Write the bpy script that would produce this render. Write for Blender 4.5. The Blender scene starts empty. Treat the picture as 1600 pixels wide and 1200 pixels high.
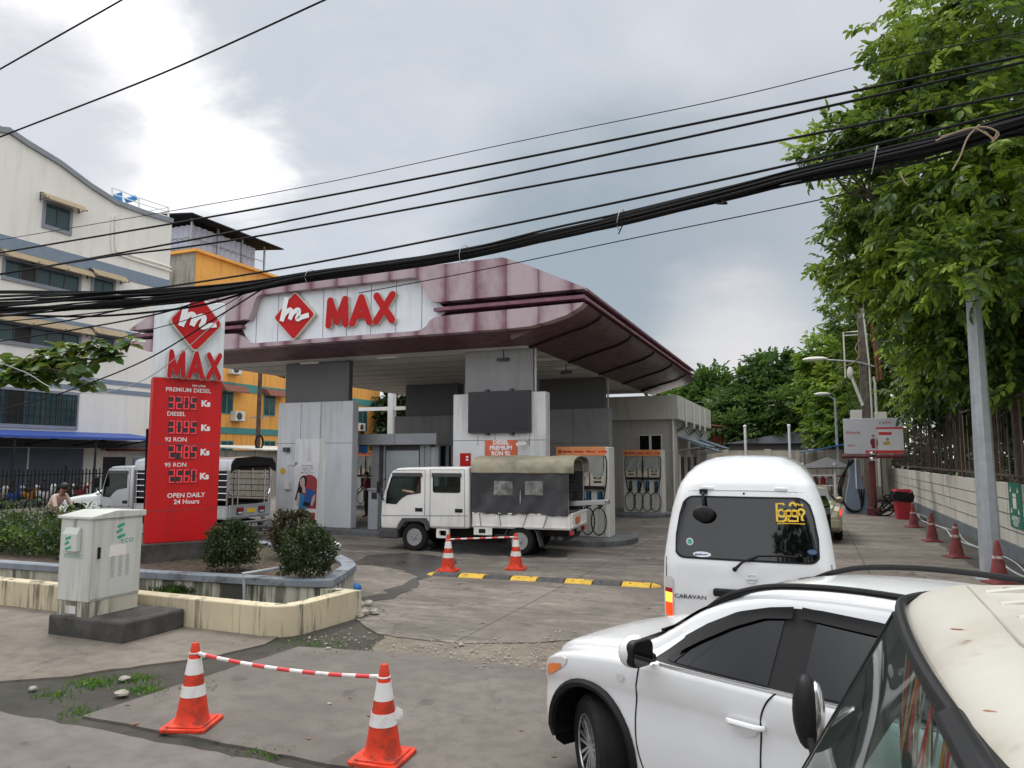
import bpy, bmesh, math, random
import numpy as np
from mathutils import Vector, Matrix, Quaternion
PI = math.pi
R = math.radians
random.seed(7)
S = bpy.context.scene
COL = S.collection

# ------------------------------------------------------------------ camera
cd = bpy.data.cameras.new("camera")
cam = bpy.data.objects.new("camera", cd)
COL.objects.link(cam)
cd.sensor_width = 36.0
cd.lens = 36.0 * 1120 / 1600
cd.clip_start = 0.05
cd.clip_end = 3000
cam.location = (0, 0, 2.3)
cam.rotation_euler = (R(90 + 5.812), 0, R(22.356))
S.camera = cam

# ------------------------------------------------------------------ exposure, world, sun
S.view_settings.view_transform = 'Standard'
S.view_settings.look = 'None'
S.view_settings.gamma = 1
S.view_settings.exposure = 0.32
S.render.film_transparent = False
try:
    S.cycles.use_denoising = True
    S.cycles.max_bounces = 8
    S.cycles.transparent_max_bounces = 12
    S.cycles.sample_clamp_indirect = 6
except Exception:
    pass
SUN_EL, SUN_AZ = R(52), R(-52)      # azimuth measured from +Y towards +X
world = bpy.data.worlds.new("World")
S.world = world
world.use_nodes = True
nt = world.node_tree
nt.nodes.clear()
class NG:
    """tiny node-graph writer"""
    def __init__(s, t): s.t = t
    def n(s, typ, **kw):
        x = s.t.nodes.new(typ)
        for k, v in kw.items(): setattr(x, k, v)
        return x
    def inp(s, sock, v):
        if isinstance(v, bpy.types.NodeSocket): s.t.links.new(v, sock)
        elif v is not None:
            if hasattr(sock.default_value, '__len__') and isinstance(v, (tuple, list)) and len(v) == 3 and len(sock.default_value) == 4:
                v = (*v, 1)
            sock.default_value = v
    def math(s, op, a, b=None, clamp=False):
        x = s.n('ShaderNodeMath', operation=op); x.use_clamp = clamp
        s.inp(x.inputs[0], a)
        if b is not None: s.inp(x.inputs[1], b)
        return x.outputs[0]
    def mix(s, f, a, b, bt='MIX'):
        x = s.n('ShaderNodeMix', data_type='RGBA', blend_type=bt)
        s.inp(x.inputs[0], f); s.inp(x.inputs[6], a); s.inp(x.inputs[7], b)
        return x.outputs[2]
    def noise(s, vec, scale, detail=4, rough=.55, dist=0):
        x = s.n('ShaderNodeTexNoise')
        s.inp(x.inputs['Vector'], vec); s.inp(x.inputs['Scale'], scale); s.inp(x.inputs['Detail'], detail)
        s.inp(x.inputs['Roughness'], rough); s.inp(x.inputs['Distortion'], dist)
        return x.outputs[0]
    def ramp(s, f, lo, hi):
        x = s.n('ShaderNodeMapRange', interpolation_type='SMOOTHSTEP')
        s.inp(x.inputs[0], f); s.inp(x.inputs[1], lo); s.inp(x.inputs[2], hi)
        return x.outputs[0]
    def mapping(s, vec, scale=(1, 1, 1), loc=(0, 0, 0)):
        x = s.n('ShaderNodeMapping')
        s.inp(x.inputs[0], vec); x.inputs['Scale'].default_value = scale; x.inputs['Location'].default_value = loc
        return x.outputs[0]
    def dot(s, vec, d):
        x = s.n('ShaderNodeVectorMath', operation='DOT_PRODUCT')
        s.inp(x.inputs[0], vec); x.inputs[1].default_value = d
        return x.outputs['Value']
g = NG(nt)
tc = g.n('ShaderNodeTexCoord').outputs['Generated']
sky = g.n('ShaderNodeTexSky', sky_type='NISHITA')
sky.sun_disc = False
sky.sun_elevation = SUN_EL
sky.sun_rotation = SUN_AZ
sep = g.n('ShaderNodeSeparateXYZ'); g.inp(sep.inputs[0], tc)
zc = sep.outputs[2]
zz = g.math('MAXIMUM', zc, 0.03)
den = g.math('ADD', zz, 0.22)
comb = g.n('ShaderNodeCombineXYZ')
g.inp(comb.inputs[0], g.math('DIVIDE', sep.outputs[0], den))
g.inp(comb.inputs[1], g.math('DIVIDE', sep.outputs[1], den))
cv = comb.outputs[0]
n1 = g.noise(cv, 1.5, 7, .55, .4)
n2 = g.noise(g.mapping(cv, (1, 1, 1), (4.3, 1.7, 0)), 3.6, 8, .62, .5)
n3 = g.noise(g.mapping(cv, (.8, .8, 1), (9.1, 3.3, 0)), .9, 3, .5, 0)
def lobe(d, lo, hi, amt):           # soft region of the cloud deck around a direction, broken up by noise
    v = g.math('ADD', g.dot(tc, d), g.math('MULTIPLY', g.math('SUBTRACT', n1, .5), amt))
    v = g.math('ADD', v, g.math('MULTIPLY', g.math('SUBTRACT', n2, .5), amt * .55))
    return g.ramp(v, lo, hi)
base = g.mix(g.ramp(n1, .36, .66), (.475, .515, .56), (.585, .60, .63))
base = g.mix(g.math('MULTIPLY', g.ramp(n2, .48, .7), .35), base, (.60, .61, .64))
base = g.mix(lobe((-.15, .98, .10), .975, 1.0, .03), base, (.82, .78, .76))                 # pale band near the horizon
base = g.mix(g.math('MULTIPLY', g.ramp(zc, .17, .02), .8), base, (.80, .79, .79))
base = g.mix(g.math('MULTIPLY', lobe((-.24, .935, .262), .962, .998, .04), .95), base, (.275, .33, .375))   # dark blue-grey cloud over the canopy end
base = g.mix(g.math('MULTIPLY', lobe((.0, .955, .285), .97, .998, .04), .8), base, (.34, .38, .42))
base = g.mix(lobe((-.705, .60, .365), .978, 1.0, .05), base, (1.2, 1.17, 1.13))          # bright gap upper left
base = g.mix(lobe((-.76, .46, .46), .982, 1.0, .04), base, (1.3, 1.27, 1.24))
base = g.mix(g.math('MULTIPLY', lobe((-.79, .49, .37), .985, 1.0, .03), .9), base, (.50, .51, .56))
base = g.mix(g.math('MULTIPLY', lobe((-.09, .978, .165), .988, 1.0, .012), .8), base, (.72, .69, .68))
hi = g.ramp(zc, .55, .95)                                                                   # unseen zenith, brightened beyond the visible sky as added fill light
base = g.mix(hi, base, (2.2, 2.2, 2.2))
back = g.ramp(g.dot(tc, (.38, -.92, .1)), .05, .8)  # unseen sky behind the camera, also brightened to add fill
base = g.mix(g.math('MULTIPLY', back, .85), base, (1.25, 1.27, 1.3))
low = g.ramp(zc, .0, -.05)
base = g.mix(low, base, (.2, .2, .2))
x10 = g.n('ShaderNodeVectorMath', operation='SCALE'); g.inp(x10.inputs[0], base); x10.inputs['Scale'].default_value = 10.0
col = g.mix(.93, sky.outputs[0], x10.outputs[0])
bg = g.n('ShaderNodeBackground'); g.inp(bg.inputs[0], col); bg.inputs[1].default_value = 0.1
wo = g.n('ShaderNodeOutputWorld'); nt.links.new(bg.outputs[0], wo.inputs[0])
sl = bpy.data.lights.new("sun", 'SUN')
sl.energy = 1.2
sl.angle = R(18)
sl.color = (1, .96, .9)
sun = bpy.data.objects.new("sun", sl)
COL.objects.link(sun)
sd = Vector((math.sin(SUN_AZ) * math.cos(SUN_EL), math.cos(SUN_AZ) * math.cos(SUN_EL), math.sin(SUN_EL)))
sun.rotation_euler = sd.to_track_quat('Z', 'Y').to_euler()

# ------------------------------------------------------------------ materials
MT = {}
def mat(name, c, rough=.6, metal=0., var=.12, sc=2.5, bump=0., bsc=60., dirt=None, damt=.5, dth=(.47, .62), streak=False, coat=0., dsc=2.,
        trans=0., alpha=1., emit=None, spec=.5, world_co=False):
    m = bpy.data.materials.new(name); m.use_nodes = True
    t = m.node_tree; t.nodes.clear(); G = NG(t)
    out = G.n('ShaderNodeOutputMaterial'); b = G.n('ShaderNodeBsdfPrincipled')
    co = G.n('ShaderNodeNewGeometry').outputs['Position'] if world_co else G.n('ShaderNodeTexCoord').outputs['Object']
    col = c
    if var:
        nz = G.noise(co, sc, 6, .6)
        col = G.mix(G.ramp(nz, .3, .7), tuple(x * (1 - var) for x in c), tuple(min(1, x * (1 + var)) for x in c))
    rsock = rough
    if dirt:
        dco = G.mapping(co, (3, 3, .25), (3, 1, 2)) if streak else G.mapping(co, (1, 1, 1), (3, 1, 2))
        d = G.noise(dco, dsc, 8, .65)
        d2 = G.noise(co, dsc * .35, 3, .5)
        f = G.math('MULTIPLY', G.ramp(d, *dth), G.ramp(d2, .32, .62))
        f = G.math('MULTIPLY', f, damt)
        col = G.mix(f, col, dirt)
        rsock = G.math('ADD', rough, G.math('MULTIPLY', f, .25), True)
    G.inp(b.inputs['Base Color'], col); G.inp(b.inputs['Roughness'], rsock)
    b.inputs['Metallic'].default_value = metal
    b.inputs['Coat Weight'].default_value = coat; b.inputs['Coat Roughness'].default_value = .06
    b.inputs['Specular IOR Level'].default_value = spec
    b.inputs['Transmission Weight'].default_value = trans; b.inputs['Alpha'].default_value = alpha
    if emit:
        b.inputs['Emission Color'].default_value = (*emit[:3], 1); b.inputs['Emission Strength'].default_value = emit[3]
    if bump:
        bn = G.n('ShaderNodeBump'); bn.inputs['Strength'].default_value = bump; bn.inputs['Distance'].default_value = .02
        G.inp(bn.inputs['Height'], G.noise(co, bsc, 6, .6)); t.links.new(bn.outputs[0], b.inputs['Normal'])
    t.links.new(b.outputs[0], out.inputs[0])
    MT[name] = m
    return m

def glassmat(name, tint=(.02, .03, .03), alpha=.75, rough=.03, ior=1.52):
    """window glass: a clear glossy coat over a partly see-through dark tint"""
    m = bpy.data.materials.new(name); m.use_nodes = True
    t = m.node_tree; t.nodes.clear(); G = NG(t)
    out = G.n('ShaderNodeOutputMaterial')
    tr = G.n('ShaderNodeBsdfTransparent'); tr.inputs[0].default_value = (.75, .85, .82, 1)
    df = G.n('ShaderNodeBsdfDiffuse'); df.inputs[0].default_value = (*tint, 1)
    gl = G.n('ShaderNodeBsdfGlossy'); gl.inputs['Roughness'].default_value = rough
    fr = G.n('ShaderNodeFresnel'); fr.inputs[0].default_value = ior
    m1 = G.n('ShaderNodeMixShader'); m1.inputs[0].default_value = alpha
    t.links.new(tr.outputs[0], m1.inputs[1]); t.links.new(df.outputs[0], m1.inputs[2])
    m2 = G.n('ShaderNodeMixShader')
    G.inp(m2.inputs[0], G.math('MULTIPLY', fr.outputs[0], .85, True))
    t.links.new(m1.outputs[0], m2.inputs[1]); t.links.new(gl.outputs[0], m2.inputs[2])
    t.links.new(m2.outputs[0], out.inputs[0])
    MT[name] = m
    return m

# ------------------------------------------------------------------ mesh helpers
class MB:
    def __init__(s): s.v = []; s.f = []; s.mi = []; s.cur = 0
    def add(s, vs, fs):
        o = len(s.v); s.v += [tuple(v) for v in vs]
        for f in fs: s.f.append([i + o for i in f]); s.mi.append(s.cur)
        return s
    def box(s, x0, x1, y0, y1, z0, z1):
        v = [(x, y, z) for z in (z0, z1) for y in (y0, y1) for x in (x0, x1)]
        return s.add(v, [(0, 2, 3, 1), (4, 5, 7, 6), (0, 1, 5, 4), (2, 6, 7, 3), (0, 4, 6, 2), (1, 3, 7, 5)])
    def obox(s, c, size, rz=0., rx=0., ry=0.):
        m = Matrix.Translation(c) @ Matrix.Rotation(rz, 4, 'Z') @ Matrix.Rotation(ry, 4, 'Y') @ Matrix.Rotation(rx, 4, 'X')
        a, b, d = (x / 2 for x in size)
        v = [m @ Vector((x, y, z)) for z in (-d, d) for y in (-b, b) for x in (-a, a)]
        return s.add(v, [(0, 2, 3, 1), (4, 5, 7, 6), (0, 1, 5, 4), (2, 6, 7, 3), (0, 4, 6, 2), (1, 3, 7, 5)])
    def prism(s, pts, a, b, axis='y', tri=False):
        """polygon pts in the plane normal to axis, extruded from a to b"""
        mp = {'y': lambda p, h: (p[0], h, p[1]), 'x': lambda p, h: (h, p[0], p[1]), 'z': lambda p, h: (p[0], p[1], h)}[axis]
        n = len(pts)
        v = [mp(p, a) for p in pts] + [mp(p, b) for p in pts]
        fs = [(i, (i + 1) % n, n + (i + 1) % n, n + i) for i in range(n)]
        if tri:
            from mathutils.geometry import tessellate_polygon
            tr = tessellate_polygon([[Vector((p[0], p[1], 0)) for p in pts]])
            fs += [tuple(t) for t in tr] + [tuple(n + i for i in reversed(t)) for t in tr]
        else:
            fs += [tuple(range(n - 1, -1, -1)), tuple(range(n, 2 * n))]
        return s.add(v, fs)
    def holed(s, outer, holes, a, b, axis='y'):
        """plate with holes: outer and holes are polygons in the plane normal to axis"""
        from mathutils.geometry import tessellate_polygon
        mp = {'y': lambda p, h: (p[0], h, p[1]), 'x': lambda p, h: (h, p[0], p[1]), 'z': lambda p, h: (p[0], p[1], h)}[axis]
        loops = [outer] + holes
        allp = [p for l in loops for p in l]
        n = len(allp)
        tr = tessellate_polygon([[Vector((p[0], p[1], 0)) for p in l] for l in loops])
        v = [mp(p, a) for p in allp] + [mp(p, b) for p in allp]
        fs = [tuple(t) for t in tr] + [tuple(n + i for i in reversed(t)) for t in tr]
        o = 0
        for l in loops:
            k = len(l)
            fs += [(o + i, o + (i + 1) % k, n + o + (i + 1) % k, n + o + i) for i in range(k)]
            o += k
        return s.add(v, fs)
    def tube(s, path, r, n=8, closed=False, caps=True):
        P = [Vector(p) for p in path]; k = len(P)
        rr = r if isinstance(r, (list, tuple)) else [r] * k
        vs = []; prev = None
        for i in range(k):
            if closed: d = P[(i + 1) % k] - P[i - 1]
            else: d = P[min(i + 1, k - 1)] - P[max(i - 1, 0)]
            if d.length < 1e-9: d = Vector((0, 0, 1))
            d.normalize()
            if prev is None:
                u = d.orthogonal().normalized()
            else:
                u = prev - d * prev.dot(d)
                u = u.normalized() if u.length > 1e-6 else d.orthogonal().normalized()
            prev = u; w = d.cross(u)
            for j in range(n):
                a = 2 * PI * j / n
                vs.append(P[i] + (u * math.cos(a) + w * math.sin(a)) * rr[i])
        fs = []
        for i in range(k if closed else k - 1):
            for j in range(n):
                a = i * n + j; b = i * n + (j + 1) % n; c = ((i + 1) % k) * n + (j + 1) % n; d = ((i + 1) % k) * n + j
                fs.append((a, b, c, d))
        if caps and not closed:
            fs.append(tuple(range(n - 1, -1, -1))); fs.append(tuple((k - 1) * n + j for j in range(n)))
        return s.add(vs, fs)
    def lathe(s, prof, c=(0, 0, 0), n=24, axis='z', cap=True):
        """prof: list of (r, h); axis of revolution through c"""
        mp = {'z': lambda a, b, h: (c[0] + a, c[1] + b, c[2] + h), 'y': lambda a, b, h: (c[0] + a, c[1] + h, c[2] + b),
              'x': lambda a, b, h: (c[0] + h, c[1] + a, c[2] + b)}[axis]
        vs = [mp(r * math.cos(2 * PI * j / n), r * math.sin(2 * PI * j / n), h) for r, h in prof for j in range(n)]
        fs = [(i * n + j, i * n + (j + 1) % n, (i + 1) * n + (j + 1) % n, (i + 1) * n + j) for i in range(len(prof) - 1) for j in range(n)]
        if cap: fs.append(tuple(range(n - 1, -1, -1))); fs.append(tuple((len(prof) - 1) * n + j for j in range(n)))
        return s.add(vs, fs)
    def rings(s, rings, cap0=True, cap1=True, closed=True):
        n = len(rings[0]); vs = [p for r in rings for p in r]
        fs = []
        for i in range(len(rings) - 1):
            for j in range(n if closed else n - 1):
                fs.append((i * n + j, i * n + (j + 1) % n, (i + 1) * n + (j + 1) % n, (i + 1) * n + j))
        if cap0: fs.append(tuple(range(n - 1, -1, -1)))
        if cap1: fs.append(tuple((len(rings) - 1) * n + j for j in range(n)))
        return s.add(vs, fs)
    def grid(s, fn, nu, nv):
        vs = [fn(i / nu, j / nv) for i in range(nu + 1) for j in range(nv + 1)]
        fs = [(i * (nv + 1) + j, (i + 1) * (nv + 1) + j, (i + 1) * (nv + 1) + j + 1, i * (nv + 1) + j + 1) for i in range(nu) for j in range(nv)]
        return s.add(vs, fs)
    def sphere(s, c, r, nu=12, nv=8):
        if not isinstance(r, (tuple, list)): r = (r, r, r)
        prof = []
        vs = []; fs = []
        for i in range(nv + 1):
            a = PI * i / nv
            for j in range(nu):
                b = 2 * PI * j / nu
                vs.append((c[0] + r[0] * math.sin(a) * math.cos(b), c[1] + r[1] * math.sin(a) * math.sin(b), c[2] - r[2] * math.cos(a)))
        for i in range(nv):
            for j in range(nu):
                fs.append((i * nu + j, i * nu + (j + 1) % nu, (i + 1) * nu + (j + 1) % nu, (i + 1) * nu + j))
        return s.add(vs, fs)
    def xf(s, m):
        s.v = [tuple(m @ Vector(p)) for p in s.v]; return s
    def merge(s, o):
        return s.add(o.v, o.f)

def mesh_of(name, m, mats, smooth=35, weld=True):
    me = bpy.data.meshes.new(name)
    me.from_pydata(m.v, [], m.f)
    if not isinstance(mats, (list, tuple)): mats = [mats]
    for x in mats: me.materials.append(MT[x] if isinstance(x, str) else x)
    if len(mats) > 1: me.polygons.foreach_set('material_index', m.mi)
    if weld:
        bm = bmesh.new(); bm.from_mesh(me)
        bmesh.ops.remove_doubles(bm, verts=bm.verts, dist=1e-5)
        bmesh.ops.recalc_face_normals(bm, faces=bm.faces)
        bm.to_mesh(me); bm.free()
    if smooth:
        me.polygons.foreach_set('use_smooth', [True] * len(me.polygons))
        me.set_sharp_from_angle(angle=R(smooth))
    me.update()
    return me
def tag(o, label=None, cat=None, group=None, kind=None):
    for k, v in (('label', label), ('category', cat), ('group', group), ('kind', kind)):
        if v: o[k] = v
    return o
def link(name, data, parent=None):
    o = bpy.data.objects.new(name, data); COL.objects.link(o)
    if parent is not None: o.parent = parent
    return o
def ob(name, m, mats, parent=None, smooth=35, bevel=0, seg=2, w=None, weld=True):
    """w: the world offset of the ancestors - vertices given in world coordinates are shifted back by it"""
    if w is not None:
        m.v = [(a - w[0], b - w[1], c - w[2]) for a, b, c in m.v]
    o = link(name, mesh_of(name, m, mats, smooth, weld), parent)
    if bevel:
        bv = o.modifiers.new('bevel', 'BEVEL'); bv.width = bevel; bv.segments = seg; bv.limit_method = 'ANGLE'; bv.angle_limit = R(35)
        bv.harden_normals = False
    return o
def thing(name, label, cat, loc=(0, 0, 0), rz=0., group=None, kind=None):
    o = link(name, None); o.location = loc; o.rotation_euler = (0, 0, rz); o.empty_display_size = .2
    return tag(o, label, cat, group, kind)
def dup(root, loc=None, rz=None, label=None):
    def cp(o, par):
        c = o.copy(); COL.objects.link(c)
        if par is not None: c.parent = par
        for ch in list(o.children): cp(ch, c)
        return c
    r = cp(root, None)
    if loc is not None: r.location = loc
    if rz is not None: r.rotation_euler = (r.rotation_euler[0], r.rotation_euler[1], rz)
    if label: r['label'] = label
    return r
def textmesh(s, size, depth=.004, bold=0., align='CENTER', sx=1., space=1.):
    cu = bpy.data.curves.new('t', 'FONT'); cu.body = s; cu.size = size; cu.extrude = depth / 2; cu.offset = bold
    cu.align_x = align; cu.align_y = 'CENTER'; cu.space_character = space; cu.resolution_u = 3
    o = bpy.data.objects.new('t', cu); COL.objects.link(o)
    dg = bpy.context.evaluated_depsgraph_get(); dg.update()
    me = bpy.data.meshes.new_from_object(o.evaluated_get(dg))
    vs = [Vector((v.co.x * sx, v.co.y, v.co.z)) for v in me.vertices]; fs = [tuple(p.vertices) for p in me.polygons]
    bpy.data.objects.remove(o); bpy.data.curves.remove(cu); bpy.data.meshes.remove(me)
    return vs, fs
def frame(o, xdir, up):
    """4x4 matrix: local x along xdir, local y along up, local z the facing normal"""
    x = Vector(xdir).normalized(); y = Vector(up).normalized(); z = x.cross(y).normalized(); y = z.cross(x)
    m = Matrix((x, y, z)).transposed().to_4x4(); m.translation = Vector(o)
    return m
def lettering(m, s, mtx, size, depth=.004, bold=0., align='CENTER', sx=1., space=1.):
    vs, fs = textmesh(s, size, depth, bold, align, sx, space)
    return m.add([mtx @ v for v in vs], fs)
def stroke(m, pts, mtx, wd, depth=.004):
    """a flat ribbon of width wd following 2D pts, on the plane of mtx"""
    P = [Vector((p[0], p[1], 0)) for p in pts]; L = []; Rr = []
    for i, p in enumerate(P):
        d = (P[min(i + 1, len(P) - 1)] - P[max(i - 1, 0)]); d.normalize(); nrm = Vector((-d.y, d.x, 0)) * wd / 2
        L.append(p + nrm); Rr.append(p - nrm)
    up = Vector((0, 0, depth))
    n = len(P); vs = [mtx @ (q + up) for q in L] + [mtx @ (q + up) for q in Rr]
    return m.add(vs, [(i, i + 1, n + i + 1, n + i) for i in range(n - 1)])
def arc(cx, cy, r, a0, a1, n=14, ry=None):
    return [(cx + r * math.cos(R(a0 + (a1 - a0) * i / n)), cy + (ry or r) * math.sin(R(a0 + (a1 - a0) * i / n))) for i in range(n + 1)]
def rrect(x0, x1, z0, z1, r, n=4):
    p = []
    for cx, cz, a in ((x1 - r, z1 - r, 0), (x0 + r, z1 - r, 90), (x0 + r, z0 + r, 180), (x1 - r, z0 + r, 270)):
        p += [(cx + r * math.cos(R(a + 90 * i / n)), cz + r * math.sin(R(a + 90 * i / n))) for i in range(n + 1)]
    return p
def bez(p0, p1, p2, p3, n=8):
    return [tuple((1 - t) ** 3 * a + 3 * (1 - t) ** 2 * t * b + 3 * (1 - t) * t * t * c + t ** 3 * d for a, b, c, d in zip(p0, p1, p2, p3)) for t in [i / n for i in range(n + 1)]]
# ------------------------------------------------------------------ measuring: photo pixel -> point of a known plane (real metres)
_F = 1120.; _P = R(5.811876); _T = R(22.355793)
_s, _c, _sp, _cp = math.sin(_T), math.cos(_T), math.sin(_P), math.cos(_P)
def _ray(u, v):
    a = (u - 800) / _F; b = (600 - v) / _F
    return (-_s * _cp + a * _c + b * _s * _sp, _c * _cp + a * _s - b * _c * _sp, _sp + b * _cp)
def gp(u, v, z=0.):
    d = _ray(u, v); t = (z - 2.3) / d[2]; return (d[0] * t, d[1] * t)
def aty(u, v, Y):
    d = _ray(u, v); t = Y / d[1]; return (d[0] * t, 2.3 + d[2] * t)
def atx(u, v, X):
    d = _ray(u, v); t = X / d[0]; return (d[1] * t, 2.3 + d[2] * t)
def pt(u, v, Y):
    x, z = aty(u, v, Y); return (x, Y, z)

# ------------------------------------------------------------------ plain materials
mat('white_paint', (.72, .73, .74), .35, var=.03, dirt=(.45, .42, .38), damt=.25, streak=True)
mat('car_white', (.80, .81, .82), .22, var=.015, coat=.7, dirt=(.55, .52, .47), damt=.12, dsc=3)
mat('truck_white', (.81, .80, .77), .35, var=.03, coat=.2, dirt=(.42, .37, .30), damt=.35, dth=(.48, .64), streak=True, dsc=2.4)
mat('beige_paint', (.47, .45, .395), .45, var=.08, coat=.1, dirt=(.33, .27, .18), damt=.6, dth=(.47, .62), dsc=3)
mat('rust', (.22, .10, .05), .85, var=.4, sc=9, bump=.3)
mat('rubber', (.014, .014, .015), .8, spec=.25, var=.2, sc=20, bump=.15)
mat('black_plastic', (.012, .012, .013), .5, var=.15, spec=.25)
mat('dark_grey', (.06, .06, .065), .55, var=.15)
mat('tarp', (.038, .038, .043), .6, var=.25, sc=3, bump=1.0, bsc=4, dirt=(.12, .12, .12), damt=.4)
mat('tarp_roof', (.33, .295, .215), .6, var=.12, sc=3, bump=.6, bsc=6, dirt=(.11, .115, .08), damt=.75, dth=(.44, .6))
mat('window_sheet', (.20, .20, .19), .25, var=.45, sc=5, bump=.4, bsc=9)
mat('chrome', (.75, .75, .76), .18, .95, var=.02)
mat('matte_dark', (.03, .03, .032), 1.0, var=.2, spec=.0)
mat('steel', (.45, .46, .47), .42, .7, var=.12, dirt=(.2, .16, .12), damt=.4)
mat('galvanised', (.42, .45, .48), .5, .35, var=.1, sc=5, dirt=(.3, .31, .3), damt=.5, streak=True)
mat('alloy', (.5, .5, .52), .28, .8, var=.05)
mat('cable_black', (.008, .008, .009), .7, var=.2, spec=.2)
mat('amber', (.75, .20, .03), .2, var=.05, coat=.5)
mat('orange_reflector', (.62, .17, .03), .35, var=.1)
mat('red_lens', (.45, .01, .01), .12, var=.05, coat=.6)
mat('red_lit', (.6, .03, .01), .2, emit=(1., .07, .01, .9))
mat('amber_lit', (.9, .3, .05), .2, emit=(1., .35, .04, 2.2))
mat('clear_lens', (.62, .60, .60), .12, var=.05, coat=.6)
mat('plate_yellow', (.85, .55, .05), .45, var=.06)
mat('cone_orange', (.72, .055, .022), .5, var=.1, sc=4, spec=.3, dirt=(.20, .045, .03), damt=.8, dth=(.45, .57), dsc=7)
mat('cone_white', (.78, .77, .75), .4, var=.05, dirt=(.46, .38, .34), damt=.7, dth=(.46, .58), dsc=8)
mat('cone_old', (.20, .036, .038), .7, var=.2, sc=6, dirt=(.15, .08, .07), damt=.6, dsc=5)
mat('cone_oldwhite', (.52, .44, .42), .7, var=.2, dirt=(.3, .1, .1), damt=.8, dsc=12)
mat('bar_red', (.66, .05, .05), .4, var=.08)
mat('bump_yellow', (.62, .38, .03), .7, var=.15, sc=6, dirt=(.25, .17, .06), damt=.7, dsc=5)
mat('bump_black', (.05, .05, .052), .8, var=.25, sc=6, dirt=(.14, .13, .12), damt=.5, dsc=4, bump=.2)
mat('sign_red', (.60, .012, .014), .42, var=.05, sc=1.2, spec=.25, dirt=(.30, .02, .02), damt=.3, streak=True)
mat('letter_red', (.47, .009, .012), .45, var=.06, spec=.2)
mat('letter_side', (.58, .55, .48), .5, var=.15, dirt=(.3, .25, .2), damt=.6)
mat('sign_white', (.72, .76, .80), .4, var=.03, dirt=(.46, .47, .48), damt=.3, streak=True)
mat('print_white', (.82, .82, .82), .5, var=.04)
mat('led_off', (.03, .008, .008), .3, var=.1)
mat('led_red', (.5, .02, .02), .35, emit=(1, .03, .05, .38))
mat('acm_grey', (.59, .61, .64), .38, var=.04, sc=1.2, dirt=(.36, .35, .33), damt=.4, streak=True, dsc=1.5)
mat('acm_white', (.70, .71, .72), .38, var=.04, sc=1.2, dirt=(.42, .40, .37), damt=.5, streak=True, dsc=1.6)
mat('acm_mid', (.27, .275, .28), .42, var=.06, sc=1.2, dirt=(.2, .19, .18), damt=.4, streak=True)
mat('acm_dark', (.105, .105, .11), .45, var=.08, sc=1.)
mat('booth_grey', (.32, .335, .36), .42, var=.05)
mat('joint', (.09, .09, .095), .8, var=.1)
mat('soffit', (.62, .60, .57), .6, var=.06, sc=1., dirt=(.42, .38, .33), damt=.4)
mat('purple_dark', (.095, .032, .045), .38, var=.2, sc=3, spec=.5, dirt=(.06, .025, .03), damt=.6)
mat('purple_trim', (.20, .075, .11), .45, var=.25, sc=4, dirt=(.09, .03, .04), damt=.6)
mat('screen', (.012, .013, .018), .35, var=.05)
mat('screen_frame', (.03, .03, .035), .5, var=.05)
mat('kerb', (.115, .12, .125), .85, var=.25, sc=3, bump=.3, dirt=(.05, .05, .05), damt=.6)
mat('pump_white', (.60, .59, .55), .4, var=.04, dirt=(.36, .33, .28), damt=.5, streak=True)
mat('pump_orange', (.70, .27, .10), .45, var=.1, sc=8)
mat('pump_panel', (.58, .53, .42), .4, var=.05)
mat('nozzle_blue', (.02, .09, .2), .4, var=.1)
mat('nozzle_green', (.03, .13, .12), .4, var=.1)
mat('shop_wall', (.42, .41, .38), .75, var=.06, sc=1, dirt=(.28, .26, .23), damt=.5, streak=True)
mat('shop_parapet', (.56, .54, .50), .7, var=.05, sc=1, dirt=(.30, .29, .26), damt=.6, streak=True, dsc=2)
mat('awning_blue', (.10, .14, .18), .6, var=.1)
mat('office_white', (.80, .77, .71), .75, var=.03, sc=.3, dirt=(.56, .54, .5), damt=.3, streak=True, dsc=.8)
mat('office_band', (.20, .25, .32), .7, var=.06)
mat('office_frame', (.24, .26, .29), .6, var=.06)
mat('roof_tile', (.32, .12, .08), .8, var=.15)
mat('blue_sheet', (.03, .22, .52), .5, var=.12)
mat('tan_fabric', (.36, .28, .17), .7, var=.08)
mat('brown_fabric', (.20, .07, .05), .7, var=.1)
mat('shutter', (.10, .125, .155), .6, var=.1, sc=2)
mat('awning_strip', (.04, .09, .36), .6, var=.1)
mat('fence_black', (.012, .012, .013), .5, var=.1)
mat('orange_wall', (.86, .41, .09), .8, var=.06, sc=.5, dirt=(.5, .22, .06), damt=.45, streak=True, dsc=1.2)
mat('teal_band', (.07, .27, .25), .75, var=.06)
mat('old_concrete', (.33, .31, .27), .85, var=.15, sc=1.5, dirt=(.12, .11, .10), damt=.7, streak=True)
mat('curtain_lilac', (.50, .50, .60), .8, var=.1, sc=6)
mat('ac_white', (.68, .66, .60), .5, var=.05)
mat('wall_white', (.54, .52, .46), .85, var=.08, sc=1.3, bump=.15, dirt=(.20, .19, .16), damt=.6, streak=True, dsc=1.4)
mat('wall_back', (.56, .52, .43), .85, var=.06, sc=1.3, dirt=(.13, .13, .11), damt=.7, streak=True, dsc=.9)
mat('wall_plinth', (.13, .145, .16), .8, var=.15)
mat('fence_rust', (.085, .055, .042), .85, var=.35, sc=5)
mat('pole_wood', (.15, .125, .105), .85, var=.25, sc=5, bump=.3, streak=True, dirt=(.07, .06, .05), damt=.6)
mat('red_metal', (.14, .025, .024), .55, var=.2, dirt=(.08, .03, .03), damt=.5)
mat('red_plastic', (.45, .03, .045), .4, var=.06)
mat('billboard', (.55, .56, .60), .45, var=.03)
mat('red_print', (.6, .04, .05), .5, var=.05)
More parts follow.
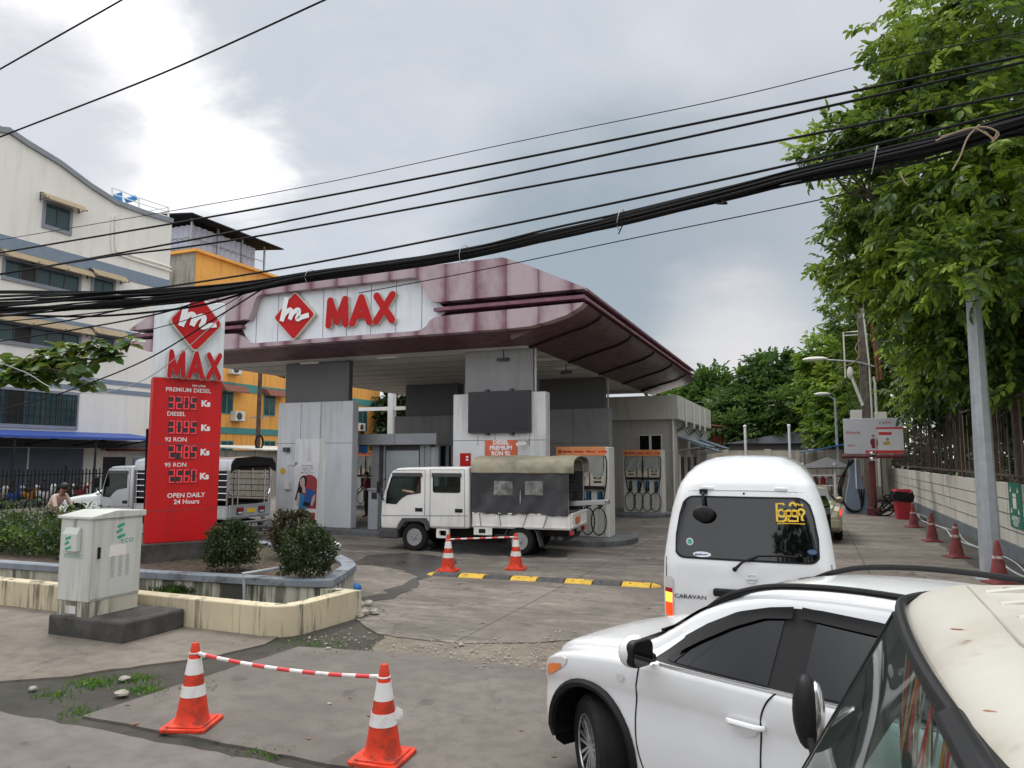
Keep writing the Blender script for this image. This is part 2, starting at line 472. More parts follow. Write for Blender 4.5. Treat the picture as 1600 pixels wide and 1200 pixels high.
mat('cabinet', (.60, .61, .575), .45, var=.03, sc=1.2, dirt=(.36, .34, .28), damt=.5, streak=True, dsc=2.5)
mat('teal_print', (.03, .36, .25), .5, var=.2, sc=25)
mat('plinth_dark', (.07, .066, .06), .9, var=.35, sc=4, bump=.5, dirt=(.03, .032, .025), damt=.7)
mat('yellow_wall', (.60, .52, .36), .85, var=.1, sc=1.6, bump=.25, dirt=(.06, .058, .045), damt=.9, dth=(.50, .62), streak=True, dsc=2.2)
mat('yellow_wall_end', (.58, .55, .44), .85, var=.1, sc=1.6, bump=.25, dirt=(.055, .055, .045), damt=.85, dth=(.49, .62), streak=True, dsc=1.8)
mat('planter_wall', (.50, .48, .40), .85, var=.12, sc=2, bump=.25, dirt=(.045, .045, .04), damt=.95, dth=(.42, .56), streak=True, dsc=2.2)
mat('planter_cap', (.21, .24, .275), .8, var=.15, sc=3, bump=.25, dirt=(.09, .085, .075), damt=.8, dsc=3)
mat('soil', (.075, .052, .038), .95, var=.4, sc=7, bump=1., bsc=22)
mat('bark', (.075, .06, .048), .9, var=.3, sc=5, bump=.6, bsc=14)
mat('twig', (.24, .21, .17), .85, var=.2)
mat('dry_vine', (.30, .23, .15), .85, var=.2)
mat('gold_paint', (.35, .33, .22), .3, .3, var=.03, coat=.6)
mat('silver_paint', (.50, .52, .54), .32, .35, var=.05, coat=.4, dirt=(.3, .28, .24), damt=.4, streak=True)
mat('red_corrugated', (.26, .045, .045), .6, var=.2, sc=1.5)
mat('far_roof', (.20, .22, .26), .6, var=.1)
mat('skin', (.25, .125, .08), .6, var=.06)
mat('skin_light', (.50, .31, .22), .55, var=.05)
mat('hair', (.012, .01, .009), .6, var=.2)
mat('shirt_tan', (.60, .45, .38), .8, var=.1)
mat('shirt_blue', (.28, .36, .52), .8, var=.08)
mat('shirt_dark', (.03, .035, .05), .8, var=.1)
mat('uniform_red', (.20, .02, .035), .75, var=.1)
mat('trousers', (.02, .02, .024), .8, var=.1)
mat('cap_yellow', (.55, .34, .07), .7, var=.1)
mat('poster_white', (.70, .70, .71), .5, var=.03)
mat('poster_red', (.33, .05, .06), .5, var=.06)
mat('poster_blue', (.03, .22, .45), .5, var=.08)
mat('poster_skin', (.55, .40, .35), .55, var=.04)
mat('poster_grey', (.25, .24, .27), .6, var=.05)
mat('orange_sign', (.66, .13, .05), .5, var=.06)
mat('green_sign', (.02, .17, .11), .5, var=.06)
mat('blue_plastic', (.03, .16, .45), .45, var=.1)
mat('pipe_pvc', (.40, .43, .45), .55, var=.1)
mat('stone', (.34, .31, .26), .9, var=.25, sc=6, bump=.4)
mat('paint_red', (.40, .02, .02), .4, var=.08)
mat('paint_blue', (.04, .1, .32), .4, var=.08)
mat('paint_cream', (.60, .55, .42), .4, var=.08)
mat('paint_orange', (.62, .27, .04), .4, var=.08)
mat('teal_thing', (.02, .26, .34), .6, var=.15, sc=14)
mat('seat_cloth', (.05, .05, .055), .85, var=.2)
mat('interior', (.035, .035, .037), .7, var=.2)
mat('interior_grey', (.34, .34, .33), .7, var=.15)
glassmat('glass_car', (.012, .014, .016), .72)
glassmat('glass_clear', (.03, .05, .045), .10)
glassmat('glass_tint', (.003, .003, .004), 1.0, ior=1.85)
glassmat('glass_building', (.045, .085, .09), .96, .06)
glassmat('plastic_film', (.62, .62, .60), .42, .3)
glassmat('booth_glass', (.42, .46, .48), .92, .15)

def fascia_mat():
    m = bpy.data.materials.new('fascia'); m.use_nodes = True
    t = m.node_tree; t.nodes.clear(); G = NG(t)
    out = G.n('ShaderNodeOutputMaterial'); b = G.n('ShaderNodeBsdfPrincipled')
    co = G.n('ShaderNodeNewGeometry').outputs['Position']
    sp = G.n('ShaderNodeSeparateXYZ'); G.inp(sp.inputs[0], co)
    u = G.math('FRACT', G.math('DIVIDE', G.math('ADD', sp.outputs[0], 40.0), .87))
    e = G.math('ABSOLUTE', G.math('SUBTRACT', u, .5))                       # 0 mid panel, .5 at a joint
    cell = G.n('ShaderNodeTexWhiteNoise', noise_dimensions='1D'); G.inp(cell.inputs['W'], G.math('FLOOR', G.math('DIVIDE', G.math('ADD', sp.outputs[0], 40.0), .87)))
    nz = G.noise(G.mapping(co, (1.6, 1.6, 1.1)), 1.3, 5, .6)
    nf = G.noise(G.mapping(co, (14, 14, .7)), 2.0, 6, .65)
    f = G.math('ADD', G.math('ADD', G.math('MULTIPLY', G.math('POWER', G.math('MULTIPLY', e, 2), 3.0), .45), .12), G.math('MULTIPLY', G.math('SUBTRACT', nz, .5), .8))
    f = G.math('ADD', f, G.math('MULTIPLY', G.math('SUBTRACT', cell.outputs[0], .5), .35))
    f = G.math('ADD', f, G.math('MULTIPLY', G.math('SUBTRACT', nf, .5), .32))
    col = G.mix(G.ramp(f, -.02, .62), (.44, .345, .375), (.17, .058, .09))
    col = G.mix(G.ramp(e, .488, .494), col, (.10, .035, .05))
    G.inp(b.inputs['Base Color'], col); b.inputs['Roughness'].default_value = .42
    t.links.new(b.outputs[0], out.inputs[0]); MT['fascia'] = m
fascia_mat()

def ground_mat(name, c1, c2, crack=.0, csc=.35, joints=None, speck=.25, rough=.85, moss=None, stain=(.07, .065, .06), samt=.5, bump=.35, light=None):
    m = bpy.data.materials.new(name); m.use_nodes = True
    t = m.node_tree; t.nodes.clear(); G = NG(t)
    out = G.n('ShaderNodeOutputMaterial'); b = G.n('ShaderNodeBsdfPrincipled')
    co = G.n('ShaderNodeNewGeometry').outputs['Position']
    a = G.noise(co, .55, 8, .6, .3); fine = G.noise(co, 55, 5, .7); mid = G.noise(co, 5, 6, .62)
    st = G.noise(G.mapping(co, (.45, 1.6, 1), (5, 2, 0)), .9, 8, .62, .6)
    col = G.mix(G.ramp(a, .38, .62), c1, c2)
    col = G.mix(G.math('MULTIPLY', G.ramp(mid, .42, .64), .45), col, tuple(x * .66 for x in c1))
    if light: col = G.mix(G.math('MULTIPLY', G.ramp(G.noise(G.mapping(co, (.6, 2.2, 1), (1, 7, 0)), 1.3, 9, .7, .8), .52, .66), .6), col, light)
    col = G.mix(G.math('MULTIPLY', G.ramp(st, .47, .64), samt), col, stain)
    col = G.mix(G.math('MULTIPLY', G.math('ABSOLUTE', G.math('SUBTRACT', fine, .5)), speck * 4), col, tuple(x * .45 for x in c1))
    oil = G.math('MULTIPLY', G.ramp(G.noise(G.mapping(co, (1, 1, 1), (11, 4, 0)), 1.9, 4, .55, .4), .63, .70), .55)
    col = G.mix(oil, col, tuple(x * .35 for x in c1))
    grit = G.ramp(G.noise(co, 140, 2, .5), .60, .68)
    col = G.mix(G.math('MULTIPLY', grit, .35), col, tuple(min(1, x * 1.9) for x in c2))
    h = G.math('ADD', G.math('MULTIPLY', fine, .6), G.math('MULTIPLY', mid, .8))
    if crack:
        v = G.n('ShaderNodeTexVoronoi', feature='DISTANCE_TO_EDGE'); wob = G.n('ShaderNodeVectorMath', operation='ADD')
        nzv = G.n('ShaderNodeTexNoise'); G.inp(nzv.inputs['Vector'], co); nzv.inputs['Scale'].default_value = 1.6; nzv.inputs['Detail'].default_value = 6
        sc = G.n('ShaderNodeVectorMath', operation='SCALE'); G.inp(sc.inputs[0], nzv.outputs['Color']); sc.inputs['Scale'].default_value = .9
        G.inp(wob.inputs[0], co); G.inp(wob.inputs[1], sc.outputs[0])
        G.inp(v.inputs['Vector'], wob.outputs[0]); v.inputs['Scale'].default_value = csc
        k = G.ramp(v.outputs['Distance'], .0, .006)
        vis = G.ramp(G.noise(co, .35, 3), .42, .56)
        k = G.math('MULTIPLY', G.math('SUBTRACT', 1, k), G.math('MULTIPLY', vis, crack))
        col = G.mix(k, col, (.03, .028, .025)); h = G.math('SUBTRACT', h, k)
    if joints:
        sp = G.n('ShaderNodeSeparateXYZ'); G.inp(sp.inputs[0], co)
        wv = G.math('MULTIPLY', G.math('SUBTRACT', G.noise(co, 2.5, 4), .5), .06)
        for ax, per, off in joints:
            u = G.math('FRACT', G.math('ADD', G.math('DIVIDE', G.math('ADD', sp.outputs[ax], wv), per), off + 50))
            e = G.math('ABSOLUTE', G.math('SUBTRACT', u, .5))
            k = G.math('MULTIPLY', G.math('SUBTRACT', 1, G.ramp(e, .0, .022 / per)), .8)
            col = G.mix(k, col, (.035, .033, .03)); h = G.math('SUBTRACT', h, k)
    if moss:
        k = G.math('MULTIPLY', G.ramp(G.noise(co, 2.3, 8, .7), .53, .66), .85)
        col = G.mix(k, col, moss)
    G.inp(b.inputs['Base Color'], col)
    G.inp(b.inputs['Roughness'], G.math('SUBTRACT', rough, G.math('MULTIPLY', G.ramp(st, .5, .75), .18)))
    bn = G.n('ShaderNodeBump'); bn.inputs['Strength'].default_value = bump; bn.inputs['Distance'].default_value = .02
    G.inp(bn.inputs['Height'], h); t.links.new(bn.outputs[0], b.inputs['Normal'])
    t.links.new(b.outputs[0], out.inputs[0]); MT[name] = m
ground_mat('asphalt', (.145, .129, .119), (.18, .162, .149), crack=.0, speck=.22, samt=.25)
ground_mat('apron', (.13, .114, .10), (.17, .15, .132), crack=.25, csc=.25, speck=.3, samt=.4)
ground_mat('pavement', (.165, .14, .113), (.215, .184, .15), crack=.4, csc=.3, speck=.15, samt=.45)
ground_mat('forecourt', (.13, .112, .094), (.20, .175, .148), crack=.9, csc=.28, joints=[(1, 4.4, .13), (0, 5.2, .3)], speck=.2, samt=.6, stain=(.055, .048, .041), light=(.31, .275, .235))
ground_mat('dirt', (.045, .04, .033), (.075, .066, .055), speck=.4, bump=1.0, samt=.4, moss=(.035, .05, .018), rough=.95)
ground_mat('gravel_bed', (.17, .145, .115), (.25, .215, .17), speck=.5, bump=.9, samt=.3, rough=.95)
ground_mat('wet', (.05, .047, .043), (.085, .08, .073), crack=.6, speck=.1, samt=.6, rough=.32, bump=.2, stain=(.025, .024, .022))
ground_mat('earth', (.10, .09, .075), (.15, .135, .11), speck=.3, bump=.6, rough=.95)
ground_mat('lawn', (.09, .19, .03), (.13, .26, .05), speck=.3, bump=.9, samt=.2, rough=.9)
ground_mat('verge', (.055, .05, .044), (.09, .082, .07), speck=.4, bump=.8, samt=.4, rough=.95)

# ------------------------------------------------------------------ ground
def sheet(name, pts, z, m, th=0., kind='structure', seed=0, jag=0., step=.15):
    rnd = random.Random(seed)
    if jag:
        P = []
        for i, p in enumerate(pts):
            q = pts[(i + 1) % len(pts)]; L = math.dist(p, q); k = max(1, min(260, int(L / step)))
            for j in range(k):
                a = j / k
                P.append((p[0] + (q[0] - p[0]) * a + rnd.uniform(-jag, jag), p[1] + (q[1] - p[1]) * a + rnd.uniform(-jag, jag)))
        pts = P
    from mathutils.geometry import tessellate_polygon
    mb = MB(); tr = tessellate_polygon([[Vector((p[0], p[1], 0)) for p in pts]])
    vs = [(p[0], p[1], z) for p in pts]
    fs = []
    for t in tr:
        a, b, c = (Vector(vs[i]) for i in t)
        fs.append(tuple(t) if (b - a).cross(c - a).z > 0 else tuple(reversed(t)))
    mb.add(vs, fs)
    if th:
        n = len(pts); mb.add(vs + [(p[0], p[1], z - th) for p in pts], [(i, n + i, n + (i + 1) % n, (i + 1) % n) for i in range(n)])
    return tag(ob(name, mb, m, smooth=0, weld=False), kind=kind)
sheet('ground', [(-700, -300), (700, -300), (700, 1200), (-700, 1200)], -.06, 'earth')
sheet('road', [(-300, -60), (300, -60), (300, 4.52), (-2, 4.52), (-3.9, 4.56), (-7, 4.5), (-14, 4.5), (-300, 4.5)], 0, 'asphalt', th=.05, jag=.02, seed=3)
sheet('dirt_strip', [(-120, 4.3), (40, 4.3), (40, 8.6), (-4.4, 8.6), (-5.6, 8.9), (-6.3, 9.2), (-120, 9.2)], -.022, 'dirt')
sheet('driveway_apron', [(-6.08, 4.72), (40, 4.74), (40, 7.62), (-2.5, 7.62), (-4.66, 7.55), (-5.85, 7.36)], 0, 'apron', th=.05, jag=.015, seed=4)
sheet('sidewalk', [(-120, 5.0), (-9, 5.02), (-7.95, 4.98), (-7.62, 5.2), (-7.3, 5.5), (-6.9, 6.1), (-6.55, 6.5), (-6.4, 6.9), (-6.3, 7.3), (-6.5, 7.8), (-120, 7.8)], .0, 'pavement', th=.05, jag=.03, seed=5)
sheet('gravel_strip', [(-4.9, 7.5), (40, 7.5), (40, 10.3), (-1.0, 10.3), (-2.4, 9.7), (-3.1, 8.9), (-4.2, 8.35), (-5.2, 8.25)], -.012, 'gravel_bed', jag=.06, seed=6)
sheet('forecourt', [(-45, 9.35), (-6.6, 9.35), (-5.9, 8.75), (-5.3, 8.25), (-4.2, 8.22), (-3.1, 8.7), (-2.4, 9.4), (-1.6, 10.0), (4.24, 10.1), (4.24, 62), (-45, 62)], 0, 'forecourt', th=.05, jag=.03, seed=7)
sheet('wet_patch', [(-9.3, 13.2), (-9.6, 14.6), (-9.0, 15.3), (-7.6, 14.9), (-7.0, 13.9), (-6.9, 12.9), (-6.7, 11.9), (-6.35, 10.6), (-6.5, 9.7), (-6.85, 9.7), (-6.75, 10.8), (-7.15, 12.3), (-7.7, 13.0), (-8.4, 13.3)], .005, 'wet', jag=.12, seed=8, step=.2)
sheet('wet_streak', [(-8.8, 17.2), (-8.0, 17.4), (-5.8, 17.2), (-5.2, 16.2), (-6.0, 15.7), (-8.4, 15.6), (-9.1, 16.4)], .005, 'wet', jag=.1, seed=9, step=.2)
sheet('verge', [(3.35, 10.1), (4.24, 10.1), (4.24, 44), (3.2, 44), (3.3, 30), (3.1, 20)], .006, 'verge', jag=.06, seed=10)
sheet('lawn', [(4.45, -10), (160, -10), (160, 140), (4.45, 140)], .02, 'lawn')
def scatter_stones(name, label_kind, regions, n, rmin, rmax, m, seed):
    rnd = random.Random(seed); mb = MB()
    base = [(0, 0, 1), (.9, 0, .1), (.25, .85, .15), (-.75, .5, 0), (-.7, -.55, .1), (.3, -.9, 0), (0, 0, -.6)]
    fcs = [(0, 1, 2), (0, 2, 3), (0, 3, 4), (0, 4, 5), (0, 5, 1), (6, 2, 1), (6, 3, 2), (6, 4, 3), (6, 5, 4), (6, 1, 5)]
    for _ in range(n):
        x0, x1, y0, y1 = rnd.choice(regions)
        x = rnd.uniform(x0, x1); y = rnd.triangular(y0, y1); r = rmin + (rmax - rmin) * rnd.random() ** 3; a = rnd.uniform(0, 6.3)
        vs = [(x + r * rnd.uniform(.7, 1.2) * (p[0] * math.cos(a) - p[1] * math.sin(a)), y + r * rnd.uniform(.7, 1.2) * (p[0] * math.sin(a) + p[1] * math.cos(a)), r * .35 + r * .6 * p[2]) for p in base]
        mb.add(vs, fcs)
    return tag(ob(name, mb, m, smooth=0, weld=False), label='loose pale gravel spilled over the driveway beside the white car', cat='gravel', kind='stuff')
scatter_stones('gravel', '', [(-4.5, -.3, 7.5, 9.0), (-3.2, .2, 8.0, 10.2), (-2.6, .2, 7.6, 9.6), (-6, 1, 7.3, 8.4)], 3600, .005, .022, 'stone', 5)

# ------------------------------------------------------------------ petrol station canopy (one thing: roof on six clad pillars)
CO = (-12.5, 18.4, 0)
can = thing('station_canopy', 'wide purple and white petrol station roof on clad grey pillars', 'station roof', CO)
YF, YB = 16.5, 35.0
up = [(-4.9, 6.42), (-4.9, 6.38), (-8.9, 6.38), (-9.05, 6.41), (-9.17, 6.48), (-9.26, 6.6), (-9.36, 6.8), (-9.46, 7.0), (-9.55, 7.09), (-9.68, 7.12),
      (-14.86, 7.1), (-14.99, 7.07), (-15.08, 6.9), (-15.18, 6.6), (-15.3, 6.38), (-15.42, 6.25), (-15.6, 6.2), (-16.3, 6.38), (-20.2, 6.38), (-20.2, 6.42), (-18.0, 7.39), (-7.05, 7.39), (-6.5, 7.18)]
up[15] = (-15.45, 6.40); up[16] = (-15.6, 6.38); up[17] = (-17, 6.38)
m = MB().prism(up, YF, YF + .32, 'y', tri=True); ob('upper_fascia', m, 'fascia', can, smooth=20, w=CO)
lo = [(-4.9, 6.04), (-5.0, 5.93), (-5.35, 5.76), (-5.8, 5.64), (-6.3, 5.55), (-6.9, 5.53), (-18.2, 5.53), (-18.8, 5.55), (-19.3, 5.64), (-19.75, 5.76), (-20.1, 5.93), (-20.2, 6.04),
      (-16.2, 6.0), (-15.75, 5.98), (-15.55, 5.9), (-15.42, 5.76), (-15.25, 5.67), (-15.0, 5.65), (-9.55, 5.65), (-9.4, 5.67), (-9.25, 5.76), (-9.15, 5.9), (-9.0, 5.98), (-8.6, 6.0)]
m = MB().prism(lo, YF, YF + .32, 'y', tri=True); ob('lower_fascia', m, 'fascia', can, smooth=20, w=CO)
for a, b in ((-9.05, -4.9), (-20.2, -15.6)): ob('fascia_strip', MB().box(a, b, YF + .03, YF + .35, 6.15, 6.24), 'purple_trim', can, smooth=0, w=CO)
# side lips run the full depth
for x0, x1, sgn in ((-5.25, -4.9, 1), (-20.2, -19.85, -1)):
    m = MB().box(x0, x1, YF + .32, YB, 6.38, 6.47); m.box(x0, x1, YF + .35, YB, 6.15, 6.24)
    ob('side_lip', m, 'purple_trim', can, smooth=0, bevel=.02, w=CO)
# roof skin behind the fascia, hull-shaped underside
rf = [(-4.95, 6.47), (-7.05, 7.36), (-18.0, 7.36), (-20.15, 6.47)]
m = MB().prism(rf, YF + .32, YB, 'y', tri=True); m.box(-19.6, -5.5, YF + .45, YB - .2, 5.9, 6.46)
ob('roof', m, 'purple_dark', can, smooth=0, w=CO)
hp = [(-4.9, 6.04), (-5.0, 5.93), (-5.35, 5.76), (-5.8, 5.64), (-6.3, 5.50), (-6.75, 5.36), (-6.95, 5.3)]
for sgn in (1, -1):
    prof = hp if sgn == 1 else [(-25.1 - x, z) for x, z in hp]
    m = MB(); ys = [YF + .32, 18.2, 20.0, 24.0, 28, 32, YB]
    inner = [(prof[0][0], 6.08)]
    pr2 = prof + [(prof[-1][0] - .02 * sgn, 5.98), (prof[0][0] - .5 * sgn, 6.08)]
    m.prism(pr2, YF + .32, YB, 'y', tri=True)
    ob('side_hull', m, 'purple_dark', can, smooth=40, w=CO)
    for y in (18.15, 21.6, 25.2, 28.8, 32.4):          # dark seams between the hull panels
        ob('hull_seam', MB().tube([(x, y, z - .025) for x, z in prof], .035, 6), 'black_plastic', can, w=CO)
# front apron of the underside, falling to the soffit
m = MB(); pr = [(YF + .31, 5.53), (YF + .31, 5.62), (17.9, 5.42), (17.9, 5.3)]
m.prism(pr, -18.15, -6.95, 'x'); ob('front_underside', m, 'purple_dark', can, smooth=0, w=CO)
m = MB().box(-18.15, -6.95, 17.9, 33.6, 5.3, 5.9); ob('soffit', m, 'soffit', can, smooth=0, w=CO)
m = MB()
for y in np.arange(18.8, 33.5, 1.2): m.box(-18.14, -6.96, y, y + .015, 5.293, 5.3)
ob('soffit_joint', m, 'joint', can, smooth=0, w=CO)
for i, (x, y) in enumerate(((-7.5, 18.5), (-7.4, 20.6), (-7.5, 22.9), (-11.6, 18.4), (-14.6, 18.6))):
    m = MB().box(x - .35, x + .35, y - .1, y + .1, 5.255, 5.299); ob('ceiling_lamp', m, 'print_white', can, smooth=0, w=CO)
for x, y in ((-7.8, 18.35), (-7.15, 22.0)):
    m = MB().box(x - .015, x + .015, y - .015, y + .015, 5.06, 5.3); m.obox((x, y, 5.03), (.34, .22, .07), rx=.3)
    ob('floodlight', m, 'dark_grey', can, smooth=0, w=CO)
# recessed white sign panel with joints
sp_ = [(-9.0, 6.02), (-8.75, 6.19), (-8.95, 6.36), (-9.2, 6.55), (-9.5, 7.2), (-15.05, 7.2), (-15.3, 6.5), (-15.75, 6.2), (-15.6, 5.95), (-15.3, 5.6), (-9.3, 5.6)]
m = MB().prism(sp_, 16.74, 16.82, 'y', tri=True); pan = ob('sign_panel', m, 'sign_white', can, smooth=0, w=CO)
m = MB()
for x in np.arange(-15.2, -9.2, .81): m.box(x, x + .014, 16.735, 16.741, 5.6, 7.15)
ob('panel_joint', m, 'joint', pan, smooth=0, w=CO)
# diamond badge with the script m
def diamond(cx, cz, hw, hh, r=.09):
    base = [(cx, cz + hh), (cx - hw, cz), (cx, cz - hh), (cx + hw, cz)]
    P = []
    for i in range(4):
        p = Vector(base[i]); a = (Vector(base[i - 1]) - p).normalized(); b = (Vector(base[(i + 1) % 4]) - p).normalized()
        s0 = p + a * r; s1 = p + b * r
        for t in (0, .25, .5, .75, 1): P.append(tuple((1 - t) ** 2 * s0 + 2 * t * (1 - t) * p + t * t * s1))
    return P
MSTROKE = [[(-.18, .52), (-.215, .3), (-.25, .08), (-.285, -.12)], [(-.285, -.12), (-.22, .05), (-.12, .16), (-.06, .14), (-.06, .04), (-.09, -.09)],
           [(-.09, -.09), (-.02, .06), (.07, .14), (.13, .12), (.12, .02), (.09, -.07), (.12, -.1), (.2, -.06), (.37, -.02)]]
def smooth_line(p, n=5):
    out = []
    for i in range(len(p) - 1):
        p0 = Vector(p[max(i - 1, 0)]); p1 = Vector(p[i]); p2 = Vector(p[i + 1]); p3 = Vector(p[min(i + 2, len(p) - 1)])
        for j in range(n):
            t = j / n
            out.append(tuple(.5 * ((2 * p1) + (p2 - p0) * t + (2 * p0 - 5 * p1 + 4 * p2 - p3) * t * t + (3 * p1 - p0 - 3 * p2 + p3) * t ** 3)))
    return out + [tuple(p[-1])]
def badge(parent, mtx, hw, hh, depth, w, face='letter_red'):
    """a raised diamond: body, red face, script letter"""
    m = MB(); b = diamond(0, 0, hw, hh); m.prism([(x, z) for x, z in b], 0, depth, 'z', tri=True); m.xf(mtx)
    body = ob('badge', m, 'letter_side', parent, smooth=20, w=w)
    m = MB(); b = diamond(0, 0, hw * .94, hh * .95); m.prism(b, depth, depth + .008, 'z', tri=True); m.xf(mtx)
    ob('badge_face', m, face, body, smooth=20, w=w)
    m = MB()
    for st, wd in zip(MSTROKE, (.17, .15, .15)):
        p = [(x * hw * 2.0 * .98, z * hh * 1.5) for x, z in smooth_line(st)]
        stroke(m, p, mtx @ Matrix.Translation((0, 0, depth + .008)), wd * hw * 1.25, .012 + wd * .05 + len(st) * .001)
    ob('badge_script', m, 'print_white', body, smooth=0, w=w)
    return body
badge(pan, frame((-13.68, 16.74, 6.385), (1, 0, 0), (0, 0, 1)), .76, .73, .14, CO)
# MAX: fat letters with rounded ends
def fat_letters(mb_face, mb_side, mtx, H, gap, depth, wd):
    segs = {'M': ([[(0, 0), (.06, 1), ], [(.06, 1), (.42, .12)], [(.42, .12), (.78, 1)], [(.78, 1), (.84, 0)]], .84),
            'A': ([[(0, 0), (.4, 1)], [(.4, 1), (.8, 0)], [(.16, .3), (.64, .3)]], .8), 'X': ([[(0, 0), (.72, 1)], [(0, 1), (.72, 0)]], .72)}
    x = 0; k = 0
    for ch in 'MAX':
        ss, wid = segs[ch]
        for s in ss:
            a = Vector(((x + s[0][0]) * H, s[0][1] * H)); b = Vector(((x + s[1][0]) * H, s[1][1] * H))
            d = (b - a).normalized(); nn = Vector((-d.y, d.x)); r = wd / 2
            ang = math.atan2(d.y, d.x)
            pts = [tuple(b + r * Vector((math.cos(ang + t), math.sin(ang + t)))) for t in np.linspace(-PI / 2, PI / 2, 7)]
            pts += [tuple(a + r * Vector((math.cos(ang + PI + t), math.sin(ang + PI + t)))) for t in np.linspace(-PI / 2, PI / 2, 7)]
            t1 = MB().prism(pts, 0, depth + k * .0007, 'z'); t1.xf(mtx); mb_side.merge(t1)
            cen = (a + b) / 2; L = (b - a).length; f = (L + wd - .014) / (L + wd)
            q = []
            for p in pts:
                v = Vector(p) - cen; al = v.dot(d); ac = v.dot(nn)
                q.append(tuple(cen + d * al * f + nn * ac * (wd - .014) / wd))
            t2 = MB().prism(q, depth + k * .0007, depth + .012 + k * .0013, 'z'); t2.xf(mtx); mb_face.merge(t2)
            k += 1
        x += wid + gap
    return x
fm, sm = MB(), MB()
fat_letters(fm, sm, frame((-12.48, 16.74, 6.03), (1, 0, 0), (0, 0, 1)), .70, .32, .12, .22)
ob('letter_body', sm, 'letter_side', pan, smooth=20, w=CO, weld=False); ob('letter_face', fm, 'letter_red', pan, smooth=20, w=CO, weld=False)

# pillars
def pillar(x0, x1, y0, y1, zt, ux0, ux1, uy0, uy1, lower, upper, joints=(), rows=()):
    m = MB().box(x0, x1, y0, y1, .15, zt); p = ob('pillar', m, lower, can, smooth=0, bevel=.03, w=CO)
    m = MB().box(ux0, ux1, uy0, uy1, zt, 5.3); ob('pillar_neck', m, upper, p, smooth=0, bevel=.01, w=CO)
    if joints or rows:
        m = MB()
        for a, zlo, zhi in joints: m.box(a, a + .014, y0 - .003, y0 + .01, zlo, zhi)
        for z in rows: m.box(x0 + .01, x1 - .01, y0 - .003, y0 + .01, z, z + .014)
        ob('cladding_joint', m, 'joint', p, smooth=0, w=CO)
    return p
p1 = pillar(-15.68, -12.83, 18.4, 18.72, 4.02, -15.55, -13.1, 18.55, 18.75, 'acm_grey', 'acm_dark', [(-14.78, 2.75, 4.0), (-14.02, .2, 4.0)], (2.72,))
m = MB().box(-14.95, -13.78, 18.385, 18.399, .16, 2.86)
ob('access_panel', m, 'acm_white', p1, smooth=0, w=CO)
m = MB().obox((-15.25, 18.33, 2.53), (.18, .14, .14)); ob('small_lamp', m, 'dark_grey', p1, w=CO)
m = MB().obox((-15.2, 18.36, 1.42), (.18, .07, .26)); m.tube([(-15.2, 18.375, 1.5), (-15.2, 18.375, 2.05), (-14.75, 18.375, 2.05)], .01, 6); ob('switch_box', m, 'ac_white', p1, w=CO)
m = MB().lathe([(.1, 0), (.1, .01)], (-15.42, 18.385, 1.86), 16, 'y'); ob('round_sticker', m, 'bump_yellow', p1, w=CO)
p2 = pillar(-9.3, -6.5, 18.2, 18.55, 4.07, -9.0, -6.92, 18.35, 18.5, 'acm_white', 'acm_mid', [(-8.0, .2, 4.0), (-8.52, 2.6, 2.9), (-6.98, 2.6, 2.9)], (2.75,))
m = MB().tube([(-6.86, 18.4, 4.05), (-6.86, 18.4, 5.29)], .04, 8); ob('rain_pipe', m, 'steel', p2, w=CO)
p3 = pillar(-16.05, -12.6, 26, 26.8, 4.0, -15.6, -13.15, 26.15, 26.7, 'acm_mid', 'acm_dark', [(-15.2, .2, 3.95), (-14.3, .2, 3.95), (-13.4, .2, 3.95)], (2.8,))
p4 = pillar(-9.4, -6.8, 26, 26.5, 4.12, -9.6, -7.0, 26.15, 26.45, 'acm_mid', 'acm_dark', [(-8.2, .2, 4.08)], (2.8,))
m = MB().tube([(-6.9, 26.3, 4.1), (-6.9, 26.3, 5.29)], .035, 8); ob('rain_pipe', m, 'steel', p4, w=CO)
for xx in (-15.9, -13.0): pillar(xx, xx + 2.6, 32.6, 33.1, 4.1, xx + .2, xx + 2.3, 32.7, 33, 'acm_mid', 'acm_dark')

# things fixed on or standing by pillars
def flat_screen():
    x0, z1 = aty(733, 613, 18.1); x1, z0 = aty(829, 676, 18.1)
    t = thing('display_screen', 'large dark switched-off screen high on the white pillar', 'screen', ((x0 + x1) / 2, 18.1, z0))
    w = t.location
    ob('screen_case', MB().box(x0, x1, 18.03, 18.19, z0, z1), 'screen_frame', t, smooth=0, bevel=.012, w=w)
    ob('screen_face', MB().box(x0 + .05, x1 - .05, 18.024, 18.032, z0 + .05, z1 - .05), 'screen', t, smooth=0, w=w)
    m = MB()
    for fx in (.3, .7): m.box(x0 + (x1 - x0) * fx - .05, x0 + (x1 - x0) * fx + .05, 18.05, 18.19, z1 - .002, z1 + .06); m.box(x0 + (x1 - x0) * fx - .05, x0 + (x1 - x0) * fx + .05, 18.05, 18.19, z0 - .06, z0 + .002)
    ob('screen_bracket', m, 'dark_grey', t, smooth=0, w=w)
flat_screen()
def fuel_board():
    x0, z1 = aty(758, 688, 18.18); x1, z0 = aty(808, 722, 18.18)
    t = thing('fuel_list_sign', 'orange board on white pillar listing diesel premium and ron grades', 'sign', ((x0 + x1) / 2, 18.18, z0)); w = t.location
    ob('board', MB().box(x0, x1, 18.165, 18.197, z0 - .1, z1), 'orange_sign', t, smooth=0, w=w)
    m = MB()
    h = (z1 - z0) / 4
    for i, s in enumerate(('DIESEL', 'PREMIUM', 'RON 92', 'RON 95')):
        lettering(m, s, frame(((x0 + x1) / 2, 18.163, z1 - h * (i + .45)), (1, 0, 0), (0, 0, 1)), h * 1.08, .004, .007)
    ob('lettering', m, 'print_white', t, smooth=0, w=w, weld=False)
fuel_board()
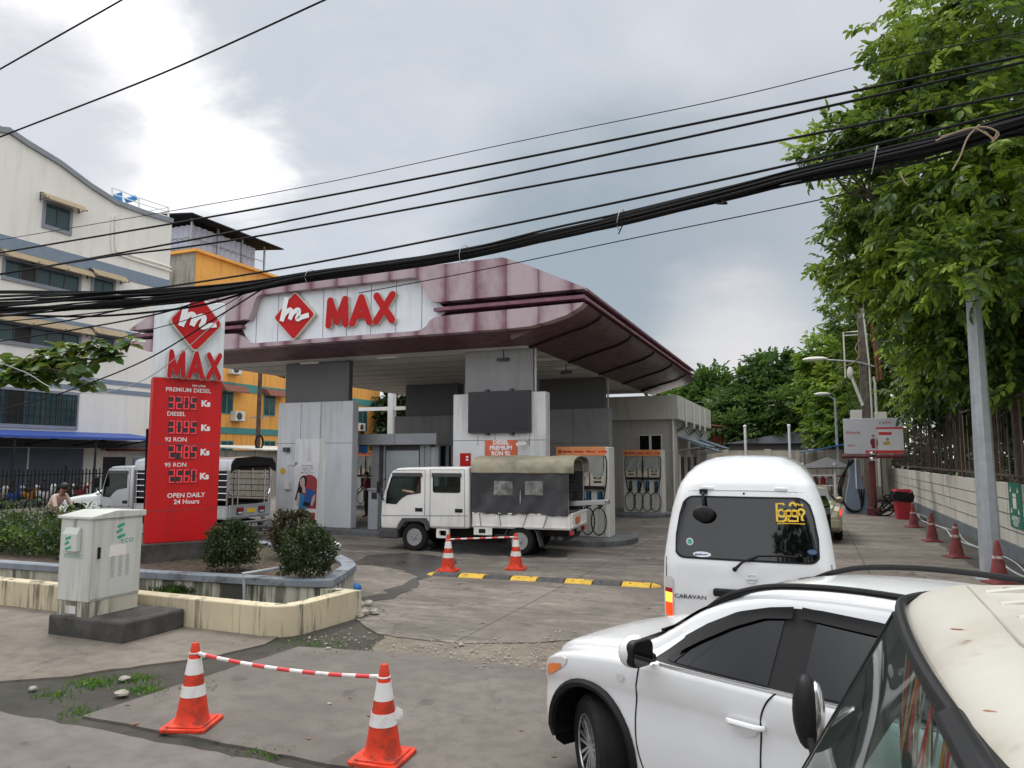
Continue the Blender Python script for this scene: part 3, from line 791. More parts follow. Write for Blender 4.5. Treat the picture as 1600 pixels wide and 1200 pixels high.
def cctv(loc, rz, label):
    t = thing('security_camera', label, 'camera', loc, rz)
    m = MB().tube([(0, 0, 0), (0, -.16, .02), (0, -.2, -.06)], .02, 8); m.box(-.06, .06, -.015, .01, -.07, .07); ob('bracket', m, 'steel', t)
    m = MB().obox((-.06, -.24, -.08), (.3, .1, .1), rz=.3, ry=-.15); ob('camera_body', m, 'ac_white', t, bevel=.015)
    m = MB().lathe([(.035, 0), (.035, .02)], (-.215, -.285, -.102), 12, 'x'); ob('lens', m, 'black_plastic', t)
cctv((-7.05, 18.19, 2.72), 0, 'white security camera bracketed beside the orange fuel board')
def red_plate():
    x, z = aty(727, 717, 18.18)
    t = thing('warning_plate', 'small red plate low on pillar above the truck cab', 'sign', (x, 18.18, z))
    ob('plate', MB().box(-.16, .16, -.012, .015, -.2, .16), 'letter_red', t, smooth=0)
    ob('symbol', MB().box(0.03, .1, -.016, -.011, .03, .08).box(.03, .1, -.016, -.011, -.05, 0.0), 'print_white', t, smooth=0)
red_plate()
def poster():
    x0, z1 = aty(461, 722, 18.38); x1, z0 = aty(496, 821, 18.38)
    t = thing('advert_poster', 'tall poster of a dark haired woman holding a blue battery pack', 'poster', ((x0 + x1) / 2, 18.38, z0)); w = t.location
    W, H = x1 - x0, z1 - z0
    ob('sheet', MB().box(0, W, -.012, 0, 0, H).xf(Matrix.Translation((-W / 2, 0, 0))), 'poster_white', t, smooth=0)
    def fig(name, pts, mm, lay):
        m = MB().prism([((a - .5) * W, b * H) for a, b in pts], -.012 - .0015 * lay - .001, -.012 - .0015 * lay + .0005, 'y', tri=True); ob(name, m, mm, t, smooth=0)
    fig('red_backdrop', arc(.62, .68, .34, 10, 170, 12, .12) + [(.28, .26), (.93, .26)], 'poster_red', 1)
    fig('hair', [(.33, .78), (.24, .74), (.19, .66), (.16, .58), (.09, .47), (.05, .40), (.1, .38), (.2, .45), (.3, .5), (.42, .55), (.5, .62), (.54, .70), (.5, .76), (.42, .79)], 'hair', 2)
    fig('dress', [(.18, .46), (.3, .5), (.44, .47), (.5, .36), (.55, .24), (.5, .2), (.24, .22), (.2, .34)], 'poster_blue', 3)
    fig('arm', [(.16, .5), (.24, .52), (.26, .44), (.22, .3), (.14, .3), (.13, .42)], 'poster_skin', 4)
    fig('face', [(.32, .745), (.25, .71), (.25, .65), (.3, .605), (.36, .59), (.42, .62), (.45, .67), (.43, .73), (.38, .755)], 'poster_skin', 4)
    fig('neck', [(.34, .62), (.44, .64), (.5, .5), (.36, .52)], 'poster_skin', 3)
    fig('battery', [(.54, .59), (.92, .53), (.88, .48), (.76, .46), (.7, .28), (.36, .31), (.48, .48)], 'paint_blue', 5)
    fig('battery_label', [(.45, .37), (.68, .35), (.66, .29), (.4, .31)], 'hair', 6)
    fig('hand', [(.82, .47), (.9, .49), (.88, .4), (.78, .3), (.72, .32), (.76, .42)], 'poster_skin', 6)
    fig('eyes', [(.29, .685), (.42, .69), (.42, .68), (.29, .675)], 'poster_grey', 6)
    fig('lips', [(.32, .63), (.39, .635), (.36, .62)], 'poster_red', 6)
    fig('corner_mark', [(0.0, 1), (.14, 1), (.08, .95), (0, .93)], 'poster_grey', 1)
    fig('footer', [(.6, .0), (.9, 0), (.9, .2), (.6, .2)], 'poster_red', 1)
    fig('footer_picture', [(.3, .02), (.68, .05), (.68, .19), (.3, .19)], 'poster_grey', 2)
    m = MB()
    for s, zz_, sz in (('New Energy', .945, .085), ('Golden Line', .90, .085), ('high voltage', .865, .06), ('Made only for you', .83, .065)):
        lettering(m, s, frame((.03, -.0135, zz_ * H), (1, 0, 0), (0, 0, 1)), sz, .002, .001)
    ob('lettering', m, 'poster_grey', t, smooth=0, weld=False)
poster()

# kerbed pump islands
def island(name, label, x0, x1, y0, y1, nose, h=.15):
    pts = [(x0, y0), (x1 - nose, y0)] + [(x1 - nose + nose * math.sin(R(a)), (y0 + y1) / 2 - (y1 - y0) / 2 * math.cos(R(a))) for a in range(15, 180, 15)] + [(x1 - nose, y1), (x0, y1)]
    m = MB().prism(pts, -.02, h, 'z', tri=True)
    return tag(ob(name, m, 'kerb', smooth=30, bevel=.02), label, 'kerb')
island('pump_island', 'long grey kerbed island under the front pillars and the booth', -17.2, -4.35, 18.02, 20.75, .9)
island('pump_island', 'grey kerbed island under the rear pumps behind the parked van', -19.8, -4.9, 27.2, 29.8, .9)

# cashier booth
def booth():
    X0, X1, Y0, Y1 = -13.45, -10.42, 19.6, 20.7
    t = thing('cashier_booth', 'small grey glazed cashier booth with flat overhanging roof', 'booth', (-11.9, 20, .15)); w = t.location
    r = ob('roof', MB().box(X0, X1, 19.3, 20.72, 2.68, 3.02), 'booth_grey', t, smooth=0, bevel=.01, w=w)
    ob('roof_joint', MB().box(-11.9, -11.885, 19.296, 19.302, 2.7, 3.0), 'joint', r, smooth=0, w=w)
    ob('base', MB().box(X0 + .55, X1 - .1, Y0, Y1, .15, .95), 'booth_grey', t, smooth=0, w=w)
    for a, b in ((X0 + .55, X0 + .8), (X0 + 1.0 - .02, X0 + 1.04), (-11.15, -11.0), (-10.98, -10.78), (-10.62, -10.5)): ob('mullion', MB().box(a, b, Y0, Y0 + .12, .95, 2.68), 'booth_grey', t, smooth=0, w=w)
    for y in (20.1, 20.6): ob('mullion', MB().box(-10.52, -10.45, y, y + .1, .95, 2.68), 'booth_grey', t, smooth=0, w=w)
    ob('shadow_gap', MB().box(X0 + .8, X1 - .12, Y0 + .06, Y0 + .1, .95, 2.66), 'dark_grey', t, smooth=0, w=w)
    ob('window', MB().box(-12.38, -11.2, Y0 + .02, Y0 + .05, .95, 2.5), 'booth_glass', t, smooth=0, w=w)
    ob('window', MB().box(-10.78, -10.62, Y0 + .02, Y0 + .05, .95, 2.6), 'booth_glass', t, smooth=0, w=w)
    ob('rear_wall', MB().box(X0 + .6, X1 - .2, Y1 - .1, Y1 - .02, .95, 2.66), 'dark_grey', t, smooth=0, w=w)
booth()
def blue_lantern():
    x, z = aty(568, 694, 19.4)
    t = thing('blue_sign_box', 'blue box hanging from the left end of booth roof', 'sign', (x - .05, 19.45, z))
    ob('box', MB().box(-.14, .14, -.05, .05, -.28, .22), 'blue_plastic', t, smooth=0, bevel=.01)
    ob('hanger', MB().box(-.1, .02, -.03, .03, .22, .42), 'dark_grey', t, smooth=0)
blue_lantern()
def kiosk_post():
    t = thing('payment_post', 'slim grey service post in front of the booth beside truck cab', 'post', (-12.05, 18.5, .15))
    ob('post_body', MB().box(-.17, .17, -.1, .1, 0, 1.15), 'booth_grey', t, smooth=0, bevel=.015)
    ob('post_top', MB().box(-.2, .2, -.13, .13, 1.15, 1.22), 'acm_mid', t, smooth=0, bevel=.01)
    ob('slot', MB().box(-.05, .14, -.106, -.099, .9, 1.1), 'screen', t, smooth=0)
kiosk_post()

# fuel dispensers
def dispenser(loc, rz, label, W=1.5):
    t = thing('fuel_pump', label, 'fuel pump', loc, rz, 'fuel pumps on the islands')
    D = .62; H = 2.42; h = W / 2
    ob('cabinet', MB().box(-h + .1, h - .13, -D / 2 + .05, D / 2 - .05, 0, 1.32), 'pump_white', t, smooth=0, bevel=.012)
    m = MB().box(h - .13, h, -D / 2, D / 2, 0, H); ob('column', m, 'pump_white', t, smooth=0, bevel=.02)
    m = MB().box(-h, -h + .1, -D / 2, D / 2, 0, H); ob('column', m, 'pump_white', t, smooth=0, bevel=.02)
    hd = ob('canopy_head', MB().box(-h - .004, h - .1, -D / 2 - .02, D / 2 + .02, H - .24, H + .01), 'pump_orange', t, smooth=0, bevel=.01)
    m = MB()
    for s in (-.55, -.22, .12, .45):
        m.box(s, s + .26, -D / 2 - .024, -D / 2 - .019, H - .15, H - .1)
    m.lathe([(.055, 0), (.055, .004)], (-h + .12, -D / 2 - .024, H - .12), 14, 'y')
    ob('head_print', m, 'cone_orange', hd, smooth=0)
    m = MB()
    def film(u, v):
        x = -h + .12 + (W - .27) * u; z = H - .24 - .62 * v * (.75 + .25 * math.sin(u * 9) ** 2) + 0
        return (x, -D / 2 - .01 + .03 * math.sin(u * 23 + v * 4) * v + .02 * math.sin(u * 50 + v * 9) * v, z)
    m.grid(film, 30, 10); ob('plastic_cover', m, 'plastic_film', t)
    for s in (-1, 0, 1):
        cx = s * (W * .29) - .02; wd = .2
        dp = ob('display_panel', MB().box(cx - wd, cx + wd, -D / 2 + .03, -D / 2 + .055, 1.36, 1.76), 'pump_panel', t, smooth=0, bevel=.008)
        m = MB()
        if s:
            for z in (1.66, 1.56, 1.45): m.box(cx - .1, cx + .12, -D / 2 + .024, -D / 2 + .031, z, z + .045)
        else: m.lathe([(.05, 0), (.05, .006)], (cx, -D / 2 + .024, 1.58), 14, 'y')
        ob('readout' if s else 'pump_emblem', m, 'screen' if s else 'orange_sign', dp, smooth=0)
    ob('shelf', MB().box(-h + .1, h - .13, -D / 2 - .05, D / 2 - .05, 1.28, 1.33), 'black_plastic', t, smooth=0)
    ob('back_panel', MB().box(-h + .1, h - .13, D / 2 - .1, D / 2 - .04, 1.3, H - .2), 'pump_white', t, smooth=0)
    rnd = random.Random(int(abs(loc[0]) * 100))
    for i in range(4):
        x = -h + .28 + i * (W - .45) / 3.3
        m = MB().box(x - .07, x + .07, -D / 2 + .03, -D / 2 + .06, .82, 1.22); ho = ob('holster', m, 'black_plastic', t, smooth=0, bevel=.01)
        m = MB().obox((x, -D / 2 - .01, 1.08), (.07, .07, .24), rx=.2); m.tube([(x, -D / 2 - .03, .98), (x, -D / 2 - .02, .9), (x, -D / 2 + .01, .84)], [.035, .025, .018], 8)
        ob('nozzle', m, 'nozzle_green' if i < 1 else 'nozzle_blue', t, bevel=.01)
        sw = (.16 + .05 * rnd.random()) * (1 if i % 2 else -1)
        p = [(x, -D / 2 - .03, .9)]
        for a in range(0, 361, 20):
            p.append((x + sw * math.sin(R(a)) * 1.0, -D / 2 - .06 - .02 * i, .43 + .36 * math.cos(R(a)) - (.0 if a < 180 else .0)))
        p += [(x + sw * .3, -D / 2 - .03, .86), (x + sw * .9, -D / 2 - .02, 1.4), (x + sw, -D / 2 - .015, 2.0), (x + sw * .8, -D / 2, H - .24)]
        ob('hose', MB().tube(smooth_line(p, 3), .017, 6), 'rubber', t)
    return t
dispenser((-5.75, 19.35, .15), 0, 'tall fuel pump under torn plastic cover right behind the truck tailgate')
dispenser((-6.0, 28.3, .15), 0, 'far fuel pump with four hanging hoses in front of the shop wall', 1.55)
dispenser((-18.35, 27.7, .15), 0, 'fuel pump wrapped in plastic behind the attendant in red', 1.7)
def zat(x, y, v):
    dep = -_s * x + _c * y; b = (600 - v) / _F
    return 2.3 + dep * (b * _cp + _sp) / (_cp - b * _sp)
# ------------------------------------------------------------------ white office block, left
BX = -36.0
def atq(u, v, X=BX): y, z = atx(u, v, X); return (y, z)
OW = (BX, 24, 0)
off = thing('office_building', 'white office block with sloping gable roofline and grey bands', 'building', OW)
prof = [(2, 0), (2, 12.2), (6, 14.0), (12, 16.8), (19.5, 18.15), atq(0, 207), atq(12, 208), atq(40, 227), atq(93, 259), atq(140, 294), atq(181, 320), atq(225, 336), (32.0, 16.75), (32.0, 0)]
m = MB().prism(prof, BX - 15, BX, 'x', tri=True); ob('wall', m, 'office_white', off, smooth=0, w=OW)
m = MB()
ed = prof[1:-1]
m.prism([(a, b + .003) for a, b in ed] + [(a, b + .28) for a, b in reversed(ed)], BX - 15, BX + .14, 'x', tri=True)
ob('roof', m, 'office_frame', off, smooth=0, w=OW)
for (z0, z1) in ((12.45, 13.12), (8.95, 9.5), (6.35, 6.6), (5.85, 6.1)):
    ob('wall_band', MB().box(BX - .02, BX + .035, 2, 32.0, z0, z1), 'office_band', off, smooth=0, w=OW)
def office_window(tl, br, panes, hood='tan_fabric', hd=True):
    y0, z1 = atx(*tl, BX); y1, z0 = atx(*br, BX)
    fr = MB()
    t = .14
    fr.box(BX - .05, BX + .09, y0 - t, y1 + t, z0 - t - .05, z0); fr.box(BX - .05, BX + .09, y0 - t, y1 + t, z1, z1 + t)
    fr.box(BX - .05, BX + .085, y0 - t, y0, z0, z1); fr.box(BX - .05, BX + .085, y1, y1 + t, z0, z1)
    wn = ob('window', fr, 'office_frame', off, smooth=0, w=OW)
    ob('pane', MB().box(BX - .02, BX + .012, y0, y1, z0, z1), 'glass_building', wn, smooth=0, w=OW)
    for i in range(1, panes):
        y = y0 + (y1 - y0) * i / panes
        if panes == 5 and i == 1: ob('open_sash', MB().box(BX - .01, BX + .02, y, y + (y1 - y0) / 5, z0, z1), 'fence_black', wn, smooth=0, w=OW)
        ob('glazing_bar', MB().box(BX - .02, BX + .05, y - .035, y + .035, z0, z1), 'dark_grey', wn, smooth=0, w=OW)
    if hd:
        m = MB()
        def f(u, v): return (BX + .05 + .6 * v, y0 - .35 + (y1 - y0 + .9) * u, z1 + .48 - .42 * v * v)
        m.grid(f, max(4, int((y1 - y0) * 2)), 5)
        m.v += [(a, b, c - .03) for a, b, c in m.v]; n = len(m.v) // 2; m.f += [[i + n for i in reversed(q)] for q in m.f]; m.mi = [0] * len(m.f)
        h = ob('window_hood', m, hood, wn, w=OW)
        m = MB(); k = max(2, int((y1 - y0) / 1.1) + 1)
        for i in range(k):
            y = y0 - .3 + (y1 - y0 + .8) * i / (k - 1)
            m.tube([(BX + .03, y, z1 + .46), (BX + .03, y, z1 + .02)], .03, 5); m.tube([(BX + .03, y, z1 + .08), (BX + .7, y, z1 + .1)], .025, 5)
        ob('hood_bracket', m, 'dark_grey', wn, w=OW)
    return wn, (y0, y1, z0, z1)
office_window((71, 317), (107, 362), 2)
office_window((8, 405), (121, 457), 5)
office_window((146, 434), (175, 468), 2)
office_window((-6, 503), (121, 548), 5)
office_window((146, 524), (175, 558), 2)
wn, (y0, y1, z0, z1) = office_window((-20, 606), (116, 666), 5, hd=False)
m = MB()
for y in np.arange(y0, y1, .28): m.box(BX + .1, BX + .13, y, y + .03, z0, z1)
for z in np.arange(z0, z1, .42): m.box(BX + .085, BX + .1, y0, y1, z, z + .03)
ob('grille', m, 'fence_black', wn, smooth=0, w=OW)
m = MB()
for du in (0, 6):
    a = atx(174 + du, 337, BX); b = atx(174 + du, 388, BX); c = atx(186 + du, 399 - du * .6, BX); d = atx(266, 424 - du, BX)
    m.tube(smooth_line([(BX + .08, *a), (BX + .08, *b), (BX + .08, *c), (BX + .08, *d)], 4), .05, 6)
ob('drain_pipe', m, 'office_white', off, w=OW)
# things on the roof behind the parapet
X2 = BX - 1.6
def q2(u, v): y, z = atx(u, v, X2); return (X2, y, z)
m = MB(); a = [atx(u, v, X2) for u, v in ((88, 262), (100, 264), (128, 281), (132, 300), (100, 280))]
m.prism(a, X2 - .3, X2, 'x', tri=True); ob('tiled_roof', m, 'roof_tile', off, smooth=0, w=OW)
m = MB(); a = [atx(u, v, X2 + .2) for u, v in ((128, 284), (160, 300), (174, 305), (191, 300), (192, 325), (170, 322), (150, 312))]
m.prism(a, X2 - .2, X2 + .2, 'x', tri=True); ob('blue_cladding', m, 'blue_sheet', off, smooth=0, w=OW)
m = MB(); a = [atx(u, v, X2) for u, v in ((202, 309), (212, 304), (216, 312), (206, 316))]
m.prism(a, X2 - .5, X2, 'x', tri=True); ob('roof_tank', m, 'blue_sheet', off, smooth=0, bevel=.05, w=OW)
m = MB(); X3 = BX - .25
def q3(u, v): y, z = atx(u, v, X3); return (X3, y, z)
rail_posts = [(175, 293, 322), (217, 309, 334), (263, 324, 346)]
for u, va, vb in rail_posts: m.tube([q3(u, va), q3(u, vb)], .06, 6)
for f in (0, .33, .66): m.tube([q3(u, va + (vb - va) * f) for u, va, vb in rail_posts], .035, 5)
a = q3(263, 324); b = q3(263, 346)
for f in (0, .33, .66):
    z = a[2] + (b[2] - a[2]) * f; m.tube([(X3, a[1], z), (X3 - 4, a[1], z)], .035, 5)
ob('roof_railing', m, 'print_white', off, w=OW)
# ground floor: blue awning, roller shutters, doorway
m = MB().prism([(BX + .02, 3.62), (BX + 2.6, 3.3), (BX + 2.6, 3.18), (BX + .02, 3.5)], 2, 29.8, 'y'); ob('awning', m, 'awning_strip', off, smooth=0, w=OW)
m = MB()
for y in np.arange(16, 30, 2.6): m.tube([(BX + .05, y, 2.9), (BX + 2.5, y, 3.2)], .04, 5)
ob('awning_frame', m, 'fence_black', off, w=OW)
for y0, y1 in ((14.0, 20.2), (20.35, 24.0), (24.12, 27.0)):
    m = MB().box(BX - .02, BX + .03, y0, y1, .1, 2.75)
    for z in np.arange(.2, 2.7, .16): m.box(BX + .028, BX + .045, y0, y1, z, z + .08)
    ob('roller_shutter', m, 'shutter', off, smooth=0, w=OW)
ob('ground_floor_fascia', MB().box(BX - .02, BX + .025, 2, 32, 2.78, 3.2), 'dark_grey', off, smooth=0, w=OW)
ob('doorway', MB().box(BX - .02, BX + .02, 28.2, 29.6, 0, 2.3), 'fence_black', off, smooth=0, w=OW)
m = MB().box(BX + .03, BX + .5, 28.0, 31.6, 2.66, 2.72); m.box(BX + .44, BX + .5, 28.0, 31.6, 2.62, 2.8); ob('door_canopy', m, 'brown_fabric', off, smooth=0, w=OW)
ob('grey_screen', MB().box(BX + .5, BX + .56, 29.7, 33.5, .1, 2.25), 'office_band', off, smooth=0, w=OW)

# ------------------------------------------------------------------ orange apartment block behind
QX = -40.0; OO = (QX, 46, 0)
ora = thing('apartment_building', 'orange apartment block with teal bands and brown window awnings', 'building', OO)
yc = atx(305, 430, QX)[0]
ob('wall', MB().box(QX - 14, QX, yc, 62, 0, 16.9), 'orange_wall', ora, smooth=0, w=OO)
ob('end_wall', MB().box(QX - 14.02, QX - .02, yc - .06, yc, 0, 16.9), 'old_concrete', ora, smooth=0, w=OO)
ob('roof', MB().box(QX - 14.3, QX + .3, yc - .3, 62.3, 16.9, 17.1), 'orange_wall', ora, smooth=0, w=OO)
for va, vb in ((595, 608), (667, 677)):
    z1 = atx(341, va, QX)[1]; z0 = atx(341, vb, QX)[1]
    ob('wall_band', MB().box(QX - .01, QX + .06, yc, 62, z0, z1), 'teal_band', ora, smooth=0, w=OO)
for (u0, v0, u1, v1, aw) in ((345, 612, 362, 646, 1), (413, 619, 428, 649, 1), (343, 540, 356, 566, 0), (346, 690, 362, 712, 0), (560, 640, 572, 672, 0), (413, 690, 428, 712, 0)):
    y0, z1 = atx(u0, v0, QX); y1, z0 = atx(u1, v1, QX)
    m = MB().box(QX - .05, QX + .05, y0 - .08, y1 + .08, z0 - .08, z1 + .08); wn = ob('window', m, 'teal_band', ora, smooth=0, w=OO)
    ob('pane', MB().box(QX + .02, QX + .056, y0, y1, z0, z1), 'glass_building', wn, smooth=0, w=OO)
    ob('glazing_bar', MB().box(QX + .03, QX + .07, (y0 + y1) / 2 - .04, (y0 + y1) / 2 + .04, z0, z1), 'teal_band', wn, smooth=0, w=OO)
    if aw:
        m = MB(); m.prism([(QX + .05, z1 + .62), (QX + .5, z1 + .5), (QX + .95, z1 + .05), (QX + .95, z1 - .02), (QX + .05, z1 + .3)], y0 - .35, y1 + .9, 'y'); ob('window_hood', m, 'brown_fabric', wn, smooth=0, w=OO)
def ac_unit(u, v, X, label):
    y, z = atx(u, v, X); t = thing('air_conditioner', label, 'air conditioner', (X + .3, y, z - .35))
    ob('casing', MB().box(-.27, .25, -.5, .5, 0, .75), 'ac_white', t, smooth=0, bevel=.03)
    ob('fan_grille', MB().lathe([(.28, 0), (.28, .02), (.24, .03)], (.25, -.12, .37), 18, 'x'), 'dark_grey', t)
    ob('wall_bracket', MB().box(-.3, .2, -.4, -.34, -.05, 0).box(-.3, .2, .34, .4, -.05, 0), 'steel', t, smooth=0)
ac_unit(362, 578, QX, 'white air conditioner high under the canopy edge on orange wall')
ac_unit(367, 651, QX, 'white air conditioner between the teal bands on orange wall')
ac_unit(559, 668, QX, 'white air conditioner on orange wall seen right of the grey pillar')
# roof terrace with curtains
tz = 17.1
t1 = ob('terrace_deck', MB().box(QX - 9, QX - .3, yc - .2, yc + 7.6, tz, tz + .12), 'old_concrete', ora, smooth=0, w=OO)
m = MB()
for y in (yc - .1, yc + 2.4, yc + 4.9, yc + 7.4):
    m.box(QX - .55, QX - .43, y, y + .12, tz, tz + 2.5)
for x in (QX - 3.4, QX - 6.3): m.box(x, x + .12, yc - .1, yc + .02, tz, tz + 2.5)
m.box(QX - .52, QX - .46, yc, yc + 7.4, tz + 1.0, tz + 1.06); m.box(QX - 8, QX - .5, yc - .07, yc - .01, tz + 1.0, tz + 1.06)
ob('terrace_post', m, 'steel', t1, smooth=0, w=OO)
m = MB()
def cur(u, v): return (QX - .65 + .07 * math.sin(u * 70), yc + .1 + 6.4 * u, tz + .2 + 1.75 * v)
m.grid(cur, 120, 2)
def cur2(u, v): return (QX - .7 - 3.4 * u, yc + .1 + .07 * math.sin(u * 40), tz + .2 + 1.75 * v)
m.grid(cur2, 60, 2)
ob('curtain', m, 'curtain_lilac', t1, w=OO)
m = MB().prism([(QX + .5, tz + 2.35), (QX - 3.4, tz + 2.75), (QX - 9, tz + 2.6), (QX - 9, tz + 2.5), (QX - 3.4, tz + 2.62), (QX + .5, tz + 2.25)], yc - 1.0, yc + 8.6, 'y'); ob('terrace_roof', m, 'matte_dark', t1, smooth=0, w=OO)
# low shed roofs in front of the orange block, mast with cables
t = thing('roadside_shed', 'low pale tin roofed shed below the orange wall', 'shed', (-33, 36, 0))
ob('wall', MB().box(-3, 3, -2, 6, 0, 2.7), 'old_concrete', t, smooth=0)
ob('roof', MB().prism([(-3.3, 3.1), (3.4, 2.75), (3.4, 2.68), (-3.3, 3.02)], -2.4, 6.4, 'y'), 'ac_white', t, smooth=0)
t = thing('utility_pole', 'thin dark cable pole standing against the orange wall', 'pole', (-31.5, 35.2, 0))
ob('pole_shaft', MB().lathe([(.16, 0), (.11, 9.2)], n=10), 'fence_rust', t)
ob('cross_bar', MB().box(-.7, .7, -.04, .04, 4.7, 4.78), 'steel', t, smooth=0)
ob('cable_coil', MB().tube([(.25 + .0 * a, -.15 + .32 * math.cos(a), 3.2 + .42 * math.sin(a)) for a in np.linspace(0, 6.2, 20)], .06, 6, True), 'cable_black', t)
t = thing('light_mast', 'white mast with a cross arm rising behind the booth roof', 'pole', (-21.46, 34.5, 0))
ob('mast', MB().box(-.17, .17, -.17, .17, 0, 6.5), 'print_white', t, smooth=0)
ob('arm', MB().box(-2.2, 1.0, -.1, .1, 4.9, 5.1), 'print_white', t, smooth=0)
# street fence and gate before the office
FX = -30.9
t = thing('street_fence', 'black iron railing fence along the street before white office', 'fence', (FX, 20, 0)); w = (FX, 20, 0)
m = MB()
for y in np.arange(12, 27.4, .17): m.box(FX - .02, FX + .02, y - .022, y + .022, .05, 1.72 + .06 * (int(y / .17) % 2))
ob('railing_bars', m, 'fence_black', t, smooth=0, w=w)
for z in (.22, 1.5): ob('rail', MB().box(FX - .02, FX + .02, 12, 27.4, z, z + .05), 'fence_black', t, smooth=0, w=w)
for y in (12, 17.2, 22.4, 27.4): ob('post', MB().box(FX - .04, FX + .04, y - .04, y + .04, 0, 1.9), 'fence_black', t, smooth=0, w=w)
ob('plinth', MB().box(FX - .1, FX + .1, 12, 27.4, -.02, .12), 'old_concrete', t, smooth=0, w=w)
t = thing('gate_post_frame', 'tall black gate frame at the end of the street fence', 'gate', (FX, 28, 0))
m = MB()
for y in (-.35, .9): m.box(-.05, .05, y - .05, y + .05, 0, 2.75)
m.box(-.05, .05, -.35, .9, 2.4, 2.5); ob('gate_frame', m, 'fence_black', t, smooth=0)
m = MB()
for y in np.arange(-.25, .86, .14): m.box(-.015, .015, y - .015, y + .015, .1, 2.4)
ob('gate_leaf', m, 'fence_black', t, smooth=0)
for u, lab in ((18, 'slim black post holding the awning near the frame edge'), (146, 'slim black post holding the awning beside the doorway')):
    y = atx(u, 760, BX + 2.4)[0]
    tag(ob('awning_post', MB().lathe([(.06, 0), (.05, 3.25)], (BX + 2.4, y, 0), 8), 'fence_black'), lab, 'post')

# ------------------------------------------------------------------ shop behind the pumps
SO = (-8, 36, 0)
shop = thing('shop_building', 'low pale concrete shop with plain parapet behind the rear pumps', 'building', SO)
ob('wall', MB().box(-12.5, -5.45, 32.2, 43.2, 0, 4.0), 'shop_wall', shop, smooth=0, w=SO)
ob('parapet', MB().box(-12.7, -5.24, 32.0, 43.6, 3.96, 5.03), 'shop_parapet', shop, smooth=0, bevel=.02, w=SO)
m = MB().box(-7.05, -6.0, 32.15, 32.22, 2.5, 3.3); wn = ob('window', m, 'ac_white', shop, smooth=0, w=SO)
for x0, x1 in ((-7.0, -6.58), (-6.46, -6.05)): ob('pane', MB().box(x0, x1, 32.14, 32.16, 2.55, 3.25), 'glass_tint', wn, smooth=0, w=SO)
for y in (33.4, 35.4, 37.4):
    dr = ob('shop_opening', MB().box(-5.5, -5.43, y, y + 1.2, .1, 2.3), 'interior', shop, smooth=0, w=SO)
    ob('door_frame', MB().box(-5.46, -5.40, y - .08, y, .0, 2.4).box(-5.46, -5.4, y + 1.2, y + 1.28, 0, 2.4), 'ac_white', dr, smooth=0, w=SO)
for y0, y1, z in ((32.9, 36.2, 2.95), (36.6, 39.4, 2.75), (39.8, 43, 2.95)):
    m = MB().prism([(-5.42, z + .3), (-4.15, z - .15), (-4.15, z - .2), (-5.42, z + .22)], y0, y1, 'y'); aw = ob('awning', m, 'awning_blue', shop, smooth=0, w=SO)
    m = MB()
    for y in (y0 + .1, y1 - .1): m.tube([(-5.4, y, z - .35), (-4.2, y, z - .18)], .02, 5)
    ob('awning_stay', m, 'steel', aw, w=SO)
m = MB()
for y in (34.0, 36.5, 38.5, 40.5): m.tube([(-5.2, y, 4.9), (-5.2, y, 3.7)], .05, 6)
ob('rain_spout', m, 'ac_white', shop, w=SO)
m = MB()
for k in range(3): m.tube([(-5.38, 32.4 + i * .8, 3.75 - .12 * k - .12 * math.sin(i * 1.3 + k)) for i in range(12)], .018, 5)
ob('wall_cable', m, 'cable_black', shop, w=SO)
m = MB().tube([(-5.5, 32.1, .1), (-5.5, 32.1, 3.95)], .05, 6); ob('down_pipe', m, 'ac_white', shop, w=SO)

# ------------------------------------------------------------------ right-hand boundary wall, fence on it, back wall
WO = (4.25, 25, 0)
wl = thing('boundary_wall', 'long pale block wall with four courses along the right side', 'wall', WO)
ob('wall_body', MB().box(4.25, 4.45, 3, 50, 0, 1.69), 'wall_white', wl, smooth=0, w=WO)
ob('wall_plinth', MB().box(4.19, 4.25, 3, 50, 0, .34), 'wall_plinth', wl, smooth=0, w=WO)
m = MB()
for z in (.62, .98, 1.32): m.box(4.243, 4.252, 3, 50, z, z + .018)
ob('course_joint', m, 'joint', wl, smooth=0, w=WO)
FO = (4.35, 25, 1.69)
fn = thing('wall_fence', 'rusty tall fence of bars and wire standing on the boundary wall', 'fence', FO)
for z in (1.84, 3.62): ob('rail', MB().box(4.32, 4.38, 3, 50, z, z + .06), 'fence_rust', fn, smooth=0, w=FO)
for y in np.arange(4.5, 50, 2.1): ob('post', MB().box(4.31, 4.39, y - .04, y + .04, 1.69, 3.75), 'fence_rust', fn, smooth=0, w=FO)
m = MB(); rnd = random.Random(3)
for y in np.arange(3.2, 50, .30):
    if rnd.random() < .85: m.box(4.34, 4.36, y - .012, y + .012, 1.85, 3.64 - rnd.random() * .08)
ob('fence_bars', m, 'fence_rust', fn, smooth=0, w=FO)
m = MB()
for y in np.arange(19, 34, .62):                   # weathered upright planks wired to the far stretch
    y += rnd.uniform(-.2, .2); wd = rnd.uniform(.05, .16)
    m.box(4.37, 4.395, y, y + wd, 1.75, 3.3 + rnd.uniform(-.4, .35))
ob('fence_planks', m, 'pole_wood', fn, smooth=0, w=FO)
BO = (-1, 45, 0)
bw = thing('back_wall', 'cream rear wall with dark stained top across the yard end', 'wall', BO)
ob('wall_body', MB().box(-14, 4.25, 45, 45.2, 0, 2.72), 'wall_back', bw, smooth=0, w=BO)
ob('wall_coping', MB().box(-14, 4.25, 44.96, 45.24, 2.72, 2.79), 'plinth_dark', bw, smooth=0, w=BO)
for x in (-4.6, -2.2, .2, 2.6): ob('wall_pier', MB().box(x - .18, x + .18, 44.88, 45, 0, 2.76), 'wall_back', bw, smooth=0, w=BO)
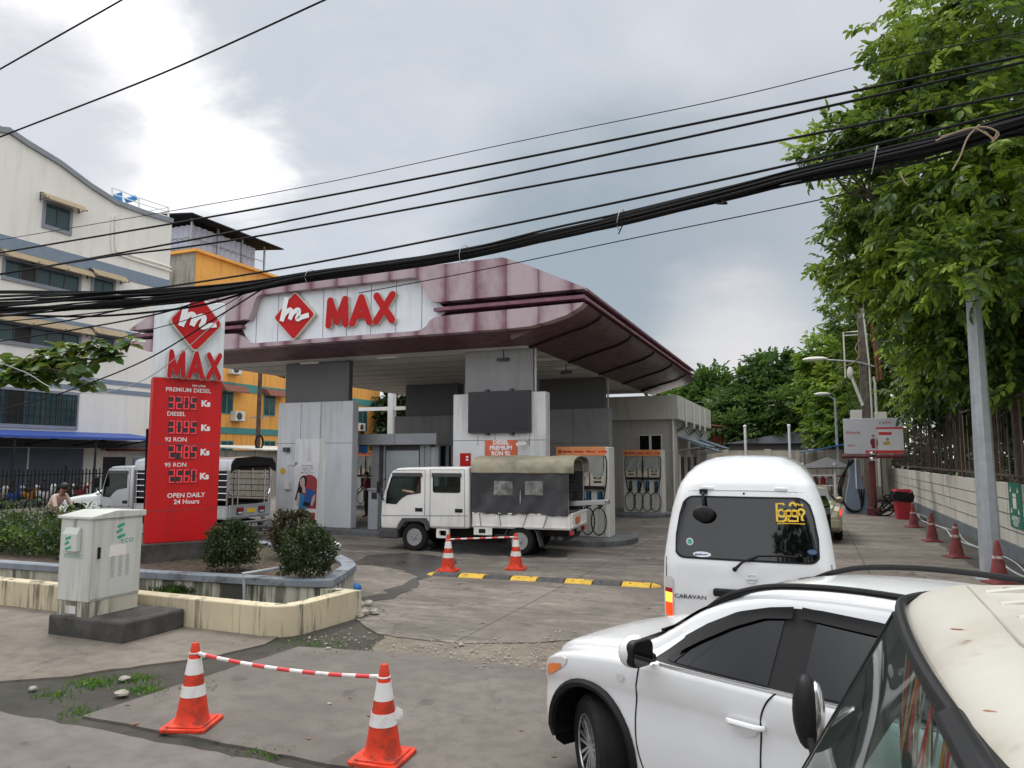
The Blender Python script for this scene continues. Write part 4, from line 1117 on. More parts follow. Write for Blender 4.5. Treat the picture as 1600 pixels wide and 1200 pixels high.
for x, z, lab in ((-3.42, 4.1, 'left slim white post rising over the cream rear wall'), (-.98, 4.1, 'right slim white post rising over the cream rear wall')):
    t = thing('slim_post', lab, 'post', (x, 44.7, 0)); ob('post_shaft', MB().lathe([(.07, 0), (.07, z)], n=8), 'print_white', t); ob('post_cap', MB().sphere((0, 0, z), .1), 'print_white', t)
t = thing('red_shed', 'dark red corrugated metal shed beyond the shop', 'shed', (-8.0, 52, 0))
m = MB()
def cor(u, v): return (-1.5 + 9 * u, -.0 + .05 * math.sin(u * 240), 4.55 * v + (0 if v == 0 else -.16 * abs(u - .2) * 6))
m.grid(cor, 180, 1); m.box(-1.5, 7.5, .1, 6, 0, 3.6)
ob('wall', m, 'red_corrugated', t, smooth=0)
ob('roof', MB().prism([(-1.8, 4.4), (.5, 4.75), (7.8, 3.75), (7.8, 3.68), (.5, 4.66), (-1.8, 4.32)], -.2, 6.2, 'y'), 'roof_tile', t, smooth=0)
t = thing('far_building', 'grey roof of a distant hall between the trees', 'building', (-9, 118, 0))
ob('wall', MB().box(-8, 8, -4, 6, 0, 12.3), 'far_roof', t, smooth=0); ob('roof', MB().prism([(-8.6, 12.3), (0, 13.6), (8.6, 12.3)], -4.6, 6.6, 'y'), 'far_roof', t, smooth=0)
t = thing('dark_shed', 'low dark shed roof under the trees behind rear wall', 'shed', (-1.0, 51, 0))
ob('wall', MB().box(-4, 5, 0, 4, 0, 3.2), 'dark_grey', t, smooth=0); ob('roof', MB().prism([(-4.3, 3.2), (.5, 4.0), (5.3, 3.2)], -.4, 4.4, 'y'), 'far_roof', t, smooth=0)

# ------------------------------------------------------------------ planter, low yellow wall, pylon sign, cabinet
PO = (-10, 10, 0)
out = [(-40, 8.05), (-13, 8.33), (-9.83, 8.5), (-7.2, 8.8), (-6.82, 8.9), gp(520, 908, .47), gp(540, 896, .47), gp(557, 884, .47), gp(552, 877, .47), gp(536, 869, .47), gp(517, 864, .47), (-12.5, 13.2), (-40, 12.4)]
pl = thing('planter_bed', 'raised planting bed with stained sides and grey blue coping', 'planter', PO)
def inset(pts, d):
    n = len(pts); o = []
    cx = sum(p[0] for p in pts) / n; cy = sum(p[1] for p in pts) / n
    for i in range(n):
        a, b, c = Vector(pts[i - 1]), Vector(pts[i]), Vector(pts[(i + 1) % n])
        n1_ = (b - a).normalized(); n2_ = (c - b).normalized(); t_ = (Vector((-n1_.y, n1_.x)) + Vector((-n2_.y, n2_.x))).normalized()
        o.append(tuple(b + t_ * d))
    return o
m = MB().holed(inset(out, .04), [inset(out, .2)], 0, .38, 'z'); ob('planter_wall', m, 'planter_wall', pl, smooth=30, w=PO)
m = MB().holed(out, [inset(out, .24)], .38, .49, 'z'); ob('coping', m, 'planter_cap', pl, smooth=30, bevel=.012, w=PO)
rnd = random.Random(4)
m = MB(); inn = inset(out, .22)
m.prism(inn, .1, .43, 'z', tri=True); ob('soil', m, 'soil', pl, smooth=0, w=PO)
YO = (-8, 7.7, 0)
yw = thing('low_wall', 'knee high stained cream wall in front of the planting bed', 'wall', YO)
o2 = [(-40, 7.58), (-6.62, 7.6), (-6.42, 7.66), (-6.28, 7.78), (-6.22, 7.95), (-6.12, 9.02), (-6.34, 9.04), (-6.43, 7.97), (-6.5, 7.86), (-6.66, 7.82), (-40, 7.8)]
m = MB().prism(o2, -.03, .375, 'z', tri=True); ob('wall_body', m, 'yellow_wall', yw, smooth=40, bevel=.015, w=YO)
m = MB().prism([(-6.34, 8.96), (-6.12, 8.96), (-6.12, 9.1), (-6.95, 9.12), (-6.95, 8.98)], -.03, .36, 'z', tri=True); ob('wall_return', m, 'yellow_wall_end', yw, smooth=0, w=YO)
tag(ob('planter_pipe', MB().tube([(-7.9, 8.66, .1), (-7.9, 8.64, .42), (-7.9, 8.6, .56), (-7.6, 9.1, .6), (-7.25, 9.5, .58)], .022, 7), 'pipe_pvc'), 'thin grey pipe hooked over the planter coping', 'pipe')
t = thing('standpipe', 'pale blue tap standpipe beside the rightmost round bush', 'tap', (*gp(517, 893, .43), .43))
ob('pipe', MB().tube([(0, 0, 0), (0, 0, .42)], .025, 8), 'pipe_pvc', t); ob('tap_head', MB().tube([(-.02, 0, .4), (.06, 0, .46), (.16, .02, .42)], .03, 8), 'print_white', t)

Lp = Vector((*gp(227, 850, .75), .75)); Rp = Vector((*gp(338, 843, .75), .75)); xd = (Rp - Lp).normalized(); SW = (Rp - Lp).length
py = thing('price_pylon', 'tall red and white fuel price sign with raised letters', 'sign', (Lp.x, Lp.y, .42), math.atan2(xd.y, xd.x))
zt = zat(Lp.x, Lp.y, 462) - .42; zr = zat(Lp.x, Lp.y, 589.5) - .42; zb = .33
def sg(u, v):
    """sign-face coordinates (along, height) of a photo pixel"""
    d = _ray(u, v); nx, ny = xd.y, -xd.x
    k = (nx * Lp.x + ny * Lp.y) / (nx * d[0] + ny * d[1])
    return ((d[0] * k - Lp.x) * xd.x + (d[1] * k - Lp.y) * xd.y, 2.3 + d[2] * k - .42)
ob('plinth', MB().box(-.12, SW + .1, -.14, .5, -.3, zb), 'plinth_dark', py, smooth=0, bevel=.02)
ob('red_panel', MB().box(0, SW, 0, .3, zb, zr), 'sign_red', py, smooth=0, bevel=.015)
ob('white_panel', MB().box(0, SW, .004, .296, zr + .002, zt), 'sign_white', py, smooth=0, bevel=.015)
m = MB()
for v in (694, 797): z = sg(280, v)[1]; m.box(.0, SW, -.003, .004, z, z + .008)
ob('panel_joint', m, 'joint', py, smooth=0)
FM = frame((0, 0, 0), (1, 0, 0), (0, 0, 1))
def sface(x, z, off=.003): return frame((x, -off, z), (1, 0, 0), (0, 0, 1))
dx, dz = sg(303, 505)
bd = MB(); hw, hh = SW * .40, .58
bdy = badge(py, sface(dx + .02, dz, .02), hw, hh, .10, (0, 0, 0))
fm, sm = MB(), MB()
lx, lz = sg(262, 587); ux, uz = sg(262, 552)
HH = uz - lz
fat_letters(fm, sm, sface(lx, lz - .0, .04) @ Matrix.Scale(.655, 4, (1, 0, 0)), HH, .40, .13, HH * .31)
ob('letter_body', sm, 'letter_side', py, smooth=20, weld=False); ob('letter_face', fm, 'letter_red', py, smooth=20, weld=False)
m = MB()
for s, u, v, sz, bold in (('PER LITRE', 311, 603.5, .055, .001), ('PREMIUM DIESEL', 295, 610, .108, .001), ('DIESEL', 275.5, 647, .108, .001), ('92 RON', 275, 687, .108, .001), ('95 RON', 274.5, 726.5, .108, .001),
                    ('OPEN DAILY', 291, 774, .115, .002), ('24 Hours', 291.5, 784, .115, .002), ('Ks', 321.5, 631, .155, .008), ('Ks', 321, 669, .155, .008), ('Ks', 320, 707, .155, .008), ('Ks', 319, 744.5, .155, .008)):
    x, z = sg(u, v); lettering(m, s, sface(x, z, .004), sz, .006, bold)
ob('lettering', m, 'print_white', py, smooth=0, weld=False)
SEG = {'0': 'abcdef', '1': 'bc', '2': 'abged', '3': 'abgcd', '4': 'fgbc', '5': 'afgcd', '6': 'afgedc', '8': 'abcdefg', '9': 'abcdfg'}
for dig, v in (('3205', 628.5), ('3095', 667), ('2485', 706), ('2560', 744)):
    x0, z = sg(262.5, v); x1, _ = sg(308, v); H = .245
    dsp = ob('price_display', MB().box(x0, x1, -.006, .01, z - H / 2 - .02, z + H / 2 + .02), 'sign_red', py, smooth=0)
    mo, ml, mk = MB(), MB(), MB(); pw = (x1 - x0) / 4
    for i, ch in enumerate(dig):
        cx = x0 + pw * (i + .5); a, h2, tk = pw * .40, H / 2, .02
        mk.box(cx - a - .008, cx + a + .008, -.011, -.005, z - h2 - .012, z + h2 + .012)
        gs = {'a': (cx - a, cx + a, z + h2 - tk, z + h2), 'g': (cx - a, cx + a, z - tk / 2, z + tk / 2), 'd': (cx - a, cx + a, z - h2, z - h2 + tk),
              'f': (cx - a, cx - a + tk, z, z + h2), 'b': (cx + a - tk, cx + a, z, z + h2), 'e': (cx - a, cx - a + tk, z - h2, z), 'c': (cx + a - tk, cx + a, z - h2, z)}
        for k, (p, q, r_, s_) in gs.items(): (ml if k in SEG[ch] else mo).box(p, q, -.018 if k in 'agd' else -.0175, -.01, r_, s_)
    ob('digit_window', mk, 'screen', dsp, smooth=0, weld=False); ob('lit_digits', ml, 'led_red', dsp, smooth=0, weld=False); ob('unlit_segments', mo, 'led_off', dsp, smooth=0, weld=False)
m = MB()
for k in range(3): m.tube([(.03 + .03 * k, .32, .0), (.0, .34, 1.2), (-.02 + .01 * k, .33, 2.4)], .015, 5)
ob('feed_cable', m, 'cable_black', py)

CBO = (-8.9, 7.02, 0)
tag(ob('concrete_plinth', MB().box(-9.3, -7.93, 6.62, 7.575, -.03, .25), 'plinth_dark', bevel=.03), 'low dark weathered concrete plinth under the telecom cabinet', 'plinth')
cb = thing('telecom_cabinet', 'pale grey green telecom cabinet with green slanted bar logos', 'cabinet', (-8.9, 7.02, .25)); CW = (-8.9, 7.02, .25)
X0, X1, Y0, Y1 = -9.19, -8.61, 6.64, 7.41
za = zat(X1, Y0, 812)
ob('base', MB().box(X0 + .01, X1 - .01, Y0 + .01, Y1 - .01, .25, .44), 'yellow_wall_end', cb, smooth=0, w=CW)
ob('body', MB().box(X0, X1, Y0, Y1, .44, za), 'cabinet', cb, smooth=0, bevel=.012, w=CW)
ob('roof', MB().prism([(Y0 - .03, za), (Y0 - .03, za + .035), ((Y0 + Y1) / 2 - .05, za + .1), (Y1 + .03, za + .075), (Y1 + .03, za)], X0 - .03, X1 + .03, 'x'), 'cabinet', cb, smooth=0, bevel=.008, w=CW)
dr = ob('door', MB().box(X1, X1 + .012, Y0 + .03, Y1 - .02, .47, za - .03), 'cabinet', cb, smooth=0, bevel=.004, w=CW)
m = MB().box(X1 + .012, X1 + .035, Y0 + .09, Y0 + .125, .98, 1.13); ob('door_handle', m, 'black_plastic', dr, smooth=0, bevel=.006, w=CW)
m = MB()
for i in range(3):
    for k in range(12): m.box(X1 + .011, X1 + .016, Y0 + .3 + .11 * i, Y0 + .355 + .11 * i, .72 + .024 * k, .725 + .024 * k)
ob('vent', m, 'acm_mid', dr, smooth=0, w=CW)
def barlogo(mtx, s):
    m = MB()
    for i, (x, wd) in enumerate(((.05, .52), (.0, .42), (.08, .56))):
        y = .52 - .34 * i
        pts = [(x, y), (x + wd, y + .16), (x + wd - .03, y + .34), (x - .02, y + .18)]
        m.prism([(a * s, b * s) for a, b in pts], 0, .002, 'z')
    m.xf(mtx); return m
m = barlogo(frame((X1 + .0125, 7.0, 1.24), (0, 1, 0), (0, 0, 1)), .21); ob('door_logo', m, 'teal_print', dr, smooth=0, w=CW)
m = MB(); lettering(m, 'ECO', frame((X1 + .013, 7.17, 1.175), (0, 1, 0), (0, 0, 1)), .075, .002, .001, sx=1.2, space=1.2); ob('door_lettering', m, 'teal_print', dr, smooth=0, w=CW, weld=False)
m = MB(); m.prism([(.0, 0), (.26, .01), (.25, .15), (.01, .16)], 0, .0012, 'z'); m.xf(frame((X1 + .0125, 6.9, .98), (0, 1, 0), (0, 0, 1))); ob('faded_patch', m, 'office_white', dr, smooth=0, w=CW)
vb = ob('vent_box', MB().prism([(Y0, 1.08), (Y0 - .07, 1.08), (Y0 - .07, 1.3), (Y0 - .03, 1.38), (Y0, 1.38)], -9.06, -8.79, 'x'), 'cabinet', cb, smooth=0, bevel=.008, w=CW)
m = barlogo(frame((-9.0, Y0 - .0705, 1.12), (1, 0, 0), (0, 0, 1)), .19); ob('vent_logo', m, 'teal_print', vb, smooth=0, w=CW)
m = MB(); lettering(m, 'FCOOEEC', frame((-8.91, Y0 - .001, 1.01), (1, 0, 0), (0, 0, 1)), .075, .002, .0, space=1.1); ob('side_lettering', m, 'teal_print', cb, smooth=0, w=CW, weld=False)
ob('hasp', MB().box(-8.93, -8.9, Y0 - .02, Y0, za - .1, za + .01), 'steel', cb, smooth=0, w=CW)
ob('base_hatch', MB().box(-9.02, -8.83, Y0 + .004, Y0 + .012, .28, .38), 'cabinet', cb, smooth=0, w=CW)

# ------------------------------------------------------------------ across the road behind the viewer: seen only mirrored in glass and paint
for x, wd, h, lb, c in ((-16, 17, 5.2, 'plain block across the road mirrored in the crossover windows', 'old_concrete'), (5, 14, 6.0, 'grey shophouse across the road mirrored in the van rear window', 'office_band'), (22, 18, 9.5, 'brown shophouse across the road at the right', 'brown_fabric')):
    t = thing('opposite_building', lb, 'building', (x, -21, 0)); ob('wall', MB().box(-wd / 2, wd / 2, -6, 0, 0, h), c, t, smooth=0); ob('roof', MB().box(-wd / 2 - .4, wd / 2 + .4, -6.4, .5, h, h + .3), 'dark_grey', t, smooth=0)
    for k in range(5):
        for z in (1.0, 4.4): ob('window', MB().box(-wd / 2 + .8 + k * wd / 5.2, -wd / 2 + 2.3 + k * wd / 5.2, -.02, .04, z, z + 1.6), 'glass_building', t, smooth=0)
# ------------------------------------------------------------------ vehicle helpers
def carve(name, base, cutters, mats, parent, bevel=0, seg=3, smooth=40, solver='EXACT', cutmat='interior'):
    """base mesh with rounded edges, minus each cutter"""
    o = bpy.data.objects.new('tmp', mesh_of('tmp', base, [mats, cutmat], 0)); COL.objects.link(o)
    if bevel:
        b = o.modifiers.new('b', 'BEVEL'); b.width = bevel; b.segments = seg; b.limit_method = 'ANGLE'; b.angle_limit = R(25)
    tmp = []
    for c in cutters:
        c.mi = [1] * len(c.f); k = bpy.data.objects.new('cut', mesh_of('cut', c, [mats, cutmat], 0)); COL.objects.link(k); tmp.append(k)
        q = o.modifiers.new('x', 'BOOLEAN'); q.operation = 'DIFFERENCE'; q.object = k; q.solver = solver
    dg = bpy.context.evaluated_depsgraph_get(); dg.update()
    me = bpy.data.meshes.new_from_object(o.evaluated_get(dg))
    for k in tmp + [o]:
        d = k.data; bpy.data.objects.remove(k); bpy.data.meshes.remove(d)
    me.name = name
    me.polygons.foreach_set('use_smooth', [True] * len(me.polygons)); me.set_sharp_from_angle(angle=R(smooth))
    return link(name, me, parent)
def wheel(parent, x, y, r, w, side, steer=0., spokes=0, rim='steel', name='wheel'):
    """side: +1 outer face towards +y"""
    t = link(name, None, parent); t.location = (x, y, r); t.rotation_euler = (0, 0, steer); t.empty_display_size = .1
    m = MB(); rr = r * .64
    m.lathe([(rr, -w / 2), (r * .9, -w / 2), (r * .985, -w * .36), (r, -w * .2), (r, w * .2), (r * .985, w * .36), (r * .9, w / 2), (rr, w / 2), (rr * .96, w * .3), (rr * .96, -w * .3)], (0, 0, 0), 36, 'y'); ob('tyre', m, 'rubber', t)
    s = side; f = w / 2 * s
    if spokes:
        ri = MB(); rb_ = MB(); rb_.lathe([(rr * 1.0, f * .9), (rr * .93, f * .93), (rr * .9, f * .3), (rr * .9, 0)] if s > 0 else [(rr * .9, 0), (rr * .9, f * .3), (rr * .93, f * .93), (rr * 1.0, f * .9)], (0, 0, 0), 36, 'y', False); ob('rim_barrel', rb_, 'black_plastic', t)
        ri.tube([(rr * .95 * math.cos(a), f * .92, rr * .95 * math.sin(a)) for a in np.linspace(0, 2 * PI, 40)[:-1]], .008, 5, True)
        ri.lathe([(.055, f * .45), (.05, f * .7), (.0, f * .72)] if s > 0 else [(.0, f * .72), (.05, f * .7), (.055, f * .45)], (0, 0, 0), 16, 'y')
        for k in range(spokes):
            for da in (-.10, .16):
                a = 2 * PI * k / spokes
                p0 = (.04 * math.cos(a + da * 2), f * .62, .04 * math.sin(a + da * 2)); p1 = (rr * .95 * math.cos(a + da), f * .78, rr * .95 * math.sin(a + da))
                ri.tube([p0, p1], [.015, .013], 4)
        ob('rim', ri, rim, t); ob('brake_disc', MB().lathe([(rr * .88, -.02 * s), (rr * .88, .0)] if s > 0 else [(rr * .88, 0), (rr * .88, .02)], (0, 0, 0), 24, 'y'), 'black_plastic', t)
    else:
        ri = MB().lathe([(rr, f * .85), (rr * .92, f * .95), (rr * .86, f * .6), (rr * .6, f * .45), (rr * .5, f * .7), (rr * .25, f * .75), (rr * .22, f * 1.05), (.0, f * 1.08)] if s > 0 else
                       [(.0, f * 1.08), (rr * .22, f * 1.05), (rr * .25, f * .75), (rr * .5, f * .7), (rr * .6, f * .45), (rr * .86, f * .6), (rr * .92, f * .95), (rr, f * .85)], (0, 0, 0), 28, 'y')
        ob('rim', ri, rim, t)
        m = MB()
        for k in range(8):
            a = 2 * PI * k / 8; m.sphere((rr * .74 * math.cos(a), f * .56, rr * .74 * math.sin(a)), (.03, .014, .03), 8, 5)
        for k in range(5):
            a = 2 * PI * k / 5; m.sphere((rr * .38 * math.cos(a), f * .78, rr * .38 * math.sin(a)), .016, 6, 4)
        ob('wheel_hole', m, 'black_plastic', t)
    return t
def person(name, label, loc, rz, J, hair=True, cap=None, top='shirt_tan', legs='trousers', skin='skin', hands=True, parent=None, group=None):
    """J: joint positions in local metres; one continuous skinned body, clothes as material regions"""
    V = []; E = []; Rd = []; T = []
    def a(p, r, t, c=None):
        V.append(p); Rd.append(r); T.append(t)
        if c is not None: E.append((c, len(V) - 1))
        return len(V) - 1
    L = lambda p, q, f: tuple(p[i] + (q[i] - p[i]) * f for i in range(3))
    pel = a(J['pelvis'], (.15, .12), 1); sp = a(L(J['pelvis'], J['neck'], .45), (.135, .105), 0, pel); ch = a(L(J['pelvis'], J['neck'], .8), (.16, .115), 0, sp)
    nk = a(J['neck'], (.062, .062), 2, ch); h0 = a(L(J['neck'], J['head'], .5), (.07, .08), 2, nk); h1 = a(J['head'], (.085, .1), 2, h0)
    h2 = a(tuple(J['head'][i] + (J['head'][i] - J['neck'][i]) * .5 for i in range(3)), (.06, .07), 2, h1)
    for s in 'lr':
        if s + 'sh' in J:
            sh = a(J[s + 'sh'], (.065, .065), 0, ch); el = a(J[s + 'el'], (.044, .044), 0 if False else 3, sh); wr = a(J[s + 'wr'], (.028, .028), 2, el)
            d = Vector(J[s + 'wr']) - Vector(J[s + 'el']); d.normalize(); ha = a(tuple(Vector(J[s + 'wr']) + d * .08), (.036, .02), 2, wr)
            if hands:
                sd = d.orthogonal().normalized(); up = d.cross(sd)
                for k, (o_, ln) in enumerate(((-.03, .055), (-.01, .068), (.012, .065), (.032, .05))):
                    b = Vector(V[ha]) + sd * o_ + d * .02; f1 = a(tuple(b + d * ln * .5), (.010, .010), 2, ha); a(tuple(b + d * ln - up * ln * .4), (.008, .008), 2, f1)
                b = Vector(V[wr]) + d * .03; f1 = a(tuple(b - sd * .045 + d * .02), (.012, .012), 2, wr); a(tuple(b - sd * .06 + d * .055), (.009, .009), 2, f1)
        if s + 'hip' in J:
            hp = a(J[s + 'hip'], (.095, .095), 1, pel); kn = a(J[s + 'kn'], (.062, .062), 1, hp); an = a(J[s + 'an'], (.04, .04), 1, kn)
            to = a(J[s + 'to'], (.035, .03), 4, an)
    me = bpy.data.meshes.new('p'); me.from_pydata(V, E, []); o = bpy.data.objects.new('p', me); COL.objects.link(o)
    o.modifiers.new('s', 'SKIN')
    for i, v in enumerate(me.skin_vertices[0].data): v.radius = Rd[i] if isinstance(Rd[i], tuple) else (Rd[i], Rd[i]); v.use_root = (i == 0)
    sb = o.modifiers.new('u', 'SUBSURF'); sb.levels = 1; sb.render_levels = 1
    dg = bpy.context.evaluated_depsgraph_get(); dg.update()
    ms = bpy.data.meshes.new_from_object(o.evaluated_get(dg)); bpy.data.objects.remove(o); bpy.data.meshes.remove(me)
    ms.name = name
    for x in (top, legs, skin, top, 'black_plastic'): ms.materials.append(MT[x])
    segs = [(Vector(V[i]), Vector(V[j]), T[j] if T[j] != 3 else 0) for i, j in E]
    for p in ms.polygons:
        c = p.center; best = 1e9; mi = 0
        for A, B, t in segs:
            ab = B - A; k = max(0, min(1, (c - A).dot(ab) / max(1e-9, ab.dot(ab)))); q = (c - A - ab * k).length
            if q < best:
                best = q; mi = t if k > .35 or t in (0, 1) else t
        p.material_index = mi
        p.use_smooth = True
    b = link(name, ms, parent); b.location = loc; b.rotation_euler = (0, 0, rz)
    if label: tag(b, label, 'person', group)
    hd = Vector(J['head']); up = (hd - Vector(J['neck'])).normalized(); fw = Vector(J.get('face', (1, 0, 0)))
    m = MB()
    if hair and not cap:
        m.sphere((0, 0, 0), (.098, .088, .1), 14, 10)
        m.v = [v for v in m.v]; mm = frame(hd + up * .035 - fw * .018, fw.cross(up) * -1, up); m.xf(mm)
        ob('hair', m, 'hair', b)
    if cap:
        m.sphere((0, 0, 0), (.102, .105, .085), 14, 10); m.xf(frame(hd + up * .06, fw.cross(up) * -1, up)); m.obox(tuple(hd + up * .05 + fw * .13), (.12, .15, .015)); ob('cap', m, cap, b)
    m = MB()
    side = fw.cross(up)
    for k in (-1, 1): m.sphere(tuple(hd + fw * .088 + side * k * .03 + up * .015), (.011, .011, .009), 8, 6)
    m.sphere(tuple(hd + fw * .09 - up * .045), (.008, .022, .006), 8, 5); ob('eyes_and_mouth', m, 'hair', b)
    m = MB().sphere(tuple(hd + fw * .098 - up * .012), (.016, .014, .02), 8, 6)
    for k in (-1, 1): m.sphere(tuple(hd + side * k * .085 - up * .005), (.018, .01, .028), 8, 6)
    ob('nose_and_ears', m, skin, b)
    return b

def cat(P, n=6):
    out = []
    for i in range(len(P) - 1):
        p0, p1, p2, p3 = (np.array(P[max(i - 1, 0)]), np.array(P[i]), np.array(P[i + 1]), np.array(P[min(i + 2, len(P) - 1)]))
        for j in range(n):
            t = j / n; q = .5 * ((2 * p1) + (p2 - p0) * t + (2 * p0 - 5 * p1 + 4 * p2 - p3) * t * t + (3 * p1 - p0 - 3 * p2 + p3) * t ** 3)
            q[0] = p1[0] + (p2[0] - p1[0]) * t; out.append(q)
    return out + [np.array(P[-1])]
class Car:
    """lofted car body. stations: x, zlow, wsill, zbelt, wbelt, ztop, wtop"""
    def __init__(s, st, crown=.035):
        s.st = cat(sorted(st, key=lambda a: a[0])); s.crown = crown
        s.xs = np.array([a[0] for a in s.st]); s.A = np.array(s.st)
    def par(s, x): return [float(np.interp(x, s.xs, s.A[:, k])) for k in range(1, 7)]
    def prof(s, x):
        zl, wl, zb, wb, zt, wt = s.par(x)
        r = min(.09, max(.01, (zt - zb) * .6)); P = [(0, zl), (wl * .6, zl), (wl * .9, zl + .01), (wl * .985, zl + .06)]
        for f, q in ((.2, .008), (.4, .012), (.58, .008), (.74, -.006), (.80, -.002), (.86, .010)): P.append((wl + (wb - wl) * f + q * min(1, wl * 1.1), zl + .06 + (zb - .05 - zl - .06) * f))
        P += [(wb, zb - .035), (wb - .006, zb - .01), (wb - .022, zb + .004)]
        a = (wb - .022, zb + .004); b = (wt, zt - r)
        for f in (.2, .4, .6, .8, 1): P.append((a[0] + (b[0] - a[0]) * f, a[1] + (b[1] - a[1]) * f))
        for t in (25, 50, 75): P.append((wt - r * 1.1 * (1 - math.cos(R(t))), zt - r + r * math.sin(R(t))))
        y1 = wt - r * 1.1
        for f in (.85, .6, .3, 0): P.append((y1 * f, zt + s.crown * (1 - f * f) * min(1, (zt - zl) * 1.2)))
        return P
    def hw(s, x, z):
        P = s.prof(x)[3:]
        for i in range(len(P) - 1):
            if P[i][1] <= z <= P[i + 1][1]:
                t = (z - P[i][1]) / max(1e-6, P[i + 1][1] - P[i][1]); return P[i][0] + (P[i + 1][0] - P[i][0]) * t
        return P[-1][0]
    def top(s, x, y):
        zl, wl, zb, wb, zt, wt = s.par(x); f = min(1, abs(y) / max(.05, wt)); return zt + s.crown * (1 - f * f)
    def body(s):
        rings = []
        for a in s.st:
            P = s.prof(a[0]); rings.append([(a[0], y, z) for y, z in P] + [(a[0], -y, z) for y, z in reversed(P[1:-1])])
        return MB().rings(rings)
    def side(s, cols, off, sgn=1, nz=6):
        """patch on the side: cols = [(x, zlo, zhi)]"""
        vs = []; n = nz + 1
        for x, a, b in cols:
            for k in range(n):
                z = a + (b - a) * k / nz; vs.append((x, sgn * (s.hw(x, z) + off), z))
        fs = [(i * n + k, (i + 1) * n + k, (i + 1) * n + k + 1, i * n + k + 1) for i in range(len(cols) - 1) for k in range(nz)]
        return MB().add(vs, fs)
    def cols(s, lo, hi, n=24):
        """lo/hi polylines [(x,z)] sharing the x range"""
        x0, x1 = max(lo[0][0], hi[0][0]), min(lo[-1][0], hi[-1][0]); f = lambda P, x: float(np.interp(x, [p[0] for p in P], [p[1] for p in P]))
        return [(x, f(lo, x), f(hi, x)) for x in np.linspace(x0, x1, n)]
    def line(s, pts, off, sgn=1): return [(x, sgn * (s.hw(x, z) + off), z) for x, z in pts]
    def deck(s, x0, x1, f0, f1, off, nu=14, nv=12):
        def fn(u, v):
            x = x0 + (x1 - x0) * u; w = s.par(x)[5] * (f0 + (f1 - f0) * u); y = -w + 2 * w * v; return (x, y, s.top(x, y) + off)
        return MB().grid(fn, nu, nv)

